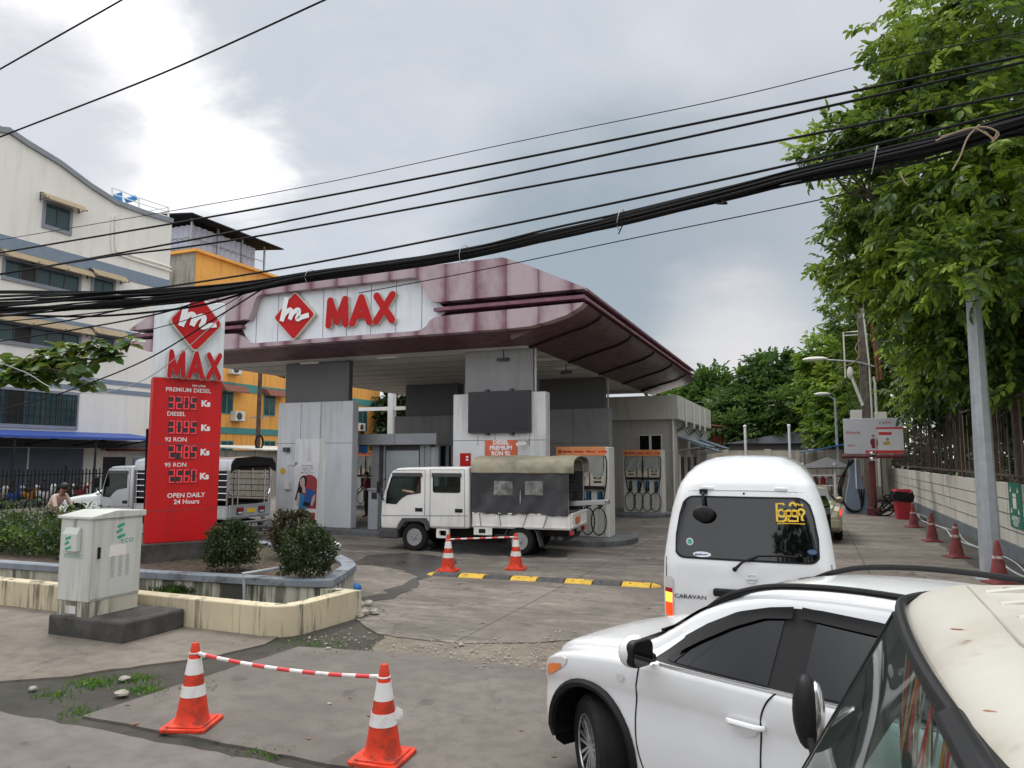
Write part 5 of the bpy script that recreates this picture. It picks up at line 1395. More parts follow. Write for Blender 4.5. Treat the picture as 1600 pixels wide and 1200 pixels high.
# ------------------------------------------------------------------ white crossover, foreground
def crossover():
    t = thing('parked_car', 'white crossover car with black roof rails in the foreground', 'car', (.15, 5.02, 0), R(152))
    c = Car([(2.19, .36, .40, .60, .42, .64, .36), (2.13, .28, .62, .70, .64, .76, .54), (2.0, .24, .76, .80, .775, .88, .62), (1.78, .22, .84, .88, .855, .955, .68), (1.5, .21, .87, .935, .882, 1.0, .72),
             (1.2, .21, .88, .975, .885, 1.035, .72), (1.02, .2, .885, .99, .885, 1.07, .71), (.85, .2, .885, 1.0, .885, 1.175, .68), (.6, .2, .885, 1.015, .885, 1.335, .655), (.35, .2, .885, 1.025, .885, 1.445, .635),
             (.1, .2, .885, 1.03, .885, 1.50, .625), (-.4, .2, .885, 1.05, .885, 1.53, .62), (-1.0, .2, .885, 1.07, .885, 1.515, .6), (-1.5, .22, .88, 1.09, .88, 1.46, .58), (-1.8, .24, .86, 1.09, .86, 1.33, .56),
             (-1.98, .28, .83, 1.05, .83, 1.14, .6), (-2.08, .32, .76, .9, .76, .96, .6), (-2.1, .36, .7, .8, .7, .84, .55)])
    c.st = [np.array([1.5 + (a[0] - 1.5) * .74 if a[0] > 1.5 else a[0], *a[1:]]) for a in c.st]; c.xs = np.array([a[0] for a in c.st]); c.A = np.array(c.st)
    cut = []
    for x in (1.335, -1.335):
        for s in (1, -1): cut.append(MB().lathe([(.395, .45 * s), (.395, 1.1 * s)] if s > 0 else [(.395, -1.1), (.395, -.45)], (x, 0, .36), 40, 'y'))
    body = carve('body', c.body(), cut, 'car_white', t, smooth=38, cutmat='black_plastic')
    lo = [(-1.55, 1.16), (-1.2, 1.1), (-.35, 1.065), (.4, 1.04), (.80, 1.03)]; hi = [(-1.55, 1.19), (-1.35, 1.33), (-1.0, 1.42), (-.5, 1.452), (-.18, 1.462), (.1, 1.435), (.3, 1.38), (.5, 1.28), (.66, 1.17), (.80, 1.045)]
    for s in (1, -1):
        ob('window_surround', c.side(c.cols(lo, hi, 50), .006, s, 8), 'black_plastic', body, smooth=60)
        wl = [(-.0, 1.062), (.70, 1.05)]; wh = [(-.0, 1.425), (.12, 1.40), (.3, 1.335), (.5, 1.225), (.62, 1.13), (.70, 1.06)]
        ob('side_window', c.side(c.cols(wl, wh, 24), .011, s, 6), 'glass_tint', body, smooth=60)
        wl = [(-1.15, 1.115), (-.3, 1.075), (-.19, 1.07)]; wh = [(-1.15, 1.31), (-.8, 1.39), (-.32, 1.42), (-.19, 1.425)]
        ob('side_window', c.side(c.cols(wl, wh, 20), .011, s, 6), 'glass_tint', body, smooth=60)
        # rain visors standing off the glass
        vl = [(-.05, 1.40), (.12, 1.375), (.3, 1.30), (.5, 1.19), (.64, 1.10)]; vh = [(-.05, 1.462), (.1, 1.437), (.3, 1.382), (.5, 1.282), (.64, 1.19)]
        ob('rain_visor', c.side(c.cols(vl, vh, 20), .03, s, 3), 'black_plastic', body, smooth=60)
        vl = [(-1.0, 1.335), (-.6, 1.39), (-.1, 1.41)]; vh = [(-1.0, 1.415), (-.6, 1.45), (-.1, 1.467)]
        ob('rain_visor', c.side(c.cols(vl, vh, 14), .03, s, 3), 'black_plastic', body, smooth=60)
        ob('belt_trim', MB().tube(c.line([(x, float(np.interp(x, [p[0] for p in lo], [p[1] for p in lo])) - .012) for x in np.linspace(-1.3, .74, 24)], .006, s), .009, 5), 'chrome', body)
        for pts in ([(.88, 1.0), (.90, .86), (.91, .7), (.90, .5), (.84, .34)], [(-.06, 1.045), (-.0, .97), (.03, .86), (.035, .6), (.02, .3)], [(-.95, 1.08), (-.98, .9), (-1.1, .75)]):
            ob('door_gap', MB().tube(c.line(smooth_line(pts, 4), .0015, s), .0055, 5), 'black_plastic', body)
        for hx in (.115, -.86):
            hd = MB().tube([(hx + .115, s * (c.hw(hx, .86) + .012), .835), (hx + .08, s * (c.hw(hx, .86) + .038), .84), (hx - .08, s * (c.hw(hx, .86) + .038), .846), (hx - .115, s * (c.hw(hx, .86) + .012), .848)], [.014, .018, .018, .014], 8)
            h_ = ob('door_handle', hd, 'car_white', body)
            ob('handle_recess', MB().lathe([(.07, 0), (.072, .004)], (hx, c.hw(hx, .84) * s + (.0 if s > 0 else -.004), .845), 24, 'y'), 'white_paint', h_)
        for x in (1.335, -1.335):
            m = MB(); m.tube([(x + .405 * math.cos(R(a)), s * (c.hw(x + .405 * math.cos(R(a)), max(.25, .36 + .405 * math.sin(R(a)))) + .004), .36 + .405 * math.sin(R(a))) for a in range(-22, 203, 9)], .03, 6); ob('arch_trim', m, 'black_plastic', body)
        ob('sill', MB().box(-.95, .95, min(s * .84, s * .9), max(s * .84, s * .9), .17, .27), 'black_plastic', body, smooth=0, bevel=.02)
        ob('side_indicator', c.side([(1.0, .865, .895), (1.03, .86, .90), (1.06, .865, .895)], .01, s, 2), 'clear_lens', body)
        hl = [(1.54, .86, .90), (1.62, .80, .915), (1.72, .745, .895), (1.82, .70, .85), (1.90, .68, .80)]
        ob('headlight', c.side(hl, .007, s, 4), 'clear_lens', body)
        ob('headlight_indicator', c.side([(1.60, .815, .845), (1.70, .755, .825), (1.80, .72, .79)], .012, s, 3), 'amber', body)
        # mirror
        y = s * (.885 + .0); mm = MB().sphere((.81, y + s * .13, 1.11), (.075, .115, .10), 20, 12); mr = ob('wing_mirror', mm, 'car_white', t)
        ob('mirror_glass', MB().prism(rrect(y + s * .13 - .098, y + s * .13 + .098, 1.03, 1.19, .05), .735, .79, 'x'), 'black_plastic', mr, bevel=.008); ob('mirror_pane', MB().prism(rrect(y + s * .13 - .088, y + s * .13 + .088, 1.04, 1.18, .045), .731, .736, 'x'), 'glass_tint', mr, smooth=0)
        ob('mirror_arm', MB().tube([(.79, y - s * .03, 1.05), (.79, y + s * .06, 1.05)], .03, 8), 'black_plastic', mr)
        rp = [(x, s * .575, c.top(x, .575) + dz_) for x, dz_ in ((.56, -.012), (.46, .012), (.3, .026), (.05, .042), (-.4, .05), (-1.0, .05), (-1.3, .03), (-1.42, -.01))]
        ob('roof_rail', MB().tube(smooth_line(rp, 5), .019, 8), 'black_plastic', body)
    ob('windscreen', c.deck(.94, .34, .93, .9, .006), 'glass_tint', body, smooth=60)
    ob('cowl', c.deck(1.10, .93, .88, .93, .007, 5, 12), 'black_plastic', body, smooth=60)
    for y in (.3, -.28): ob('wiper', MB().tube([(1.0, y + .2, c.top(1.0, y) + .02), (.97, y - .3, c.top(.97, y - .3) + .035)], .009, 6), 'black_plastic', body)
    ob('grille', MB().obox((1.985, 0, .56), (.06, .7, .16)), 'black_plastic', body, smooth=0, bevel=.02)
    ob('bumper_lip', MB().obox((1.9, 0, .28), (.2, 1.3, .1)), 'black_plastic', body, smooth=0, bevel=.03)
    ob('fog_lamp', MB().obox((1.84, .68, .4), (.08, .12, .1), rz=-.7), 'black_plastic', body, bevel=.02)
    ob('wheel_well', MB().box(-1.8, 1.8, -.5, .5, .2, .75), 'black_plastic', body, smooth=0)
    for x in (1.335, -1.335):
        for s in (1, -1): wheel(t, x, s * .76, .335, .215, s, R(-29) if x > 0 else 0, 9, 'alloy')
crossover()

# ------------------------------------------------------------------ white high-roof van, rear view
def van():
    VX, VY = -.63, 7.65
    t = thing('parked_van', 'white high roof van seen from behind with dark rear window', 'van', (VX, VY, 0))
    Z = [(.28, .79, .10, .10), (.34, .82, .03, .13), (.6, .842, .0, .16), (1.0, .85, .0, .17), (1.2, .845, .015, .18), (1.35, .83, .05, .19), (1.55, .805, .09, .21), (1.75, .77, .13, .23), (1.92, .725, .17, .25), (2.02, .69, .205, .27),
         (2.12, .63, .28, .30), (2.2, .555, .38, .32), (2.255, .47, .52, .33), (2.295, .37, .72, .30), (2.315, .25, .98, .22), (2.322, .12, 1.3, .11)]
    zs = [a[0] for a in Z]; ip = lambda z, k: float(np.interp(z, zs, [a[k] for a in Z]))
    bulge = .055
    def ysurf(x, z):
        w, y0, r = ip(z, 1), ip(z, 2), ip(z, 3); q = y0 + bulge * (x / .85) ** 2
        if abs(x) > w - r:
            d = min(r, abs(x) - (w - r)); q += r - math.sqrt(max(0, r * r - d * d))
        return q
    rings = []
    for i in range(len(Z) - 1):
        for f in np.linspace(0, 1, 4)[:-1]:
            z = Z[i][0] + (Z[i + 1][0] - Z[i][0]) * f; w = ip(z, 1)
            xs = [w * math.sin(R(a)) for a in np.linspace(-90, 90, 31)]
            yf = 4.62 - .1 - (max(0, z - .95) * .62 if z > .95 else 0)
            rg = [(x, ysurf(x, z), z) for x in xs] + [(x * .97, yf - .12 * abs(math.sin(R(a))) ** 3, z) for a, x in zip(np.linspace(90, -90, 15), [w * math.sin(R(a)) for a in np.linspace(90, -90, 15)])]
            rings.append(rg)
    body = ob('body', MB().rings(rings), 'car_white', t, smooth=50)
    def patch(cols, off, nz=10):
        n = nz + 1; vs = [(x, ysurf(x, a + (b - a) * k / nz) - off, a + (b - a) * k / nz) for x, a, b in cols for k in range(n)]
        return MB().add(vs, [(i * n + k, (i + 1) * n + k, (i + 1) * n + k + 1, i * n + k + 1) for i in range(len(cols) - 1) for k in range(nz)])
    def wcols(w0, w1, zb, zt, r, n=44):
        """rounded window: half width w0 at the bottom, w1 at the top"""
        P = rrect(-1, 1, zb, zt, r, 6); out = []
        poly = [(x * (w0 + (w1 - w0) * (z - zb) / (zt - zb)) if abs(x) == 1 else (math.copysign(1 - (1 - abs(x)) / w0, x)) * (w0 + (w1 - w0) * (z - zb) / (zt - zb)), z) for x, z in P]
        for x in np.linspace(-w0 + .004, w0 - .004, n):
            hits = []
            for i in range(len(poly)):
                a, b = poly[i], poly[(i + 1) % len(poly)]
                if (a[0] - x) * (b[0] - x) <= 0 and a[0] != b[0]: hits.append(a[1] + (b[1] - a[1]) * (x - a[0]) / (b[0] - a[0]))
            if len(hits) >= 2: out.append((x, min(hits), max(hits)))
        return out
    wn = ob('rear_window', patch(wcols(.715, .615, 1.275, 1.875, .13), .012, 14), 'glass_tint', body, smooth=60)
    ob('window_seal', patch(wcols(.735, .632, 1.255, 1.895, .14), .006, 14), 'black_plastic', body, smooth=60)
    # sticker: rounded script in yellow
    sw, sh = .27, .21; sx0, sz0 = .305, 1.635
    st = ob('yellow_sticker', MB().add([(sx0 + .01, ysurf(sx0, 1.65) - .0155, 1.628), (sx0 + sw, ysurf(sx0 + sw, 1.65) - .0155, 1.628), (sx0 + sw, ysurf(sx0 + sw, 1.65) - .0165, 1.645), (sx0 + .01, ysurf(sx0, 1.65) - .0165, 1.645)], [(0, 1, 2, 3)]), 'plate_yellow', wn, smooth=0)
    m = MB(); mt = frame((sx0, ysurf(sx0 + .14, sz0) - .022, sz0), (1, (ysurf(sx0 + sw, 1.72) - ysurf(sx0, 1.72)) / sw, 0), (0, (ysurf(.4, 1.85) - ysurf(.4, 1.65)) / .2, 1))
    def sk(p, wd=.021): stroke(m, p, mt, wd)
    sk([(.085, .185), (.075, .2), (.012, .2), (.012, .025), (.075, .025), (.085, .04)]); sk(arc(.055, .105, .034, 60, 360 + 45, 20)); sk([(.095, .025), (.095, .12)])
    sk(arc(.122, .105, .03, 0, 360, 18)); sk(arc(.178, .105, .03, 0, 360, 18)); sk([(.205, .1), (.205, .03), (.12, .03), (.12, .055)]); sk(arc(.165, .185, .026, -20, 200, 12)); sk([(.19, .19), (.215, .2), (.23, .185)], .014)
    sk(arc(.24, .12, .028, -60, 250, 18)); sk([(.245, .095), (.245, .04), (.262, .04)]); sk(arc(.25, .19, .009, 0, 360, 8), .01)
    ob('sticker_script', m, 'plate_yellow', st, smooth=0, weld=False)
    def disc(name, x, z, rx, rz_, mm, off=.016):
        m = MB(); n = 20; vs = [(x + rx * math.cos(2 * PI * i / n), ysurf(x + rx * math.cos(2 * PI * i / n), z + rz_ * math.sin(2 * PI * i / n)) - off, z + rz_ * math.sin(2 * PI * i / n)) for i in range(n)]
        return ob(name, m.add(vs, [tuple(range(n))]), mm, wn, smooth=0)
    disc('round_sticker', -.545, 1.425, .037, .037, 'clear_lens'); disc('round_sticker_print', -.545, 1.425, .025, .025, 'teal_print', .0175)
    disc('oval_sticker', -.42, 1.305, .092, .027, 'print_white'); m = MB(); lettering(m, 'genuine parts', frame((-.42, ysurf(-.42, 1.305) - .019, 1.305), (1, 0, 0), (0, .1, 1)), .026, .001, .001); ob('oval_sticker_print', m, 'paint_blue', wn, smooth=0, weld=False)
    disc('oval_sticker', .63, 1.375, .045, .025, 'paint_blue'); disc('oval_sticker_print', .63, 1.375, .034, .015, 'awning_blue', .0175)
    # wiper, round rear mirror on a stalk
    wp = [(-.09, -.035, 1.185), (-.02, -.03, 1.255), (.12, ysurf(.12, 1.31) - .035, 1.31)]
    wi = ob('wiper', MB().tube(wp, [.016, .012, .009], 8).sphere((-.095, -.025, 1.18), .024, 10, 8), 'black_plastic', body)
    ob('wiper_blade', MB().tube([(.02, ysurf(.02, 1.29) - .03, 1.275), (.12, ysurf(.1, 1.33) - .03, 1.318), (.32, ysurf(.3, 1.345) - .03, 1.328), (.5, ysurf(.5, 1.35) - .03, 1.322)], .009, 6), 'black_plastic', wi)
    rm = ob('rear_mirror', MB().sphere((-.395, ysurf(-.4, 1.74) - .10, 1.715), (.11, .045, .085), 18, 12), 'black_plastic', body)
    ob('mirror_stalk', MB().tube([(-.405, ysurf(-.4, 1.93) - .01, 1.935), (-.405, ysurf(-.4, 1.9) - .07, 1.915), (-.395, ysurf(-.4, 1.85) - .1, 1.8)], .016, 8).obox((-.405, ysurf(-.4, 1.94) - .02, 1.94), (.08, .05, .05)), 'black_plastic', rm, bevel=.006)
    for s in (-1, 1): ob('tailgate_hinge', MB().obox((s * .36, ysurf(.36, 1.975) - .008, 1.972), (.12, .03, .035)), 'car_white', body, bevel=.008)
    ob('tailgate_gap', MB().tube([(x, ysurf(x, .62) - .001, .62) for x in np.linspace(-.72, .72, 20)], .006, 5), 'dark_grey', body)
    ob('tailgate_handle', MB().obox((0, -.055, .905), (.16, .03, .03)), 'black_plastic', body, bevel=.008)
    ob('washer_jet', MB().sphere((.0, ysurf(0, 1.925) - .004, 1.925), .011, 8, 6), 'black_plastic', body)
    m = MB().tube([(x, ysurf(x, 1.955) - .001, 1.955 - .02 * (x / .7) ** 2) for x in np.linspace(-.68, .68, 24)], .007, 5)
    ob('tailgate_gap', m, 'acm_grey', body)
    for s in (-1, 1):
        ob('tailgate_gap', MB().tube([(s * .80, ysurf(.80, z) - .001, z) for z in np.linspace(.5, 1.25, 10)], .006, 5), 'dark_grey', body)
        lp = ob('tail_lamp', patch([(s * (.72 + .1 * k / 6), .655 if k > 0 else .67, 1.06 if k > 0 else 1.05) for k in range(7)], .012, 10), 'clear_lens', body, smooth=60)
        ob('lamp_amber', patch([(s * (.735 + .075 * k / 5), .80, .9) for k in range(6)], .018, 4), 'amber_lit' if s < 0 else 'amber', lp, smooth=60)
        ob('lamp_red', patch([(s * (.73 + .085 * k / 5), .665, .795) for k in range(6)], .018, 4), 'red_lit' if s < 0 else 'red_lens', lp, smooth=60)
        ob('lamp_red', patch([(s * (.73 + .085 * k / 5), .9, .945) for k in range(6)], .018, 4), 'red_lens', lp, smooth=60)
    ob('tailgate_grip', MB().obox((.0, -.03, .945), (.62, .07, .075)), 'black_plastic', body, bevel=.02)
    m = MB()
    for i in range(28):
        a = 2 * PI * i / 28
    m.tube([(.065 + .042 * math.cos(a), -.012, 1.095 + .042 * math.sin(a)) for a in np.linspace(0, 2 * PI, 28)[:-1]], .006, 6, True); m.box(.01, .12, -.02, -.008, 1.085, 1.105)
    ob('tailgate_emblem', m, 'chrome', body, bevel=.002)
    m = MB(); lettering(m, 'CARAVAN', frame((-.545, ysurf(-.55, .86) - .006, .872), (1, -.03, 0), (0, 0, 1)), .056, .006, .0005, sx=1.25); ob('tailgate_lettering', m, 'dark_grey', body, smooth=0, weld=False)
    ob('number_plate', MB().box(-.17, .17, -.02, -.008, .72, .88), 'print_white', body, smooth=0)
    ob('bumper', MB().obox((0, -.0, .45), (1.66, .2, .22)), 'car_white', body, bevel=.05)
    for y in (.9, 3.5):
        for s in (-1, 1): w_ = wheel(t, s * .74, y, .32, .2, 1, R(-90) * 1, 0); w_.rotation_euler = (0, 0, R(90) if s < 0 else R(-90))
    for s in (-1, 1): ob('side_window', MB().box(s * .78 - .06, s * .78 + .06, 1.4, 3.6, 1.3, 1.75), 'glass_tint', body, smooth=0)
van()

# ------------------------------------------------------------------ generic sedans
def sedan(label, paint, loc, rz, lit=False, hatch=False):
    t = thing('parked_car', label, 'car', loc, rz)
    c = Car([(2.15, .36, .45, .58, .5, .62, .42), (2.05, .26, .70, .68, .7, .74, .58), (1.8, .22, .80, .78, .81, .83, .66), (1.35, .2, .84, .88, .85, .92, .7), (.95, .19, .85, .93, .86, .98, .7), (.6, .18, .85, .95, .86, 1.18, .66),
             (.2, .18, .85, .96, .86, 1.38, .62), (-.3, .18, .85, .97, .86, 1.45, .6), (-.9, .18, .85, .98, .86, 1.40, .58), (-1.35, .2, .85, .99, .85, 1.2 if not hatch else 1.38, .6), (-1.7, .22, .83, .98, .83, 1.03 if not hatch else 1.3, .66), (-2.05, .26, .8, .94, .8, 1.0, .64), (-2.25, .32, .74, .82, .74, .9, .58), (-2.3, .38, .68, .7, .68, .74, .5)])
    cut = [MB().lathe([(.36, .45 * s), (.36, 1.1 * s)] if s > 0 else [(.36, -1.1), (.36, -.45)], (x, 0, .33), 28, 'y') for x in (1.35, -1.3) for s in (1, -1)]
    body = carve('body', c.body(), cut, paint, t, cutmat='black_plastic')
    lo = [(-1.35, 1.01), (.75, .975)]; hi = [(-1.35, 1.05), (-.9, 1.33), (-.3, 1.37), (.15, 1.31), (.45, 1.16), (.75, 1.0)]
    for s in (1, -1):
        ob('side_window', c.side(c.cols(lo, hi, 30), .008, s, 6), 'glass_tint', body, smooth=60)
        ob('tail_lamp', c.side([(-1.95, .8, .93), (-2.08, .78, .935), (-2.2, .74, .88), (-2.26, .70, .80)], .012, s, 4), 'red_lit' if lit else 'red_lens', body, smooth=60)
        ob('headlight', c.side([(1.6, .76, .82), (1.8, .68, .80), (1.95, .62, .75), (2.06, .58, .69)], .01, s, 4), 'clear_lens', body, smooth=60)
        ob('wing_mirror', MB().sphere((.62, s * .96, 1.02), (.08, .11, .075), 10, 8), paint, t)
        ob('door_gap', MB().tube(c.line([(-.15, .97), (-.14, .7), (-.2, .3)], .002, s), .006, 4), 'black_plastic', body)
    ob('windscreen', c.deck(.9, .25, .93, .92, .008), 'glass_tint', body, smooth=60); ob('rear_window', c.deck(-.98, -1.55, .92, .9, .008), 'glass_tint', body, smooth=60)
    ob('grille', MB().obox((2.12, 0, .56), (.08, .95, .2)), 'black_plastic', body, bevel=.02)
    ob('rear_bumper', MB().obox((-2.25, 0, .5), (.22, 1.5, .26)), paint, body, bevel=.06)
    ob('wheel_well', MB().box(-1.75, 1.8, -.5, .5, .2, .66), 'black_plastic', body, smooth=0)
    for x in (1.35, -1.3):
        for s in (1, -1): wheel(t, x, s * .75, .31, .19, s, 0, 7, 'alloy')
sedan('olive gold sedan with lit brake lamp just ahead of the white van', 'gold_paint', (-.10, 23.6, 0), R(92), True)
sedan('white hatchback nosing out behind the silver pickup cab', 'car_white', (-23.3, 19.3, 0), R(212), False, True)

# ------------------------------------------------------------------ light trucks
def light_truck(label, loc, rz, paint, crew):
    t = thing('light_truck', label, 'truck', loc, rz)
    xb = .07 if crew else 1.12                                     # rear of the cab
    out = [(2.44, .52), (2.45, .80), (2.43, 1.17), (2.36, 1.46), (2.21, 1.86), (2.14, 1.96), (2.0, 2.02), (1.7, 2.04), (xb, 2.06), (xb, .58), (1.13, .56), (1.15, .7), (1.2, .78), (1.84, .76), (1.95, .62), (1.98, .52)]
    if not crew: out = out[:8] + [(xb, 2.05), (xb, .78)] + out[12:]
    base = MB().prism(out, -.84, .84, 'y', tri=False)
    inn = [(2.39, .85), (2.37, 1.18), (2.30, 1.46), (2.15, 1.84), (2.0, 1.96), (xb + .05, 1.99), (xb + .05, .82), (1.9, .82)]
    cut = [MB().prism(inn, -.79, .79, 'y')]
    fw = [(2.30, 1.15), (2.275, 1.42), (2.16, 1.78), (2.1, 1.87), (1.36, 1.88), (1.36, 1.42), (1.72, 1.37), (1.88, 1.28), (2.02, 1.14)]
    if not crew: fw = [(x if x > 1.5 else x, z) for x, z in fw]
    cut.append(MB().prism(fw, -1, 1, 'y'))
    if crew: cut.append(MB().prism(rrect(.31, 1.02, 1.44, 1.88, .05), -1, 1, 'y'))
    cut.append(MB().obox((2.36, 0, 1.52), (.5, 1.46, .58), ry=-.32))
    cut.append(MB().prism(rrect(-.62, .62, 1.4, 1.85, .06), xb - .05, xb + .12, 'x'))
    cab = carve('cab', base, cut, paint, t, bevel=.055, seg=3, smooth=35)
    for s in (1, -1):
        y = s * .826
        ob('side_window', MB().prism([(x - .0, z) for x, z in fw], y - .004, y + .004, 'y', tri=True), 'glass_clear', cab, smooth=0)
        m = MB(); m.tube([(x, s * .842, z) for x, z in fw], .012, 5, True); ob('window_rubber', m, 'black_plastic', cab)
        ob('rain_visor', MB().obox((1.72, s * .868, 1.86), (.82, .03, .1)), 'dark_grey', cab, bevel=.012)
        if crew:
            ob('side_window', MB().prism(rrect(.31, 1.02, 1.44, 1.88, .05), y - .004, y + .004, 'y'), 'glass_clear', cab, smooth=0)
            m = MB(); m.tube([(x, s * .842, z) for x, z in rrect(.31, 1.02, 1.44, 1.88, .05)], .012, 5, True); ob('window_rubber', m, 'black_plastic', cab)
            ob('rain_visor', MB().obox((.66, s * .868, 1.86), (.78, .03, .1)), 'dark_grey', cab, bevel=.012)
        dl = [[(1.24, .86), (1.24, 1.98), (2.08, 1.97)]] + ([[(1.1, .6), (1.1, 1.99), (.2, 1.99), (.18, .62), (1.1, .6)]] if crew else [])
        for d in dl:
            ob('door_gap', MB().tube([(x, s * .841, z) for x, z in d], .007, 4), 'dark_grey', cab)
        ob('body_crease', MB().tube([(2.40, s * .841, .84), (xb + .03, s * .841, .89)], .008, 4), 'dark_grey', cab)
        for hx in ((1.40, .34) if crew else (1.40,)):
            ob('door_handle', MB().box(hx - .1, hx + .1, min(s * .836, s * .85), max(s * .836, s * .85), .96, 1.05), 'black_plastic', cab, smooth=0, bevel=.02)
        m = MB(); ar = [(1.98, .52), (1.95, .64), (1.84, .79), (1.2, .81), (1.14, .70), (1.12, .52), (1.2, .52), (1.24, .66), (1.35, .73), (1.75, .72), (1.87, .6), (1.9, .52)]
        m.prism(ar, min(s * .80, s * .86), max(s * .80, s * .86), 'y', tri=True); ob('wheel_arch', m, 'dark_grey', cab, smooth=0)
        ob('wing_mirror', MB().obox((2.42, s * 1.0, 1.55), (.05, .16, .28)).tube([(2.3, s * .84, 1.75), (2.42, s * .98, 1.7)], .015, 6).tube([(2.35, s * .84, 1.2), (2.42, s * .98, 1.42)], .015, 6), 'black_plastic', cab, bevel=.015)
        ob('headlight', MB().obox((2.43, s * .62, .78), (.05, .34, .2)), 'clear_lens', cab, bevel=.02)
    ob('windscreen', MB().obox((2.31, 0, 1.52), (.012, 1.44, .72), ry=-.32), 'glass_clear', cab, smooth=0)
    ob('front_bumper', MB().box(1.98, 2.50, -.82, .82, .28, .52), 'dark_grey', t, smooth=0, bevel=.04)
    ob('dashboard', MB().box(2.0, 2.33, -.78, .78, .85, 1.22), 'interior', cab, smooth=0, bevel=.05)
    ob('steering_wheel', MB().tube([(1.93 + .07 * math.sin(a), -.38 + .19 * math.cos(a), 1.25 + .17 * math.sin(a)) for a in np.linspace(0, 2 * PI, 20)[:-1]], .016, 6, True), 'black_plastic', cab)
    ob('seat', MB().box(1.25, 1.7, -.72, .72, .82, 1.05).box(1.22, 1.34, -.72, .72, 1.0, 1.55), 'seat_cloth', cab, smooth=0, bevel=.04)
    if crew: ob('seat', MB().box(.25, .75, -.72, .72, .82, 1.05).box(.14, .28, -.72, .72, 1.0, 1.5), 'seat_cloth', cab, smooth=0, bevel=.04)
    m = MB().box(-2.3, 2.2, -.38, -.28, .42, .56); m.box(-2.3, 2.2, .28, .38, .42, .56); m.box(-.2, .9, -.3, .3, .32, .5); m.box(-2.3, -2.2, -.7, .7, .36, .46); ob('chassis', m, 'black_plastic', t, smooth=0)
    for s in (1, -1):
        wheel(t, 1.53, s * .72, .335, .2, s)
        wheel(t, -1.2, s * .70, .335, .3, s)
        ob('mudguard', MB().tube([(-1.2 + .42 * math.cos(R(a)), s * .7, .335 + .42 * math.sin(R(a))) for a in range(10, 171, 16)], .02, 4).obox((-1.66, s * .7, .4), (.03, .3, .36), ry=.25), 'dark_grey', t)
    # bed
    x1 = xb - .08; x0 = -2.42
    ob('bed_floor', MB().box(x0, x1, -.82, .82, .62, .70), paint, t, smooth=0)
    for s in (1, -1):
        bs = ob('bed_side', MB().box(x0, x1, min(s * .8, s * .84), max(s * .8, s * .84), .66, .98), paint, t, smooth=0, bevel=.01)
        m = MB(); m.box(x0, x1, min(s * .84, s * .855), max(s * .84, s * .855), .655, .685); m.box(x0, x1, min(s * .84, s * .852), max(s * .84, s * .852), .95, .98)
        for x in np.linspace(x0 + .05, x1 - .05, 5): m.box(x - .02, x + .02, min(s * .84, s * .854), max(s * .84, s * .854), .66, .97)
        ob('bed_rib', m, paint, bs, smooth=0)
        if crew:
            m = MB().box(x1 - .5, x1 - .03, min(s * .80, s * .83), max(s * .80, s * .83), .44, .64); b_ = ob('side_bracket', m, paint, t, smooth=0, bevel=.03)
            ob('bracket_hole', MB().obox((x1 - .25, s * .832, .54), (.17, .012, .1)), 'black_plastic', b_, bevel=.02)
            ob('step_box', MB().holed(rrect(.6, .93, .34, .56, .03), [rrect(.67, .86, .39, .52, .03)], min(s * .74, s * .83), max(s * .74, s * .83), 'y'), paint, t, smooth=0)
        m = MB()
        for x in ((-1.9, -1.4, -.7, -.2) if crew else ()): m.tube([(x, s * .858, .98), (x + (.12 if x < -1 else -.04), s * .86, .66)], .008, 4)
        if crew: ob('tie_cord', m, 'dark_grey', bs)
    tg = ob('tailgate', MB().box(x0 - .04, x0, -.8, .8, .66, 1.0), paint, t, smooth=0, bevel=.012)
    m = MB()
    for z in (.68, .97): m.box(x0 - .055, x0 - .04, -.8, .8, z, z + .025)
    ob('tailgate_rib', m, paint, tg, smooth=0)
    # hoops and cover
    H1, H2 = 2.04, 2.34
    hoop = lambda x: [(x, .82, .98), (x, .82, 1.98)] + [(x, .82 * math.cos(R(a)) if a not in (0, 180) else (.82 if a == 0 else -.82), 2.04 + .22 * math.sin(R(a)) ** .55) for a in range(15, 166, 15)] + [(x, -.82, 1.98), (x, -.82, .98)]
    m = MB()
    for x in np.linspace(x0 + .05, x1 - .05, 3): m.tube(hoop(x), .018, 6)
    ob('cover_hoop', m, 'steel', t)
    pw_ = .55 if crew else .38
    def roofsec(d=0):
        return [(.86 + d, 1.93), (.86 + d, 2.02)] + [(( .86 + d) * math.cos(R(a)), 2.04 + (.26 + d) * math.sin(R(a)) ** pw_) for a in range(12, 169, 12)] + [(-.86 - d, 2.02), (-.86 - d, 1.93)]
    rs = roofsec(.03 if crew else 0); rs2 = [(y * .97, z - .02) for y, z in reversed(rs)]
    m = MB()
    rings = []
    for x in np.linspace(x0 - .1, x1 + .02, 14):
        sag = .015 * math.sin(x * 5)
        rings.append([(x, y, z + sag * (1 if z > 2.05 else .2)) for y, z in rs + rs2])
    m.rings(rings); ob('cover_roof', m, 'tarp_roof' if crew else paint, t, smooth=50)
    if crew:
        for s in (1, -1):
            def tp(u, v): return (x0 + .03 + (x1 - x0 - .02) * u, s * (.868 + .016 * math.sin(u * 17 + v * 5) + .010 * math.sin(v * 9 + u * 31) + .008 * math.sin(u * 60 + v * 2) * (1 - v) - .02 * math.sin(v * 3.14) - .006 * v), .955 + .985 * v - (1 - v) * .022 * (math.sin(u * 12) + .5 * math.sin(u * 47)))
            sd = ob('tarp_side', MB().grid(tp, 60, 20), 'tarp', t)
            for u0, u1 in ((.57, .765), (.255, .44)):
                def wp(u, v): q = tp(u0 + (u1 - u0) * u, .46 + .33 * v); return (q[0], q[1] + s * .006, q[2])
                ob('clear_panel', MB().grid(wp, 10, 6), 'window_sheet', sd)
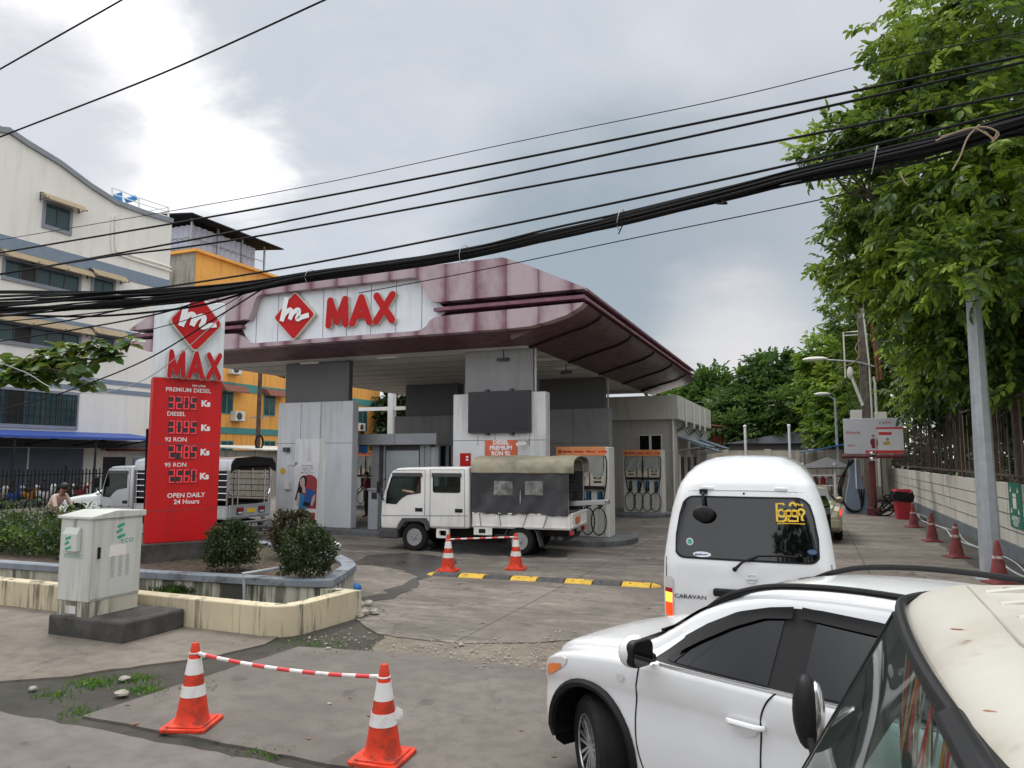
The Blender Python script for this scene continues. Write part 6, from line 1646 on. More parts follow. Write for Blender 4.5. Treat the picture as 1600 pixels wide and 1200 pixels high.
        ob('bed_front', MB().box(x1 - .04, x1, -.82, .82, .98, 2.2), 'tarp', t, smooth=0)
        m = MB()
        for z in (1.2, 1.45, 1.7, 1.9):
            for s in (1, -1): m.tube([(x0 + .1, s * .78, z), (x1 - .1, s * .78, z)], .014, 5)
        ob('bed_rail', m, 'dark_grey', t)
        ob('bench', MB().box(x0 + .1, x1 - .1, .45, .78, 1.0, 1.08).box(x0 + .1, x1 - .1, -.78, -.45, 1.0, 1.08), 'black_plastic', t, smooth=0)
        lp = ob('tail_reflector', MB().box(x0 - .062, x0 - .05, .05, .48, .74, .9), 'orange_reflector', tg, smooth=0)
        ob('reflector_red', MB().box(x0 - .066, x0 - .061, .36, .48, .745, .895), 'red_lens', lp, smooth=0)
        ob('tail_lamp', MB().box(x0 - .03, x0 + .03, .55, .82, .5, .6).box(x0 - .03, x0 + .03, -.82, -.55, .5, .6), 'red_lens', t, smooth=0, bevel=.01)
    else:
        m = MB()
        for s in (1, -1):
            for z in (1.15, 1.32, 1.49, 1.66, 1.83): m.tube([(x0 + .05, s * .83, z), (x1 - .02, s * .83, z)], .016, 5)
            for x in np.linspace(x0 + .02, x1 - .04, 6): m.tube([(x, s * .84, .98), (x, s * .84, 1.98)], .022, 6)
            m.tube([(x0 - .03, s * .7, .98), (x0 - .03, s * .7, 1.25), (x0 + .02, s * .82, 1.4), (x0 + .02, s * .82, 2.0)], .022, 6)
        ob('side_rail', m, 'chrome', t)
        m = MB()
        for y in (-.55, .5): m.tube([(x0 - .02, y, 1.0), (x0 - .02, y, 1.95)], .02, 6)
        ob('rear_pole', m, 'chrome', t)
        ob('side_shade_sheet', MB().box(x0 + .05, x1 - .05, .78, .80, .98, 2.0), 'black_plastic', t, smooth=0); ob('roof_shade_sheet', MB().box(x0 + .02, x1 - .02, -.8, .8, 2.0, 2.03), 'black_plastic', t, smooth=0)  # black sheets added to stand in for shade under the pickup cover
        ob('inner_panel', MB().box(x1 - .1, x1 - .04, -.8, .8, .98, 1.98), 'black_plastic', t, smooth=0)
        m = MB()
        for z in (1.2, 1.4, 1.6, 1.8): m.box(x1 - .13, x1 - .1, -.8, .8, z, z + .05)
        ob('slat', m, 'dark_grey', t, smooth=0)
        ob('bench', MB().box(x0 + .1, x1 - .1, .42, .8, 1.0, 1.1).box(x0 + .1, x1 - .1, -.8, -.42, 1.0, 1.1), 'black_plastic', t, smooth=0)
        m = MB().prism([(-.87, 1.88), (-.87, 2.1), (-.72, 2.27), (0, 2.32), (.72, 2.27), (.87, 2.1), (.87, 1.88), (.72, 1.98), (.5, 2.06), (-.5, 2.06), (-.72, 1.98)], x0 - .13, x0 - .1, 'x', tri=True); ob('rear_valance', m, 'black_plastic', t, smooth=0)
        ob('number_plate', MB().box(x0 - .062, x0 - .055, -.16, .16, .77, .88), 'plate_yellow', tg, smooth=0)
        for y in (-.42, .42):
            lp = ob('tail_lamp', MB().box(x0 - .065, x0 - .05, y - .12, y + .12, .74, .92), 'black_plastic', tg, smooth=0)
            ob('lamp_lens', MB().box(x0 - .07, x0 - .065, y - .09, y + .09, .84, .9), 'red_lens', lp, smooth=0); ob('lamp_lens', MB().box(x0 - .07, x0 - .065, y - .09, y + .09, .76, .81), 'clear_lens', lp, smooth=0)
        m = MB().tube([(x0 - .12, -.75, .52), (x0 - .12, .75, .52)], .035, 8); m.box(x0 - .12, x0, -.5, -.45, .42, .62); m.box(x0 - .12, x0, .45, .5, .42, .62); ob('rear_step', m, 'steel', t)
        m = MB(); lettering(m, '1K-6515', frame((x0 - .125, .0, .43), (0, -1, 0), (0, 0, 1)), .11, .004, .001); ob('plate_lettering', m, 'print_white', t, smooth=0, weld=False)
    return t
TA = R(184.5)
trk = light_truck('white crew cab truck with dark tarpaulin sides and tan cover', (-7.6, 16.62, 0), TA, 'truck_white', True)
light_truck('silver railed passenger pickup waiting behind the red price sign', (-16.9, 15.95, 0), R(180), 'silver_paint', False)
def in_truck(p): return tuple(Matrix.Translation((-7.6, 16.62, 0)) @ Matrix.Rotation(TA, 4, 'Z') @ Vector(p))
person('person', 'driver in pale blue shirt resting an arm out of truck window', (-7.6, 16.62, 0), TA,
       dict(pelvis=(1.42, .36, 1.1), neck=(1.38, .36, 1.62), head=(1.42, .36, 1.76), lsh=(1.4, .56, 1.55), lel=(1.45, .76, 1.40), lwr=(1.68, .845, 1.45), rsh=(1.42, .17, 1.55), rel=(1.6, .1, 1.33), rwr=(1.8, .1, 1.35),
            lhip=(1.48, .45, 1.06), lkn=(1.85, .47, 1.02), lan=(1.95, .47, .87), lto=(2.03, .47, .86), rhip=(1.48, .27, 1.06), rkn=(1.85, .27, 1.02), ran=(1.95, .27, .87), rto=(2.03, .27, .86)), top='shirt_blue', skin='skin_light')
person('person', 'dark clothed passenger wearing a yellow cap in the truck rear seat', (-7.6, 16.62, 0), TA,
       dict(pelvis=(.5, .3, 1.1), neck=(.46, .34, 1.56), head=(.45, .36, 1.7), lsh=(.48, .54, 1.5), lel=(.55, .6, 1.25), lwr=(.78, .5, 1.18), rsh=(.48, .13, 1.5), rel=(.55, .08, 1.25), rwr=(.78, .15, 1.18),
            lhip=(.55, .4, 1.06), lkn=(.92, .42, 1.04), lan=(.98, .42, .87), lto=(1.08, .42, .86), rhip=(.55, .2, 1.06), rkn=(.92, .2, 1.04), ran=(.98, .2, .87), rto=(1.08, .2, .86), face=(-.6, .8, 0)), cap='cap_yellow', top='shirt_dark')
# aluminium ladder pieces lying on the tailgate
def ladder():
    a = in_truck((-1.6, .35, 1.12)); t = thing('aluminium_ladder', 'folded aluminium ladder sticking out over the truck tailgate', 'ladder', a, TA)
    for y in (-.16, .16):
        m = MB().obox((-.62, y, .075), (1.9, .03, .1), ry=.06); ob('ladder_rail', m, 'alloy', t, smooth=0, bevel=.006)
    for k in range(6): ob('rung', MB().tube([(-1.4 + .28 * k, -.17, .12 - .0), (-1.4 + .28 * k, .17, .12)], .018, 6), 'alloy', t)
    ob('hook', MB().tube([(-1.5, -.14, .15), (-1.62, -.1, .16), (-1.66, .1, .1), (-1.55, .15, .06)], .02, 6), 'chrome', t)
ladder()

# ------------------------------------------------------------------ cream van, right foreground
def cream_van():
    FXX = .25; YA, YB_ = 1.08, 2.72; ZT = 1.9
    t = thing('parked_van', 'cream van with fringed windscreen and rust spotted roof, near corner', 'van', (FXX, (YA + YB_) / 2, 0)); w = (FXX, (YA + YB_) / 2, 0)
    side = [(-.36, .35), (-.35, .8), (-.2, 1.02), (.25, 1.82), (.29, 1.86), (.42, 1.9), (.9, 1.93), (3.6, 1.93), (3.72, 1.85), (3.8, .4)]
    base = MB().prism([(x, z) for x, z in side], YA, YB_, 'y')
    ins = [(-.155, 1.0), (.285, 1.80), (.42, 1.86), (3.6, 1.87), (3.6, .5), (-.155, .5)]
    sx = lambda z: -.2 + .45 * (z - 1.02) / .80
    cut = [MB().prism(ins, YA + .06, YB_ - .06, 'y')]
    ws = MB().prism([(-.4, 1.04), (sx(1.04) + .12, 1.04), (sx(1.79) + .12, 1.79), (.1, 1.795), (-.5, 1.6)], YA + .07, YB_ - .07, 'y'); cut.append(ws)
    sw_ = [(.0, 1.1), (.36, 1.70), (1.0, 1.72), (1.0, 1.1)]
    cut.append(MB().prism(sw_, YA - .2, YB_ + .2, 'y'))
    cut.append(MB().prism([(1.15, 1.1), (1.15, 1.70), (3.3, 1.70), (3.3, 1.1)], YA - .2, YB_ + .2, 'y'))
    for q in [base] + cut: q.v = [(a - w[0], b - w[1], c) for a, b, c in q.v]
    body = carve('body', base, cut, 'beige_paint', t, bevel=.07, seg=5, smooth=35, cutmat='interior_grey')
    m = MB(); a0, a1 = (sx(1.04) - .002, 1.03), (sx(1.80) - .002, 1.80)
    def gl(u, v):
        y = YA + .06 + (YB_ - YA - .12) * u; b_ = .04 * (1 - (2 * u - 1) ** 2)
        return (a0[0] + (a1[0] - a0[0]) * v - b_ * (1 - v * .5), y, a0[1] + (a1[1] - a0[1]) * v)
    ob('windscreen', MB().grid(gl, 16, 8), 'glass_clear', body, w=w)
    rb = [gl(u, 1) for u in np.linspace(0, 1, 17)] + [gl(1, v) for v in np.linspace(1, 0, 8)] + [gl(u, 0) for u in np.linspace(1, 0, 17)] + [gl(0, v) for v in np.linspace(0, 1, 8)]
    ob('windscreen_rubber', MB().tube(rb, .007, 6, True), 'rubber', body, w=w)
    rg = [(.40, YB_ + .0, 1.86), (.30, YB_ - .06, 1.855), (.24, YB_ - .2, 1.845), (.215, (YA + YB_) / 2, 1.84), (.24, YA + .2, 1.845), (.30, YA + .06, 1.855), (.40, YA, 1.86)]
    ob('roof_gutter', MB().tube(smooth_line(rg, 6), .014, 8), 'black_plastic', body, w=w)
    for y in (YA - .005, YB_ + .005): ob('roof_gutter', MB().tube([(.4, y, 1.86), (3.6, y, 1.87)], .02, 6), 'black_plastic', body, w=w)
    ob('sun_visor', MB().obox((.21, YA + .24, 1.85), (.05, .34, .04), ry=-.6), 'black_plastic', body, bevel=.015, w=w)
    for s, y in ((-1, YA + .004), (1, YB_ - .004)):
        ob('side_window', MB().prism(sw_, y - .003, y + .003, 'y'), 'glass_clear', body, smooth=0, w=w)
        ob('quarter_bar', MB().box(.24, .275, y - .012, y + .012, 1.1, 1.52), 'beige_paint', body, smooth=0, w=w)
        ob('side_window', MB().prism([(1.15, 1.1), (1.15, 1.70), (3.3, 1.70), (3.3, 1.1)], y - .003, y + .003, 'y'), 'glass_tint', body, smooth=0, w=w)
        mr = ob('wing_mirror', MB().sphere((-.04, y + s * .17, 1.39), (.05, .075, .13), 14, 10), 'black_plastic', t, w=w)
        ob('mirror_glass', MB().sphere((-.008, y + s * .17, 1.39), (.03, .06, .11), 12, 8), 'chrome', mr, w=w)
        ob('mirror_arm', MB().tube([(-.04, y + s * .14, 1.34), (.0, y + s * .02, 1.2)], .014, 6), 'black_plastic', mr, w=w)
    # roof ribs behind the front cap, seam, rust
    for y in np.linspace(YA + .18, YB_ - .18, 8): ob('roof_rib', MB().tube([(.47, y, 1.892), (.56, y, 1.908), (.9, y, 1.936), (3.5, y, 1.936)], .016, 8), 'beige_paint', body, w=w)
    ob('roof_seam', MB().tube([(.44, YA + .08, 1.9), (.41, (YA + YB_) / 2, 1.898), (.44, YB_ - .08, 1.9)], .004, 5), 'old_concrete', body, w=w)
    rnd = random.Random(2)
    for x, y, r in ((*gp(1497, 973, 1.91), .014), (*gp(1512, 990, 1.91), .006), (*gp(1545, 1092, 1.91), .007), (*gp(1575, 918, 1.91), .012), (.62, 2.14, .012), (.58, 1.98, .015), (1.05, 2.45, .015), (1.2, 2.2, .03), (.45, 1.3, .008), (1.1, 1.9, .03), (.47, 1.24, .005)):
        P = [(x + r * rnd.uniform(.5, 1.3) * math.cos(a) * 1.4, y + r * rnd.uniform(.4, 1.1) * math.sin(a), 1.9365 if x > .9 else 1.9 + .03 * (x - .42) / .48 + .0012) for a in np.linspace(0, 6.28, 12)[:-1]]
        ob('rust_spot', MB().add(P, [tuple(range(11))]), 'rust', body, smooth=0, w=w)
    # inside: fringe hanging along the header, dash, seats, teal cushion, papers
    cols = ['paint_cream', 'poster_red', 'paint_orange', 'old_concrete', 'red_print', 'tan_fabric', 'brown_fabric']
    for k, mm in enumerate(cols):
        m = MB()
        for i in range(k, 42, len(cols)):
            y0 = YA + .14 + (YB_ - YA - .3) * i / 42; y1 = y0 + (YB_ - YA - .3) / 42 * .96; ln = .30 + .06 * math.sin(i * 1.7) + (.06 if i % 3 == 0 else 0)
            def fr(u, v): return (.275 + .012 * math.sin(i * .9 + v * 2) - .05 * v, y0 + (y1 - y0) * u, 1.775 - ln * v)
            m.grid(fr, 1, 4)
        ob('fringe', m, mm, body, weld=False, w=w)
    m = MB()
    for i in range(42):
        y0 = YA + .12 + (YB_ - YA - .26) * i / 42; m.add([(.252, y0, 1.785), (.252, y0 + .035, 1.785), (.245, y0 + .0175, 1.735)], [(0, 1, 2)])
    m.box(.249, .254, YA + .12, YB_ - .14, 1.785, 1.80); ob('fringe_edge', m, 'print_white', body, smooth=0, weld=False, w=w)
    ob('dashboard', MB().prism([(-.15, .95), (.02, 1.03), (.22, 1.0), (.25, .6), (-.15, .6)], YA + .07, YB_ - .07, 'y'), 'interior_grey', body, smooth=0, bevel=.02, w=w)
    ob('steering_wheel', MB().tube([(.32 + .08 * math.sin(a), 1.52 + .18 * math.cos(a), 1.18 + .16 * math.sin(a)) for a in np.linspace(0, 2 * PI, 22)[:-1]], .014, 6, True), 'black_plastic', body, w=w)
    for y in (1.5, 2.25):
        s_ = ob('seat', MB().obox((.95, y, 1.2), (.14, .5, .75), ry=.15).obox((.7, y, .8), (.5, .5, .14)), 'interior_grey', body, bevel=.04, w=w); ob('seat_cover', MB().obox((.93, y, 1.48), (.17, .36, .2), ry=.15), 'print_white', s_, bevel=.03, w=w)
    ob('dash_cushion', MB().sphere((.06, 1.72, 1.07), (.12, .15, .06), 18, 10), 'teal_thing', body, w=w)
    for k, (x, y) in enumerate(((.04, 2.05), (.05, 2.4))):
        m = MB()
        for r in (.05, .08, .11, .14): m.tube([(x + r * math.cos(a) * .8, y + r * math.sin(a), 1.036) for a in np.linspace(0, 2 * PI, 20)[:-1]], .006, 4, True)
        ob('dash_doily', m, 'print_white', body, w=w)
    ob('dash_paper', MB().obox((.1, 2.2, 1.06), (.2, .3, .012), rz=.3, ry=.1), 'print_white', body, smooth=0, w=w)
    ob('dash_box', MB().obox((.06, 1.9, 1.07), (.12, .12, .08), rz=.3), 'red_plastic', body, bevel=.01, w=w)
    for y in (1.35, 2.2): ob('wiper', MB().tube([(-.26, y, 1.05), (-.19, y + .42, 1.12)], .009, 6), 'black_plastic', body, w=w)
    for x in (.1, 3.0):
        for y, s in ((YA + .12, -1), (YB_ - .12, 1)): wheel(t, x - w[0], y - w[1], .3, .19, s)
cream_van()
# ------------------------------------------------------------------ cones, bars, speed bump
def cone(loc, rz, label, H=.70, m1='cone_orange', m2='cone_white', group='orange cones with striped bars', bands=((.32, .46), (.60, .80)), flap=False):
    t = thing('traffic_cone', label, 'traffic cone', loc, rz, group)
    rb, rt = H * .20, H * .042
    rad = lambda f: rb + (rt - rb) * f
    ob('base', MB().prism(rrect(-H * .29, H * .29, -H * .29, H * .29, .04, 4), 0, .03, 'z').prism(rrect(-H * .24, H * .24, -H * .24, H * .24, .04, 4), .03, .042, 'z'), m1, t, smooth=0, bevel=.006)
    pr = [(rb + .012, .04), (rb, .055)] + [(rad(f), .05 + (H - .05) * f) for f in (.1, .3, .5, .7, .9, .985)] + [(rt * .8, H)]
    b = ob('cone_body', MB().lathe(pr, n=32), m1, t)
    for f0, f1 in bands:
        ob('reflective_band', MB().lathe([(rad(f0), .05 + (H - .05) * f0), (rad(f0) + .0035, .05 + (H - .05) * f0), (rad(f1) + .0035, .05 + (H - .05) * f1), (rad(f1), .05 + (H - .05) * f1)], n=32), m2, b)
    if flap: ob('torn_flap', MB().add([(rad(.4) + .003, .0, .30), (rad(.4) + .004, .02, .39), (rad(.4) + .045, .045, .36), (rad(.4) + .05, .04, .29)], [(0, 1, 2, 3)]), m2, b, smooth=0)
    return t
c1 = gp(300, 1133); c2 = gp(598, 1185)
cone((*c1, 0), .35, 'orange cone nearest the road holding the left end of bar', .69)
cone((*c2, 0), .1, 'orange cone with a torn white band in front of white car', .70, flap=True)
c3 = gp(700, 892); c4 = gp(806, 889)
cone((*c3, 0), .2, 'orange cone behind speed bump by the truck front wheel', .73)
cone((*c4, 0), .3, 'orange cone behind speed bump by the truck rear wheel', .73)
def bar(a, b, label, n, sag, r=.016):
    A, B = Vector(a), Vector(b); t = thing('barrier_bar', label, 'barrier bar', tuple(A), 0, 'striped bars between cones'); d = B - A
    P = [d * f + Vector((0, 0, -sag * 4 * f * (1 - f))) for f in np.linspace(0, 1, n * 3 + 1)]
    for i in range(n): ob('bar_stripe', MB().tube(P[i * 3:i * 3 + 4], r, 10), 'cone_white' if i % 2 == 0 else 'bar_red', t)
    ob('end_ring', MB().tube([(.044 * math.cos(q), .044 * math.sin(q), .0) for q in np.linspace(0, 6.28, 20)[:-1]], .008, 6, True), 'cone_white', t)
    ob('end_ring', MB().tube([(d.x + .044 * math.cos(q), d.y + .044 * math.sin(q), d.z) for q in np.linspace(0, 6.28, 20)[:-1]], .008, 6, True), 'cone_white', t)
bar((*c1, .605), (*c2, .605), 'red and white bar hung between the two front cones', 15, .045)
bar((*c3, .63), (*c4, .65), 'red and white bar hung between the two rear cones', 11, .0)
A = Vector((*gp(668, 897), 0)); B = Vector((*gp(1034, 917), 0)); d = (B - A)
t = thing('speed_bump', 'yellow and black rubber speed bump across the forecourt entry', 'speed bump', tuple(A), math.atan2(d.y, d.x)); L = d.length
xs = [0, .18] + [.18 + (L - .36) * i / 8 for i in range(1, 9)] + [L]
for i in range(len(xs) - 1):
    col = 'bump_yellow' if i in (0, 2, 4, 6, 8) else 'bump_black'
    if i == 9: col = 'bump_yellow'
    m = MB(); hgt = .055; y0 = -.18; y1 = .18
    e0 = .35 if i == 0 else 1; e1 = .35 if i == 9 else 1
    def sec(x, e): return [(x, y0 * e, 0), (x, y0 * .6 * e, hgt * .8 * e), (x, 0, hgt * e), (x, y1 * .6 * e, hgt * .8 * e), (x, y1 * e, 0)]
    gap = .012
    m.rings([sec(xs[i] + gap, e0), sec(xs[i + 1] - gap, e1)]); sgm = ob('bump_segment', m, col, t, smooth=0, bevel=.008)
    if 0 < i < 9: ob('bolt_hole', MB().lathe([(.022, 0), (.022, .003)], ((xs[i] * .7 + xs[i + 1] * .3), -.09, .046), 10).lathe([(.022, 0), (.022, .003)], ((xs[i] * .3 + xs[i + 1] * .7), .02, .054), 10), 'black_plastic', sgm, smooth=0)
for (u, v), lab in (((1495, 871), 'faded red cone nearest the grey lamp post'), ((1457, 846), 'faded red cone in the middle of wall side row'), ((1428, 824), 'faded red cone closest to the red bin')):
    cone((*gp(u, v), 0), random.random(), lab, .78, 'cone_old', 'cone_oldwhite', 'faded red cones along the wall', ((.56, .64), (.84, .9)) if u == 1495 else ((.55, .62),))
cone((*gp(1562, 912), 0), .4, 'faded red cone half hidden behind the grey lamp post', .78, 'cone_old', 'cone_oldwhite', 'faded red cones along the wall', ((.55, .62),))

# ------------------------------------------------------------------ right side: lamp posts, billboard, utility pole, bin, sign
t = thing('lamp_post', 'tapered grey lamp post rising into the trees, nearest right', 'lamp post', (3.12, 16.26, 0))
m = MB()
n = 8; m.rings([[(r * math.cos(2 * PI * k / n), r * math.sin(2 * PI * k / n), z) for k in range(n)] for r, z in ((.19, 0), (.17, 2), (.135, 5), (.125, 6.3))]); ob('post_shaft', m, 'galvanised', t, smooth=0)
ob('base_plate', MB().box(-.3, .3, -.3, .3, 0, .03), 'galvanised', t, smooth=0)
ob('lamp_arm', MB().tube([(0, 0, 6.2), (.3, .1, 6.6), (1.4, .3, 6.8)], .045, 8), 'galvanised', t); ob('lamp_head', MB().sphere((1.7, .35, 6.8), (.36, .14, .09)), 'galvanised', t)
def street_lamp(u, Y, zt, arm, label, pole=True, dz=.35):
    x, _ = aty(u, 650, Y); t = thing('street_lamp', label, 'street lamp', (x, Y, 0))
    ob('post_shaft', MB().lathe([(.09, 0), (.06, zt)], n=10), 'galvanised', t)
    ob('lamp_arm', MB().tube(smooth_line([(0, 0, zt - .1), (-.3, 0, zt + dz * .6), (-arm * .6, 0, zt + dz), (-arm, 0, zt + dz)], 4), .035, 7), 'galvanised', t)
    ob('lamp_head', MB().sphere((-arm - .3, 0, zt + dz), (.42, .16, .10), 14, 8), 'ac_white', t)
street_lamp(1306, 43.5, aty(1306, 622, 43.5)[1], .35, 'slim street lamp with drooping head behind the billboard', dz=.25)
t = thing('utility_pole', 'stained utility pole with conduits and brackets behind the billboard', 'pole', (2.46, 36, 0))
ob('pole_shaft', MB().rings([[(.19 * a, .19 * b, 0) for a, b in ((1, 1), (-1, 1), (-1, -1), (1, -1))], [(.14 * a, .14 * b, 9.3) for a, b in ((1, 1), (-1, 1), (-1, -1), (1, -1))]]), 'pole_wood', t, smooth=0)
ob('conduit', MB().tube([(.26, -.15, 1), (.24, -.15, 6.5), (.1, -.15, 9.0)], .045, 6), 'ac_white', t)
ob('conduit', MB().tube([(.42, -.1, 1), (.44, -.1, 5.6), (.40, -.1, 5.9)], .06, 6), 'ac_white', t)
ob('timber_strut', MB().obox((.5, -.1, 7.0), (.1, .1, 2.6), ry=-.05).obox((.64, -.1, 6.9), (.09, .1, 2.3), ry=-.05), 'rust', t, smooth=0)
ob('lamp_arm', MB().tube([(.45, -.2, 6.35), (-.3, -.25, 6.6), (-1.5, -.3, 6.75)], .04, 7), 'galvanised', t); ob('lamp_head', MB().sphere((-2.0, -.3, 6.8), (.55, .2, .11), 14, 8), 'ac_white', t)
ob('bracket', MB().tube([(-.1, -.1, 8.0), (-.75, -.1, 8.0), (-.75, -.1, 5.9)], .035, 6).tube([(-.1, -.1, 7.85), (-.75, -.1, 7.85)], .025, 5), 'ac_white', t)
ob('brace_pipe', MB().tube([(-.1, -.2, 4.6), (-.5, -.2, 5.9)], .07, 7), 'ac_white', t); ob('insulator', MB().sphere((-.55, -.2, 6.1), (.14, .14, .3)), 'ac_white', t)
ob('meter_box', MB().box(-.62, -.15, -.3, .0, 3.0, 4.4), 'ac_white', t, smooth=0, bevel=.02); ob('meter_box', MB().box(.35, .85, -.2, .1, 3.0, 4.3), 'ac_white', t, smooth=0, bevel=.02)
ob('rope_tangle', MB().tube(smooth_line([(-.1, -.2, 7.6), (-.3, -.25, 7.2), (-.15, -.25, 6.9), (-.35, -.3, 6.6), (-1.0, -.3, 6.3)], 4), .03, 5), 'dry_vine', t)

def billboard():
    Y = 32.1; t = thing('billboard', 'white and red bank advert board on a red pipe stand', 'billboard', (2.31, Y, 0)); w = (2.31, Y, 0)
    x0, x1, z0, z1 = 1.36, 3.5, 2.42, 3.84
    bd = ob('board', MB().box(x0, x1, Y - .06, Y + .06, z0, z1), 'billboard', t, smooth=0, bevel=.01, w=w)
    ob('cross_pipe', MB().tube([(1.26, Y - .1, 2.32), (3.52, Y - .1, 2.32)], .075, 12), 'red_metal', t, w=w)
    ob('post_shaft', MB().lathe([(.22, 0), (.22, .05), (.12, .06), (.12, 2.25)], (2.34, Y, 0), 16), 'red_metal', t, w=w)
    ob('base', MB().box(2.08, 2.6, Y - .26, Y + .26, 0, .3), 'red_metal', t, smooth=0, bevel=.02, w=w)
    ob('collar', MB().lathe([(.15, 2.14), (.17, 2.18), (.17, 2.24), (.15, 2.28)], (2.36, Y - .1, 0), 14).lathe([(.13, 2.38), (.15, 2.42), (.15, 2.46), (.13, 2.5)], (2.36, Y - .1, 0), 14), 'chrome', t, w=w)
    W, H = x1 - x0, z1 - z0
    def flat(name, pts, mm, lay):
        ob(name, MB().prism([(x0 + a * W, z1 - b * H) for a, b in pts], Y - .062 - .002 * lay, Y - .0605 - .002 * lay, 'y', tri=True), mm, bd, smooth=0, w=w)
    rect = lambda a, b, c, d_: [(a, b), (c, b), (c, d_), (a, d_)]
    flat('red_stripe', rect(.55, .255, .995, .305), 'red_print', 1); flat('red_base', rect(.36, .90, .995, .985), 'red_print', 1); flat('counter', rect(.35, .84, .48, .90), 'billboard', 3)
    flat('kiosk_panel', rect(.58, .32, .995, .90), 'poster_white', 1); flat('kiosk_header', rect(.59, .39, .81, .475), 'red_print', 2); flat('panel_line', rect(.82, .35, .825, .9), 'acm_grey', 2)
    flat('jacket', [(.46, .58), (.5, .565), (.53, .57), (.56, .6), (.575, .72), (.56, .78), (.55, .84), (.47, .84), (.46, .75), (.44, .68)], 'uniform_red', 3); flat('shirt', [(.52, .57), (.545, .58), (.55, .84), (.525, .84)], 'poster_skin', 4); flat('lapel', [(.55, .58), (.575, .62), (.58, .74), (.56, .76)], 'poster_grey', 4)
    flat('head', [(.5 + .022 * math.cos(a), .515 + .045 * math.sin(a)) for a in np.linspace(0, 6.28, 14)[:-1]], 'poster_skin', 4); flat('hair', [(.475, .51), (.48, .475), (.5, .458), (.522, .475), (.526, .51), (.515, .49), (.49, .49)], 'hair', 5)
    flat('yellow_figure', [(.65, .70), (.7, .66), (.73, .655), (.76, .66), (.78, .70), (.77, .74), (.70, .745), (.65, .73)], 'cap_yellow', 3); flat('head', [(.735 + .018 * math.cos(a), .61 + .04 * math.sin(a)) for a in np.linspace(0, 6.28, 14)[:-1]], 'poster_skin', 3); flat('hair', [(.712, .62), (.712, .575), (.735, .56), (.76, .575), (.76, .62), (.75, .59), (.72, .59)], 'hair', 4)
    # rounded script lines and the bank mark
    mt = lambda a, b: frame((x0 + a * W, Y - .0635, z1 - b * H), (1, 0, 0), (0, 0, 1))
    m = MB()
    x = 0
    for k, ch in enumerate('oCoocOq'):
        r = .03; a0, a1 = {'o': (0, 360), 'C': (40, 320), 'c': (-140, 140), 'O': (-60, 250), 'q': (0, 360)}[ch]
        stroke(m, arc(x, 0, r, a0, a1, 14), mt(.06, .40), .014)
        if ch == 'q': stroke(m, [(x + .03, .05), (x + .03, -.08)], mt(.06, .40), .014)
        if k in (0, 2): stroke(m, arc(x, .055, .018, 0, 360, 10), mt(.06, .40), .01)
        x += .07
    ob('script_line', m, 'red_print', bd, smooth=0, weld=False, w=w)
    m = MB(); x = 0
    for k in range(5): stroke(m, arc(x, 0, .028, 0, 360 - 70 * (k % 2), 14), mt(.07, .60), .012); x += .066
    ob('script_line', m, 'acm_grey', bd, smooth=0, weld=False, w=w)
    m = MB(); x = 0
    for k in range(4): stroke(m, arc(x, 0, .03, 20 * k, 360 - 60 * (k % 2), 14), mt(.08, .76), .014); x += .072
    ob('script_line', m, 'red_print', bd, smooth=0, weld=False, w=w)
    m = MB(); stroke(m, arc(.03, 0, .04, 60, 300, 14), mt(.62, .13), .016); stroke(m, arc(.12, 0, .04, -120, 120, 14), mt(.62, .13), .016); ob('bank_mark', m, 'dark_grey', bd, smooth=0, weld=False, w=w)
    m = MB(); lettering(m, 'AYA', mt(.76, .13), .1, .002, .003); ob('bank_name', m, 'red_print', bd, smooth=0, weld=False, w=w); m = MB(); lettering(m, 'BANK', mt(.89, .13), .1, .002, .001); ob('bank_name', m, 'acm_grey', bd, smooth=0, weld=False, w=w)
billboard()
t = thing('litter_bin', 'red plastic bin lined with a black bag by the wall', 'bin', (*gp(1411, 811), 0), .15)
def binsec(f): a = .22 + .07 * f; return [(x, y, .0 + 1.0 * f) for x, y in rrect(-a, a, -a * .9, a * .9, .06, 3)]
ob('bin_body', MB().rings([binsec(0), binsec(.6), binsec(1)]), 'red_plastic', t)
def bag(f, k): a = .32 + .03 * k; return [(x * (1 + .03 * math.sin(i * 2.1)), y * (1 + .03 * math.cos(i * 1.7)), f + .05 * math.sin(i * 1.3)) for i, (x, y) in enumerate(rrect(-a, a, -a * .9, a * .9, .07, 5))]
ob('black_bag', MB().rings([bag(.68, 0), bag(.86, 1), bag(1.0, 0)]), 'black_plastic', t); ob('bin_lid', MB().rings([[(x, y, 1.02) for x, y in rrect(-.31, .31, -.28, .28, .07, 4)], [(x, y, 1.1) for x, y in rrect(-.28, .28, -.25, .25, .07, 4)]]), 'red_plastic', t)
y0, z1 = atx(1600, 755, 4.24); y1, z0 = atx(1580, 822, 4.24)
t = thing('wall_sign', 'dark green assembly point sign painted on the boundary wall', 'sign', (4.24, y1, z0)); 
ob('plate', MB().box(-.012, .01, -1.05, 0, 0, 1.0), 'green_sign', t, smooth=0)
m = MB(); mt = frame((-.0135, -.5, .58), (0, -1, 0), (0, 0, 1))
for sx in (-.3, .3):
    for sz in (-.2, .27): m.prism([(sx - .06, sz - .06), (sx + .06, sz - .06), (sx, sz + .07)], 0, .001, 'z')
for px_ in (-.1, 0, .1): m.prism([(px_ + .045 * math.cos(a), .14 + .05 * math.sin(a)) for a in np.linspace(0, 6.28, 10)[:-1]], 0, .001, 'z'); m.prism([(px_ - .05, .08), (px_ + .05, .08), (px_ + .035, -.16), (px_ - .035, -.16)], 0, .0012, 'z')
m.xf(mt); ob('pictogram', m, 'print_white', t, smooth=0, weld=False)
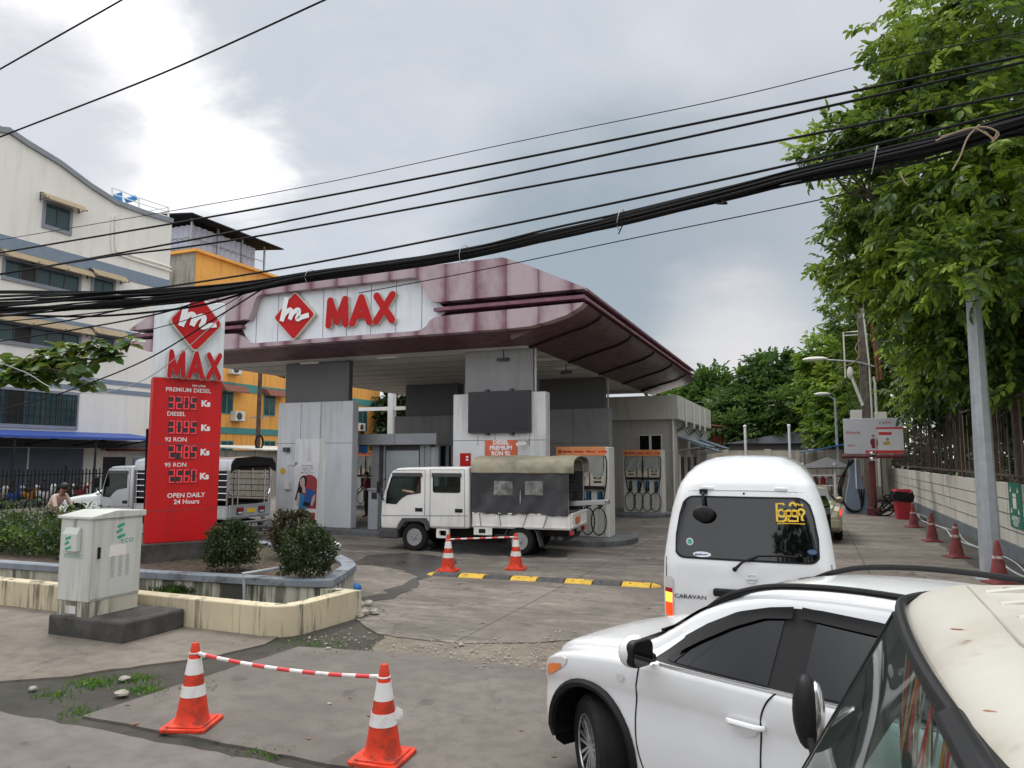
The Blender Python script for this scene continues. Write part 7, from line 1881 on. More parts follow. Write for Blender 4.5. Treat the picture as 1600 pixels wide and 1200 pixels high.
m = MB(); lettering(m, 'ASSEMBLY', frame((-.0135, -.5, .2), (0, -1, 0), (0, 0, 1)), .15, .001, .002); lettering(m, 'POINT', frame((-.0135, -.5, .08), (0, -1, 0), (0, 0, 1)), .15, .001, .002); ob('lettering', m, 'print_white', t, smooth=0, weld=False)
for k, (dx_, lab) in enumerate(((3.55, 'pale cable snaking on the ground along the wall foot'), (3.85, 'thin grey hose lying against the wall plinth'))):
    P = [(dx_ + .12 * math.sin(i * .9 + k) + (.25 if k == 0 else .1), 12.5 + i * .9, .03) for i in range(24)]
    tag(ob('ground_cable', MB().tube(smooth_line(P, 3), .022 - .006 * k, 6), 'pipe_pvc'), lab, 'cable')
def air_machine():
    t = thing('air_hose_stand', 'dark blue grey air line stand with hanging black hoses', 'air pump', (1.75, 32.9, 0))
    ob('stand_body', MB().rings([[(x, y, z) for x, y in rrect(-a, a, -.2, .2, .08, 4)] for a, z in ((.42, 0), (.45, .3), (.36, .9), (.24, 1.4), (.2, 2.2))]), 'office_band', t)
    for k in range(3): ob('hose', MB().tube(smooth_line([(-.2 + .1 * k, -.22, 2.2), (-.4 - .06 * k, -.26, 1.5), (-.55 - .05 * k, -.3, .8), (-.3, -.32, .12 + .04 * k), (.15, -.3, .2), (.1 + .1 * k, -.26, 1.0)], 5), .03, 6), 'rubber', t)
    ob('white_pipe', MB().tube([(.02, -.26, 2.3), (.02, -.26, 1.0)], .03, 6), 'print_white', t)
air_machine()
t = thing('hose_heap', 'heap of black hoses and pipes beside the billboard foot', 'hose', (2.75, 31.8, 0))
rnd = random.Random(8)
for k in range(5): ob('hose_coil', MB().tube([(.1 * k - .1 + (.32 + .05 * rnd.random()) * math.cos(a), .1 * rnd.random() + .18 * math.sin(a), .3 + .12 * k * .5 + .28 * math.sin(a + k)) for a in np.linspace(0, 6.28, 18)[:-1]], .03, 6, True), 'rubber', t)
def table_shed():
    t = thing('table_shelter', 'white framed table shelter with dark pitched roof', 'shelter', (.55, 39.4, 0))
    for x, y in ((-.85, 0), (.62, 0), (-.85, 1.8), (.62, 1.8)): ob('post', MB().box(x - .05, x + .05, y - .05, y + .05, 0, 2.0), 'print_white', t, smooth=0)
    m = MB(); m.add([(-1.1, -.3, 1.75), (1.5, -.3, 1.8), (1.5, 2.2, 1.8), (-1.1, 2.2, 1.75), (.35, .9, 2.3)], [(0, 1, 4), (1, 2, 4), (2, 3, 4), (3, 0, 4)]); m.box(-1.08, 1.48, -.28, 2.18, 1.72, 1.75); ob('roof', m, 'dark_grey', t, smooth=0)
    ob('table_top', MB().box(-.9, .9, 0, 1.6, .85, .9), 'print_white', t, smooth=0); ob('shelf', MB().box(-.8, .8, .1, 1.5, .4, .44), 'print_white', t, smooth=0); ob('rail', MB().box(-1.6, .7, -.04, .04, 1.35, 1.42), 'print_white', t, smooth=0)
table_shed()
rnd = random.Random(12)
for i, (x, c) in enumerate(((-.6, 'poster_red'), (-.25, 'brown_fabric'), (.1, 'red_plastic'), (.4, 'old_concrete'))):
    tag(ob('canister', MB().lathe([(.12, 0), (.13, .05), (.13, .3), (.05, .36), (.05, .42)], (.55 + x, 39.9 + .2 * rnd.random(), .905), 12), c), ('dark red canister at left on the shelter table', 'brown canister second from left on the shelter table', 'bright red canister on the shelter table', 'grey canister at right on the shelter table')[i], 'canister', 'canisters on the shelter table')
t = thing('red_table', 'low red metal stall table behind the white shelter', 'table', (2.0, 40.4, 0))
ob('table_top', MB().box(-1.0, .5, -.3, .5, 1.3, 1.36), 'red_plastic', t, smooth=0)
for x, y in ((-.95, -.25), (.45, -.25), (-.95, .45), (.45, .45)): ob('leg', MB().box(x - .025, x + .025, y - .025, y + .025, 0, 1.3), 'red_metal', t, smooth=0)
t = thing('standing_sign', 'upright red and white station sign by the shelter', 'sign', (aty(1336, 760, 36.5)[0], 36.5, 0))
ob('board', MB().box(-.17, .17, -.08, .08, .1, 1.75), 'red_plastic', t, smooth=0, bevel=.01); ob('white_foot', MB().box(-.171, .171, -.085, .082, .12, .42), 'print_white', t, smooth=0)
m = MB().prism([(0, 1.42), (-.07, 1.5), (0, 1.58), (.07, 1.5)], -.088, -.084, 'y')
for k in range(8): m.box(-.05, .05, -.0875, -.083, .6 + .09 * k, .65 + .09 * k)
m.box(-.1, .02, -.09, -.084, .22, .3); ob('emblem', m, 'print_white', t, smooth=0)
t = thing('blue_tarp_roof', 'small blue tarpaulin lean-to behind the billboard', 'shelter', (2.2, 43.2, 0))
ob('tarp', MB().prism([(-2.6, 2.55), (0, 3.1), (1.6, 3.0), (1.6, 2.95), (0, 3.04), (-2.6, 2.5)], 0, 1.6, 'y'), 'blue_plastic', t, smooth=0)
for x in (-2.4, 1.4): ob('post', MB().box(x - .04, x + .04, .1, .18, 0, 2.6), 'pole_wood', t, smooth=0)

# ------------------------------------------------------------------ bicycles, motorbikes, people
def bicycle(loc, rz, label, paint='dark_grey'):
    t = thing('bicycle', label, 'bicycle', loc, rz)
    for x in (.52, -.52):
        w_ = link('wheel', None, t); w_.location = (x, 0, .33)
        ob('tyre', MB().tube([(.315 * math.cos(a), 0, .315 * math.sin(a)) for a in np.linspace(0, 2 * PI, 32)[:-1]], .018, 6, True), 'rubber', w_)
        m = MB()
        for k in range(14): a = 2 * PI * k / 14; m.tube([(0, 0, 0), (.3 * math.cos(a), 0, .3 * math.sin(a))], .003, 3)
        ob('spokes', m, 'steel', w_)
    fr = MB()
    for a, b in (((-.52, .33), (-.05, .3)), ((-.52, .33), (-.17, .78)), ((-.05, .3), (-.2, .88)), ((-.05, .3), (.38, .75)), ((-.17, .8), (.36, .82)), ((.34, .92), (.52, .33))): fr.tube([(a[0], 0, a[1]), (b[0], 0, b[1])], .017, 6)
    ob('bike_frame', fr, paint, t); ob('saddle', MB().sphere((-.21, 0, .92), (.13, .07, .035)), 'black_plastic', t)
    ob('handlebar', MB().tube(smooth_line([(.22, .27, 1.03), (.34, .24, 1.04), (.37, 0, 1.0), (.34, -.24, 1.04), (.22, -.27, 1.03)], 3), .014, 6).tube([(.37, 0, 1.0), (.345, 0, .9)], .014, 6), 'steel', t)
    ob('pedal', MB().box(-.1, .0, .06, .14, .14, .16).box(-.1, 0, -.14, -.06, .44, .46), 'black_plastic', t, smooth=0)
    return t
cyx, cyy = gp(82, 868)
CZ = R(12)
bicycle((cyx, cyy, 0), CZ, 'dark bicycle ridden past the hedge beside telecom cabinet')
person('person', 'cyclist in a tan short sleeved shirt riding past the hedge', (cyx, cyy, 0), CZ,
       dict(pelvis=(-.18, 0, 1.0), neck=(.14, 0, 1.44), head=(.22, 0, 1.58), lsh=(.1, .18, 1.38), lel=(.22, .24, 1.14), lwr=(.30, .25, 1.07), rsh=(.1, -.18, 1.38), rel=(.22, -.24, 1.14), rwr=(.30, -.25, 1.07),
            lhip=(-.16, .1, .96), lkn=(.2, .12, .78), lan=(-.02, .11, .5), lto=(.12, .11, .47), rhip=(-.16, -.1, .96), rkn=(.16, -.12, .6), ran=(-.06, -.11, .22), rto=(.08, -.11, .19)))
ax, ay = gp(574, 808)
person('person', 'station attendant in dark red shirt standing behind the grey pillar', (-15.72, 23.6, 0), R(200),
       dict(pelvis=(0, 0, .95), neck=(.02, 0, 1.48), head=(.05, 0, 1.63), lsh=(0, .2, 1.42), lel=(.05, .27, 1.15), lwr=(.22, .22, 1.0), rsh=(0, -.2, 1.42), rel=(-.03, -.27, 1.15), rwr=(.08, -.25, .9),
            lhip=(0, .1, .92), lkn=(.03, .11, .5), lan=(0, .12, .09), lto=(.14, .13, .04), rhip=(0, -.1, .92), rkn=(.03, -.11, .5), ran=(-.02, -.12, .09), rto=(.12, -.14, .04)), top='uniform_red')
def motorbike(loc, rz, label, paint):
    t = thing('motorbike', label, 'motorbike', loc, rz, 'motorbikes parked behind the street fence')
    for x in (.62, -.58):
        w_ = link('wheel', None, t); w_.location = (x, 0, .29); ob('tyre', MB().tube([(.25 * math.cos(a), 0, .25 * math.sin(a)) for a in np.linspace(0, 2 * PI, 24)[:-1]], .042, 7, True), 'rubber', w_); ob('rim', MB().lathe([(.2, -.02), (.2, .02)], (0, 0, 0), 16, 'y'), 'steel', w_)
    ob('body', MB().rings([[(x, y * wd, z + zz_ * hh_) for y, zz_ in ((-1, 0), (-.7, 1), (.7, 1), (1, 0), (.6, -1), (-.6, -1))] for x, z, wd, hh_ in ((-.85, .82, .06, .06), (-.5, .68, .13, .14), (0, .52, .12, .12), (.3, .6, .1, .16), (.48, .86, .13, .2), (.55, 1.0, .09, .08))]), paint, t)
    ob('seat', MB().obox((-.35, 0, .84), (.7, .24, .1)), 'black_plastic', t, bevel=.04); ob('fork', MB().tube([(.45, 0, .98), (.62, 0, .3)], .035, 6), 'steel', t)
    ob('handlebar', MB().tube([(.36, .33, 1.06), (.45, .1, 1.03), (.45, -.1, 1.03), (.36, -.33, 1.06)], .018, 6), 'black_plastic', t); ob('headlight', MB().sphere((.58, 0, .98), (.06, .09, .08)), 'clear_lens', t)
    for s in (1, -1): ob('mirror', MB().tube([(.4, s * .25, 1.05), (.4, s * .33, 1.22)], .008, 4).sphere((.39, s * .34, 1.25), (.02, .06, .045)), 'black_plastic', t)
    ob('engine', MB().obox((0, 0, .36), (.4, .22, .2)), 'steel', t, bevel=.04)
for i, (y, c, lb) in enumerate(((19.6, 'paint_red', 'red'), (20.4, 'paint_cream', 'cream'), (21.1, 'paint_blue', 'blue'), (21.8, 'paint_orange', 'orange'), (22.6, 'print_white', 'white'), (23.4, 'dark_grey', 'black'), (24.3, 'red_plastic', 'crimson'))):
    motorbike((-32.4 + .1 * (i % 2), y, 0), R(-8 + 5 * (i % 3)), lb + ' motorbike parked behind the black street fence', c)
t = thing('street_crate_stack', 'blue water drums standing behind the street fence', 'drums', (-33.4, 20.2, 0)); 
for y in (0, .8): ob('drum', MB().lathe([(.3, 0), (.31, .1), (.31, .85), (.28, .9)], (0, y, 0), 18), 'blue_plastic', t)
tag(ob('blue_bag', MB().sphere((*gp(556, 927), .08), (.09, .11, .09), 9, 6), 'blue_plastic'), 'crumpled blue plastic bag at the planter foot', 'bag')
rnd = random.Random(31)
bx, by = gp(566, 962)
for i, (dx_, dy_, dz_, r, lb) in enumerate(((0, 0, .05, .10, 'large broken block at the end of low wall'), (-.12, .12, .12, .09, 'pale stone leaning on the low wall end'), (.12, .14, .04, .08, 'small rubble stone right of the low wall end'), (-.02, .2, .14, .08, 'topmost rubble stone at the low wall end'), (.05, -.12, .03, .06, 'nearest small rubble stone by the low wall'))):
    m = MB().sphere((0, 0, 0), (r, r * .8, r * .65), 7, 5); m.v = [(x * rnd.uniform(.8, 1.2), y * rnd.uniform(.8, 1.2), z * rnd.uniform(.8, 1.15)) for x, y, z in m.v]
    o = ob('rubble_stone', m, 'stone', smooth=0); o.location = (bx + dx_, by + dy_, dz_); tag(o, lb, 'stone', 'rubble at the wall end')
for i, (u, v, r, lb) in enumerate(((515, 862 + 238, .02, 'small stone lying on the open driveway slab'), (513, 1094 - 80, .03, 'loose stone at the driveway slab edge'), (720, 1008, .03, 'loose grey stone on the gravel strip'), (190, 1086, .06, 'flat pale stone on the roadside dirt'), (195, 1062, .05, 'brown stone among roadside weeds'), (52, 1077, .04, 'small white stone on the roadside dirt'))):
    m = MB().sphere((0, 0, 0), (r * 1.3, r, r * .5), 7, 5); m.v = [(x * rnd.uniform(.8, 1.2), y * rnd.uniform(.8, 1.2), z) for x, y, z in m.v]
    o = ob('loose_stone', m, 'stone', smooth=0); o.location = (*gp(u, v), r * .3); tag(o, lb, 'stone')
m = MB()
for i in range(70):
    x = rnd.uniform(-7.5, 1); y = rnd.uniform(3.2, 13); r = rnd.uniform(.015, .045); a = rnd.uniform(0, 6.3)
    m.add([(x + r * math.cos(a), y + r * math.sin(a), .008), (x - .5 * r * math.sin(a), y + .5 * r * math.cos(a), .012), (x - r * math.cos(a), y - r * math.sin(a), .008), (x + .5 * r * math.sin(a), y - .5 * r * math.cos(a), .014)], [(0, 1, 2, 3)])
tag(ob('litter', m, 'rust', smooth=0, weld=False), 'scattered brown dead leaves over the concrete', 'litter', kind='stuff')
# ------------------------------------------------------------------ foliage
def leaf_mat(name, dark, mid, young, thr=(.58, .70), csc=.55, tr=.35, rough=.42):
    m = bpy.data.materials.new(name); m.use_nodes = True
    t = m.node_tree; t.nodes.clear(); G = NG(t)
    out = G.n('ShaderNodeOutputMaterial'); b = G.n('ShaderNodeBsdfPrincipled')
    at = G.n('ShaderNodeAttribute', attribute_name='rnd'); co = G.n('ShaderNodeNewGeometry').outputs['Position']
    col = G.mix(at.outputs['Fac'], dark, mid)
    nz = G.math('ADD', G.noise(co, csc, 3, .5), G.math('MULTIPLY', G.math('SUBTRACT', at.outputs['Fac'], .5), .12))
    col = G.mix(G.ramp(nz, *thr), col, young)
    G.inp(b.inputs['Base Color'], col); b.inputs['Roughness'].default_value = rough; b.inputs['Specular IOR Level'].default_value = .4
    tl = G.n('ShaderNodeBsdfTranslucent'); G.inp(tl.inputs[0], G.mix(.5, col, young))
    mx = G.n('ShaderNodeMixShader'); mx.inputs[0].default_value = tr
    t.links.new(b.outputs[0], mx.inputs[1]); t.links.new(tl.outputs[0], mx.inputs[2]); t.links.new(mx.outputs[0], out.inputs[0]); MT[name] = m
leaf_mat('leaf_tree', (.024, .06, .016), (.075, .15, .028), (.31, .43, .05), (.50, .64), .42, .42)
leaf_mat('leaf_lime', (.06, .14, .02), (.12, .24, .03), (.26, .36, .05), (.5, .65), .5, .4)
leaf_mat('leaf_far', (.026, .062, .017), (.06, .13, .03), (.13, .22, .045), (.50, .66), .35, .35)
leaf_mat('leaf_dark', (.014, .032, .010), (.028, .06, .017), (.05, .1, .025), (.55, .7), .5)
leaf_mat('leaf_bush', (.016, .030, .010), (.040, .070, .020), (.11, .16, .035), (.60, .74), 4.0, .25)
leaf_mat('leaf_bush_brown', (.028, .030, .012), (.05, .055, .02), (.11, .075, .035), (.52, .66), 4.5, .25)
leaf_mat('leaf_hedge', (.015, .036, .010), (.04, .085, .018), (.15, .25, .045), (.56, .68), 1.8, .3)
leaf_mat('leaf_almond', (.035, .095, .022), (.075, .18, .035), (.30, .30, .04), (.70, .78), 3.0, .35)
leaf_mat('leaf_weed', (.05, .13, .02), (.10, .22, .03), (.16, .3, .05), (.5, .7), 4, .3)
def leaf_cloud(name, P, D, U, Ln, Wd, m, parent=None, w=(0, 0, 0), seed=0, fold=.25):
    """P base points, D leaf axes, U rough normals -> one mesh of folded 6-point leaves"""
    rs = np.random.RandomState(seed); n = len(P)
    D = D / np.linalg.norm(D, axis=1, keepdims=True); Sd = np.cross(D, U); Sd /= (np.linalg.norm(Sd, axis=1, keepdims=True) + 1e-9); N = np.cross(Sd, D)
    Ln = np.broadcast_to(np.asarray(Ln, float).reshape(-1, 1), (n, 1)); Wd = np.broadcast_to(np.asarray(Wd, float).reshape(-1, 1), (n, 1))
    P = P - np.array(w)
    v = np.empty((n, 6, 3))
    v[:, 0] = P; v[:, 1] = P + D * Ln * .35 + Sd * Wd * .5 + N * Wd * fold; v[:, 2] = P + D * Ln * .72 + Sd * Wd * .42 + N * Wd * fold * .6 - N * Ln * .05
    v[:, 3] = P + D * Ln - N * Ln * .14; v[:, 4] = P + D * Ln * .72 - Sd * Wd * .42 + N * Wd * fold * .6 - N * Ln * .05; v[:, 5] = P + D * Ln * .35 - Sd * Wd * .5 + N * Wd * fold
    base = (np.arange(n) * 6)[:, None]
    f = np.concatenate([base + np.array([[0, 1, 2, 3]]), base + np.array([[0, 3, 4, 5]])], 1).reshape(-1, 4)
    me = bpy.data.meshes.new(name); me.vertices.add(n * 6); me.vertices.foreach_set('co', v.reshape(-1))
    nf = len(f); me.loops.add(nf * 4); me.loops.foreach_set('vertex_index', f.reshape(-1).astype(np.int32)); me.polygons.add(nf)
    me.polygons.foreach_set('loop_start', (np.arange(nf) * 4).astype(np.int32)); me.polygons.foreach_set('loop_total', np.full(nf, 4, np.int32))
    a = me.attributes.new('rnd', 'FLOAT', 'FACE'); a.data.foreach_set('value', np.repeat(rs.rand(n), 2).astype(np.float32))
    me.materials.append(MT[m]); me.update(); me.validate()
    return link(name, me, parent)
def sprays(rs, C, out, nl, size, wid, droop=.35, spread=1.0):
    """compound leaves: at every centre an axis along out with nl leaflets on both sides"""
    n = len(C); ax = out + rs.normal(0, .45 * spread, (n, 3)); ax[:, 2] -= droop; ax /= np.linalg.norm(ax, axis=1, keepdims=True)
    up = np.tile([0, 0, 1.], (n, 1)) + rs.normal(0, .35, (n, 3)); sd = np.cross(ax, up); sd /= np.linalg.norm(sd, axis=1, keepdims=True); nr = np.cross(sd, ax)
    Ps, Ds, Us, Ls = [], [], [], []
    sz = size * rs.uniform(.55, 1.35, n)
    for k in range(nl):
        f = (k // 2) / max(1, (nl - 1) / 2); s = 1 if k % 2 else -1
        p = C + ax * (sz * (.25 + 1.5 * f))[:, None]
        if k == nl - 1: d = ax.copy()
        else: d = ax * .55 + sd * s * .8
        d = d + rs.normal(0, .16, (n, 3)); d[:, 2] -= droop * .5
        Ps.append(p); Ds.append(d); Us.append(nr + rs.normal(0, .3, (n, 3))); Ls.append(sz * rs.uniform(.75, 1.15, n))
    P, D, U, L = map(np.concatenate, (Ps, Ds, Us, Ls))
    return P, D, U, L, L * wid
def blob_points(rs, blobs, per, flat=.85):
    """points in lumpy shells of the blobs: (centre, radius) -> centres and outward directions"""
    Cs, Os = [], []
    for c, r in blobs:
        n = max(4, int(per * r ** 1.7)); d = rs.normal(0, 1, (n, 3)); d /= np.linalg.norm(d, axis=1, keepdims=True)
        lump = 1 + .22 * np.sin(d[:, 0] * 5 + c[0] * 3) * np.cos(d[:, 1] * 4 + c[1]) + .15 * np.sin(d[:, 2] * 7 + c[2])
        rad = r * lump * (rs.uniform(.35, 1.0, n) ** .5); Cs.append(np.array(c) + d * rad[:, None] * np.array([1, 1, flat])); Os.append(d)
    return np.concatenate(Cs), np.concatenate(Os)
def limb(a, b, r0, r1, rs, n=7, wob=.05):
    a, b = np.array(a, float), np.array(b, float); L = np.linalg.norm(b - a)
    P = [a + (b - a) * f + (rs.normal(0, wob * L, 3) if 0 < f < 1 else 0) for f in np.linspace(0, 1, n)]
    return P, [r0 + (r1 - r0) * f for f in np.linspace(0, 1, n)]
def tree(name, label, base, blobs, lm, per, size, wid, nl, seed, trunk_r=.22, fork=.45, group=None, droop=.35, cat='tree', flat=.85):
    rs = np.random.RandomState(seed); t = thing(name, label, cat, base, 0, group)
    C, O = blob_points(rs, blobs, per, flat); P, D, U, L, W = sprays(rs, C, O, nl, size, wid, droop)
    leaf_cloud('crown', P, D, U, L, W, lm, t, base, seed)
    cen = np.mean([b[0] for b in blobs], 0); zf = base[2] + (cen[2] - base[2]) * fork
    top = np.array([base[0] + (cen[0] - base[0]) * .5, base[1] + (cen[1] - base[1]) * .5, zf])
    m = MB(); P, r = limb(base, top, trunk_r, trunk_r * .7, rs, 7, .015); m.tube(P, r, 9)
    for c, rad in blobs:
        P, r = limb(top, np.array(c) - np.array([0, 0, rad * .2]), trunk_r * .45, .02, rs, 7, .04); m.tube(P, r, 6)
        for k in range(4):
            d = rs.normal(0, 1, 3); d /= np.linalg.norm(d); Q, q = limb(P[4], np.array(c) + d * rad * .75, .035, .008, rs, 5, .05); m.tube(Q, q, 4)
    ob('trunk', m, 'bark', t, w=base)
    return t
def B(u, v, Y, r): x, z = aty(u, v, Y); return ((x, Y, z), r)
# big street trees on the right, behind the boundary wall
tree('street_tree', 'huge leafy tree spreading over the overhead cables at right', (7.6, 19.5, 0),
     [B(1583, 40, 18, 2.5), B(1483, 60, 19.5, 1.5), B(1466, 130, 19.5, 1.3), B(1456, 95, 19, 1.0), B(1538, 180, 18, 2.2), B(1438, 215, 19, 1.2), B(1373, 205, 19.2, .8), B(1343, 208, 19.2, .6), B(1283, 240, 19.2, .55), B(1318, 225, 19.2, .6), B(1411, 110, 19.8, .7), B(1398, 165, 19.8, .6), B(1618, 270, 17, 2.4), B(1416, 60, 20, .5), B(1421, 160, 19.5, .8), B(1528, 425, 15.7, .8), B(1488, 400, 15.9, .7)],
     'leaf_tree', 135, .21, .42, 9, 11, .26, .5, 'trees behind the boundary wall')
tree('street_tree', 'broad dark leafy tree hanging low behind the grey lamp post', (8.2, 17, 0),
     [B(1508, 320, 18.4, 2.0), B(1598, 360, 18.5, 2.3), B(1431, 330, 20, 1.5), B(1371, 312, 20.5, .9), B(1421, 400, 20.5, 1.4), B(1351, 350, 21, 1.0), B(1488, 430, 19.5, 2.0), B(1583, 480, 19.5, 2.1), B(1518, 530, 20, 1.4), B(1608, 560, 19.5, 1.4), B(1346, 410, 21, 1.0)],
     'leaf_tree', 135, .21, .42, 9, 12, .24, .4, 'trees behind the boundary wall')
tree('street_tree', 'dark drooping tree beside the utility pole', (8.4, 34, 0),
     [B(1361, 440, 41, 2.3), B(1466, 455, 34, 2.2), B(1341, 490, 42, 1.7), B(1481, 545, 31, 2.0), B(1483, 575, 28, 1.8), B(1356, 545, 42, 1.5), B(1411, 590, 41, 2.2), B(1481, 600, 32, 1.4), B(1483, 480, 26, 1.6), B(1451, 560, 40, 2.0), B(1441, 470, 41, 2.2), B(1401, 510, 41, 2.4), B(1371, 600, 42, 1.8)],
     'leaf_tree', 120, .22, .42, 9, 13, .24, .35, 'trees behind the boundary wall')
# darker trees farther behind the fence
rs0 = np.random.RandomState(5)
for i, (x, y, h, lb) in enumerate(((7.4, 13.2, 7, 'slim dark trunked tree behind the green wall sign'), (6.2, 23.5, 7, 'slim tree behind the fence next to the lamp post'), (9.5, 27, 9, 'dark tree standing back on the lawn behind the fence'), (6.0, 36, 8, 'slim tree behind the fence above the red bin'), (12, 38, 10, 'broad dark tree deep on the lawn'), (13, 22, 9, 'wide dark tree deep on the lawn at the frame edge'), (5.9, 29, 7, 'crooked slim tree behind the weathered planks'))):
    bl = [((x + rs0.uniform(-1.2, 1.2), y + rs0.uniform(-1.2, 1.2), h * rs0.uniform(.6, 1.0)), rs0.uniform(1.3, 2.0)) for _ in range(5)]
    tree('background_tree', lb, (x, y, 0), bl, 'leaf_dark', 55, .30, .5, 7, 40 + i, .17, .6, 'trees behind the boundary wall')
tree('opposite_tree', 'leafy tree across the road mirrored in the van rear window', (7.5, -15, 0), [((4.5, -15, 9), 2.6), ((7.5, -15, 11.5), 3.2), ((10.5, -15, 9.5), 3.0), ((2.6, -15, 7.5), 1.8), ((7, -15, 7), 2.6)], 'leaf_dark', 50, .35, .5, 7, 90, .25, .4)
# hedge line far beyond the lawn
rs1 = np.random.RandomState(9)
C = np.stack([rs1.uniform(5.5, 60, 7000), rs1.uniform(48, 56, 7000), rs1.uniform(0, 7, 7000) * rs1.uniform(.4, 1, 7000)], 1)
C2 = np.stack([rs1.uniform(22, 27, 5000), rs1.uniform(5, 60, 5000), rs1.uniform(0, 6.5, 5000) * rs1.uniform(.4, 1, 5000)], 1); C = np.concatenate([C, C2])
P, D, U, L, W = sprays(rs1, C, np.tile([-.3, -1, .2], (len(C), 1)), 5, .42, .6)
tag(leaf_cloud('undergrowth', P, D, U, L, W, 'leaf_dark', None, seed=3), 'dark mass of undergrowth at the far side of the lawn', 'undergrowth', kind='stuff')
# trees behind the rear wall
tree('background_tree', 'flat topped spreading tree in the middle behind rear wall', (1.5, 57, 0),
     [B(1208, 572, 57, 1.7), B(1183, 588, 56, 1.2), B(1245, 582, 57, 1.3), B(1200, 612, 56, 2.4), B(1262, 608, 57, 2.2), B(1160, 636, 55, 2.2), B(1225, 638, 54, 2.8), B(1285, 640, 55, 2.0), B(1140, 668, 54, 2.0), B(1195, 668, 53, 2.6), B(1262, 672, 54, 2.4), B(1160, 690, 53, 1.5)], 'leaf_far', 130, .36, .55, 7, 21, .35, .45, 'trees behind the rear wall', .1, flat=.36)
tree('background_tree', 'rounded dark tree beyond the shop roof end', (-4.6, 72, 0),
     [B(1110, 620, 70, 2.6), B(1080, 630, 70, 2.2), B(1140, 628, 70, 2.2), B(1110, 648, 68, 2.6), B(1065, 642, 68, 1.8), B(1140, 655, 66, 2.2)], 'leaf_far', 100, .46, .6, 7, 22, .3, .5, 'trees behind the rear wall', .1)
tree('background_tree', 'pale lime tree between the flat topped tree and utility pole', (3.4, 52, 0),
     [B(1300, 560, 50, 1.6), B(1310, 600, 49, 1.8), B(1325, 640, 48, 1.6), B(1300, 640, 49, 1.4), B(1285, 590, 51, 1.2), B(1335, 560, 49, 1.5), B(1345, 610, 47, 1.5), B(1300, 680, 48, 1.3), B(1350, 660, 46, 1.6)], 'leaf_lime', 110, .40, .5, 7, 23, .22, .5, 'trees behind the rear wall', .15)
for i, (u, v, Y, lb) in enumerate(((632, 640, 62, 'dark tree seen between the white mast and booth roof'), (628, 690, 60, 'dark tree low behind the blue sign box'), (668, 640, 64, 'dark tree behind the rear grey pillar'))):
    b0 = B(u, v, Y, 2.2); tree('background_tree', lb, (b0[0][0], Y, 0), [b0, B(u + 16, v - 20, Y + 1, 2.0), B(u - 6, v + 12, Y, 1.9), B(u + 6, v + 40, Y, 2.0)], 'leaf_dark', 80, .5, .6, 7, 60 + i, .3, .5, 'trees beyond the station')
for i, (x, y, lb) in enumerate(((-20, 66, 'tall dark tree at left beyond the rear yard'), (-12, 70, 'tall dark tree beyond the shop roof'), (-28, 68, 'tall dark tree beside the orange block'))):
    tree('background_tree', lb, (x, y, 0), [((x + dx_, y + dy_, z), 2.6) for dx_, dy_, z in ((-1.5, 0, 4), (1.5, .5, 4.5), (0, -1, 6), (.5, 1, 3))], 'leaf_dark', 60, .5, .6, 7, 70 + i, .3, .5, 'trees beyond the station')

# ------------------------------------------------------------------ clipped bushes, hedge, weeds, almond branch
def bush(label, loc, r, lm, seed, stems=7):
    rs = np.random.RandomState(seed); t = thing('round_bush', label, 'bush', loc, 0, 'round bushes in the planting bed')
    n = 2800; d = rs.normal(0, 1, (n, 3)); d /= np.linalg.norm(d, axis=1, keepdims=True); d[:, 2] = np.where(d[:, 2] < -.8, -d[:, 2], d[:, 2])
    c = np.array([0, 0, r * 1.02]); lump = 1 + .2 * np.sin(d[:, 0] * 6 + seed) * np.sin(d[:, 1] * 5 + seed * 2) + .12 * np.sin(d[:, 2] * 9 + d[:, 0] * 5 + seed)
    P = c + d * (r * lump * rs.uniform(.5, 1.0, n) ** .6)[:, None]
    D = d * .6 + rs.normal(0, .6, (n, 3)); D[:, 2] += .25
    leaf_cloud('foliage', P, D, d + rs.normal(0, .5, (n, 3)), rs.uniform(.045, .085, n), rs.uniform(.025, .04, n), lm, t, (0, 0, 0), seed)
    m = MB()
    for k in range(stems):
        a = rs.uniform(0, 6.28); q = rs.uniform(.3, .8) * r; P, rr = limb((.05 * math.cos(a), .05 * math.sin(a), -.03), (q * math.cos(a), q * math.sin(a), r * rs.uniform(.8, 1.7)), .014, .004, rs, 6, .05); m.tube(P, rr, 5)
        for k2 in range(3): Q, q2 = limb(P[3], np.array(P[5]) + rs.normal(0, .14, 3), .007, .003, rs, 4, .05); m.tube(Q, q2, 4)
    ob('stem', m, 'twig', t)
bx1 = gp(361, 893, .42); bush('round bush nearest the red price sign', (*bx1, .42), .40, 'leaf_bush', 3)
bx2 = gp(455, 872, .42); bush('brownish round bush farthest back in the planter', (*bx2, .42), .43, 'leaf_bush_brown', 4)
bx3 = gp(478, 906, .42); bush('round bush closest to the planter corner and standpipe', (*bx3, .42), .40, 'leaf_bush', 5)
rs = np.random.RandomState(15)
t = thing('hedge', 'loose green hedge in the planter left of telecom cabinet', 'hedge', (-13.4, 9.7, .42))
n = 5200; q = np.stack([rs.uniform(-3.4, 1.15, n), rs.uniform(-.55, .55, n), np.abs(rs.normal(.38, .2, n))], 1); q[:, 2] *= 1 + .2 * np.sin(q[:, 0] * 3.1); q[:, 2] = np.clip(q[:, 2], .02, .95)
D = rs.normal(0, .7, (n, 3)); D[:, 2] += .5
leaf_cloud('foliage', q, D, rs.normal(0, .5, (n, 3)) + [0, -.4, .8], rs.uniform(.07, .14, n), rs.uniform(.03, .055, n), 'leaf_hedge', t, (0, 0, 0), 16)
m = MB()
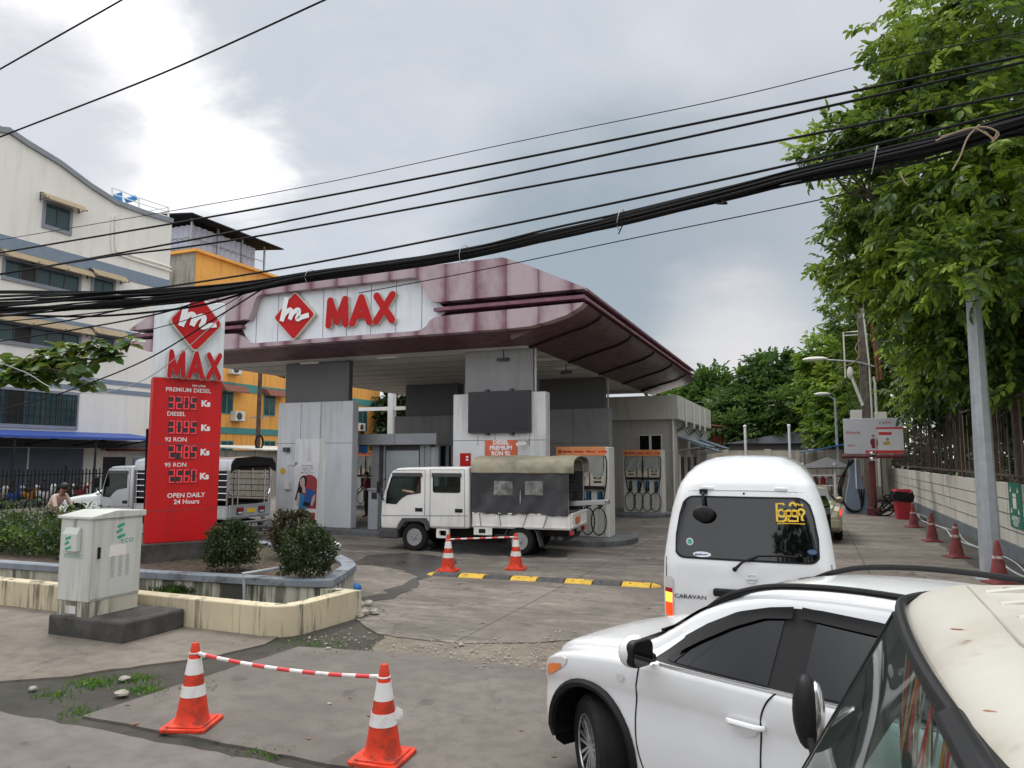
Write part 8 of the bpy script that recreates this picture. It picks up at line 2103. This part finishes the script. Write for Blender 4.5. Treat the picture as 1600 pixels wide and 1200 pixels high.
for k in range(46): x = rs.uniform(-3.3, 1.05); P, rr = limb((x, rs.uniform(-.3, .3), -.02), (x + rs.uniform(-.2, .2), rs.uniform(-.4, .4), rs.uniform(.35, .7)), .014, .005, rs, 5, .05); m.tube(P, rr, 4)
ob('stem', m, 'twig', t)
def tuft(u, v, n, h, label, z=-.02, sp=.12, lm='leaf_weed', i=0):
    rs = np.random.RandomState(int(u + v)); P = np.stack([rs.normal(0, sp, n), rs.normal(0, sp * .7, n), np.zeros(n)], 1); D = rs.normal(0, .55, (n, 3)); D[:, 2] = np.abs(D[:, 2]) + .45
    o = leaf_cloud('weed_tuft', P, D, rs.normal(0, 1, (n, 3)), rs.uniform(.4, 1.1, n) * h, rs.uniform(.008, .018, n) * (2 if lm != 'leaf_weed' else 1.3), lm, None, (0, 0, 0), int(u)); o.location = (*gp(u, v), z)
    tag(o, label, 'weeds', 'weed tufts in the dirt strip')
tuft(148, 1066, 170, .06, 'largest weed tuft in the roadside dirt under the cabinet'); tuft(232, 1076, 150, .055, 'weed tuft between the stones near the left cone'); tuft(88, 1083, 110, .04, 'low weed patch at the roadside dirt left'); tuft(410, 1177, 70, .045, 'small weed in the slab gap between both cones'); tuft(218, 1058, 120, .05, 'small weed behind the flat roadside stone')
tuft(270, 948, 240, .16, 'green weeds growing out of the plinth beside low wall', .2, .14, 'leaf_hedge'); tuft(497, 1006, 260, .035, 'mossy weeds at the foot of low wall corner', -.02, .28); tuft(312, 843 + 232, 60, .05, 'tiny weed behind the left front cone'); tuft(125, 1112, 60, .05, 'thin weed at the road slab joint')
def grassy():
    rs = np.random.RandomState(77); n = 900; P = np.stack([rs.uniform(-10.6, -8.6, n), rs.uniform(9.6, 12.2, n), np.full(n, .43)], 1); D = rs.normal(0, .6, (n, 3)); D[:, 2] = np.abs(D[:, 2]) + .3
    tag(leaf_cloud('grass', P, D, rs.normal(0, 1, (n, 3)), rs.uniform(.02, .06, n), .008, 'leaf_weed', None, (0, 0, 0), 78), 'sparse grass on the planter soil by the sign', 'grass', kind='stuff')
grassy()
def almond():
    rs = np.random.RandomState(33); Yb = 7.4; base = (-15.2, 7.6, 0); t = thing('almond_tree', 'broad leaved branch reaching in from the left frame edge', 'tree', base)
    m = MB(); tp = (-14.6, 7.5, 3.2); P, r = limb(base, tp, .14, .07, rs, 6, .01); m.tube(P, r, 8)
    ends = [pt(u, v, Yb + dy) for u, v, dy in ((200, 535, .3), (175, 560, .2), (150, 532, .0), (120, 575, -.2), (80, 560, 0), (60, 600, .2), (15, 590, -.1), (140, 598, .3), (20, 560, .3), (100, 540, .2), (165, 545, .1))]
    Ps, Ds, Us = [], [], []
    hub = pt(20, 580, Yb)
    P, r = limb(tp, hub, .05, .03, rs, 6, .02); m.tube(P, r, 6)
    for e in ends:
        P, r = limb(hub, e, .016, .006, rs, 7, .03); m.tube(P, r, 5)
        for q in P[2:]:
            k = 8 if q is not P[-1] else 15
            for _ in range(k):
                a = rs.uniform(0, 6.28); d = np.array([math.cos(a), math.sin(a) * .8, rs.uniform(-.65, .3)]); Ps.append(np.array(q) + rs.normal(0, .025, 3)); Ds.append(d); Us.append(np.array([0, -.3, 1]) + rs.normal(0, .4, 3))
    Ps, Ds, Us = map(np.array, (Ps, Ds, Us)); n = len(Ps); L = rs.uniform(.15, .29, n)
    leaf_cloud('crown', Ps, Ds, Us, L, L * .58, 'leaf_almond', t, base, 34, .1); ob('trunk', m, 'bark', t, w=base)
almond()

# ------------------------------------------------------------------ overhead cables
def cable(label, pts, Y, r, name='overhead_cable', mm='cable_black', y2=None, e0=True):
    P = [pt(u, v, Y + ((y2 - Y) * i / (len(pts) - 1) if y2 is not None else 0)) for i, (u, v) in enumerate(pts)]
    P = smooth_line(P, 8); a, b, c, d_ = Vector(P[0]), Vector(P[2]), Vector(P[-1]), Vector(P[-3])
    P = ([tuple(a + (a - b).normalized() * 12)] if e0 else []) + P + ([tuple(c + (c - d_).normalized() * 12)] if e0 else [])
    return tag(ob(name, MB().tube(P, r, 6), mm), label, 'cable', 'overhead cables')
cable('topmost long cable passing over the right hand trees', [(0, 395), (265, 350), (500, 308), (800, 250), (1200, 170), (1600, 87)], 5.6, .0105)
cable('second long cable from the top, just below the topmost', [(0, 429), (266, 381), (450, 345), (800, 273), (1200, 187), (1600, 97)], 5.6, .0105)
cable('third long cable from the top crossing above the canopy', [(0, 428), (176, 400), (283, 387), (450, 361), (800, 297), (1200, 223), (1600, 144)], 5.55, .010)
cable('lowest single cable running just above the thick bundle', [(0, 476), (200, 456), (450, 418), (800, 350), (1200, 265), (1600, 170)], 5.5, .010)
cable('very thin cable above the topmost thick one', [(-60, 385), (265, 330), (500, 287), (800, 223), (1130, 155), (1366, 98), (1600, 50)], 6.5, .0045)
cable('very thin cable under the bundle meeting the trees', [(560, 458), (700, 432), (810, 410), (1000, 370), (1290, 310), (1440, 270)], 5.3, .004, e0=False)
cable('short cable across the very top left corner', [(-40, 130), (0, 108), (95, 54), (190, 0), (260, -42)], 4.6, .009)
cable('long cable crossing the bright gap in the clouds', [(-60, 240), (0, 214), (250, 116), (507, 0), (640, -62)], 4.6, .009)
BC = [(-80, 485), (0, 480), (150, 472), (300, 462), (400, 446), (490, 431), (700, 402), (860, 368), (970, 343), (1130, 304), (1260, 272), (1450, 229), (1600, 194), (1700, 172)]
rs = np.random.RandomState(51); t = thing('cable_bundle', 'thick sagging bundle of black cables across the whole view', 'cable bundle', (0, 5.4, 4.2)); w = (0, 5.4, 4.2)
m = MB()
for k in range(27):
    a = rs.uniform(0, 6.28); q = rs.uniform(0, 1) ** .5; P = []
    fan = rs.uniform(-1, 1)
    for i, (u, v) in enumerate(BC):
        rr = [22, 20, 20, 15, 9, 7.5, 8.5, 8.5, 9, 11, 11, 12, 13, 13][i]; tw = a + i * .25
        du = 0; dv = q * rr * math.sin(tw) + rs.normal(0, 1.6) + (fan * [18, 15, 9, 4, 1][i] if i < 5 else 0) + (rs.normal(0, 5) if i >= 10 else 0)
        P.append(pt(u, v + dv, 5.4 + q * .07 * math.cos(tw)))
    m.tube(smooth_line(P, 5), rs.uniform(.007, .0135), 5)
ob('strands', m, 'cable_black', t, w=w, weld=False)
for u, v, r in ((340 + 145, 432, .06), (970, 343, .075), (725, 397, .07), (1366, 250, .09)): ob('wire_tie', MB().tube([(x, y, z) for x, y, z in [(pt(u, v, 5.4)[0] + .02 * math.sin(a), 5.4 + r * math.cos(a) * 1.2, pt(u, v, 5.4)[2] + r * math.sin(a) * 1.0) for a in np.linspace(0, 6.28, 18)[:-1]]], .0035, 5, True), 'pipe_pvc', t, w=w)
ob('loose_tail', MB().tube(smooth_line([pt(968, 338, 5.33), pt(972, 352, 5.32), pt(966, 366, 5.32)], 4), .005, 5).tube(smooth_line([pt(1120, 318, 5.33), pt(1136, 318, 5.3), pt(1128, 314, 5.3)], 4), .008, 5), 'cable_black', t, w=w)
for i, (lab, pts_, r) in enumerate((('cable fanning out lowest toward the left frame edge', [(490, 432), (345, 462), (240, 492), (105, 517), (0, 533), (-80, 545)], .009), ('cable fanning out just above the lowest one at left', [(490, 434), (340, 455), (240, 473), (105, 501), (0, 516), (-80, 526)], .009), ('thin cable slanting behind the pylon badge to the left edge', [(395, 450), (330, 487), (240, 514), (120, 545), (0, 571), (-80, 585)], .005), ('cable dropping steeply across the pylon letters', [(420, 445), (345, 492), (240, 556), (150, 595), (60, 625), (-60, 655)], .008))):
    cable(lab, pts_, 5.35, r, y2=6.2, e0=False)
cable('pale slack wire looping under the broad leaved branch', [(-20, 560), (40, 582), (80, 605), (130, 614), (170, 612), (240, 585), (330, 510), (390, 450)], 6.4, .006, mm='pipe_pvc', e0=False)
t = thing('dry_vine', 'dry brown vine stems caught on the cable bundle', 'vine', pt(1510, 205, 5.3)); w = tuple(t.location)
for k, pts_ in enumerate(([(1462, 220), (1490, 208), (1520, 200), (1545, 212), (1552, 220)], [(1530, 195), (1512, 215), (1500, 245), (1488, 266)], [(1470, 214), (1530, 198), (1560, 208), (1550, 222)], [(1538, 205), (1552, 216), (1558, 206)], [(1406, 268), (1412, 282), (1420, 290)])): ob('vine_stem', MB().tube(smooth_line([pt(u, v, 5.28) for u, v in pts_], 4), .0055, 5), 'dry_vine', t, w=w)
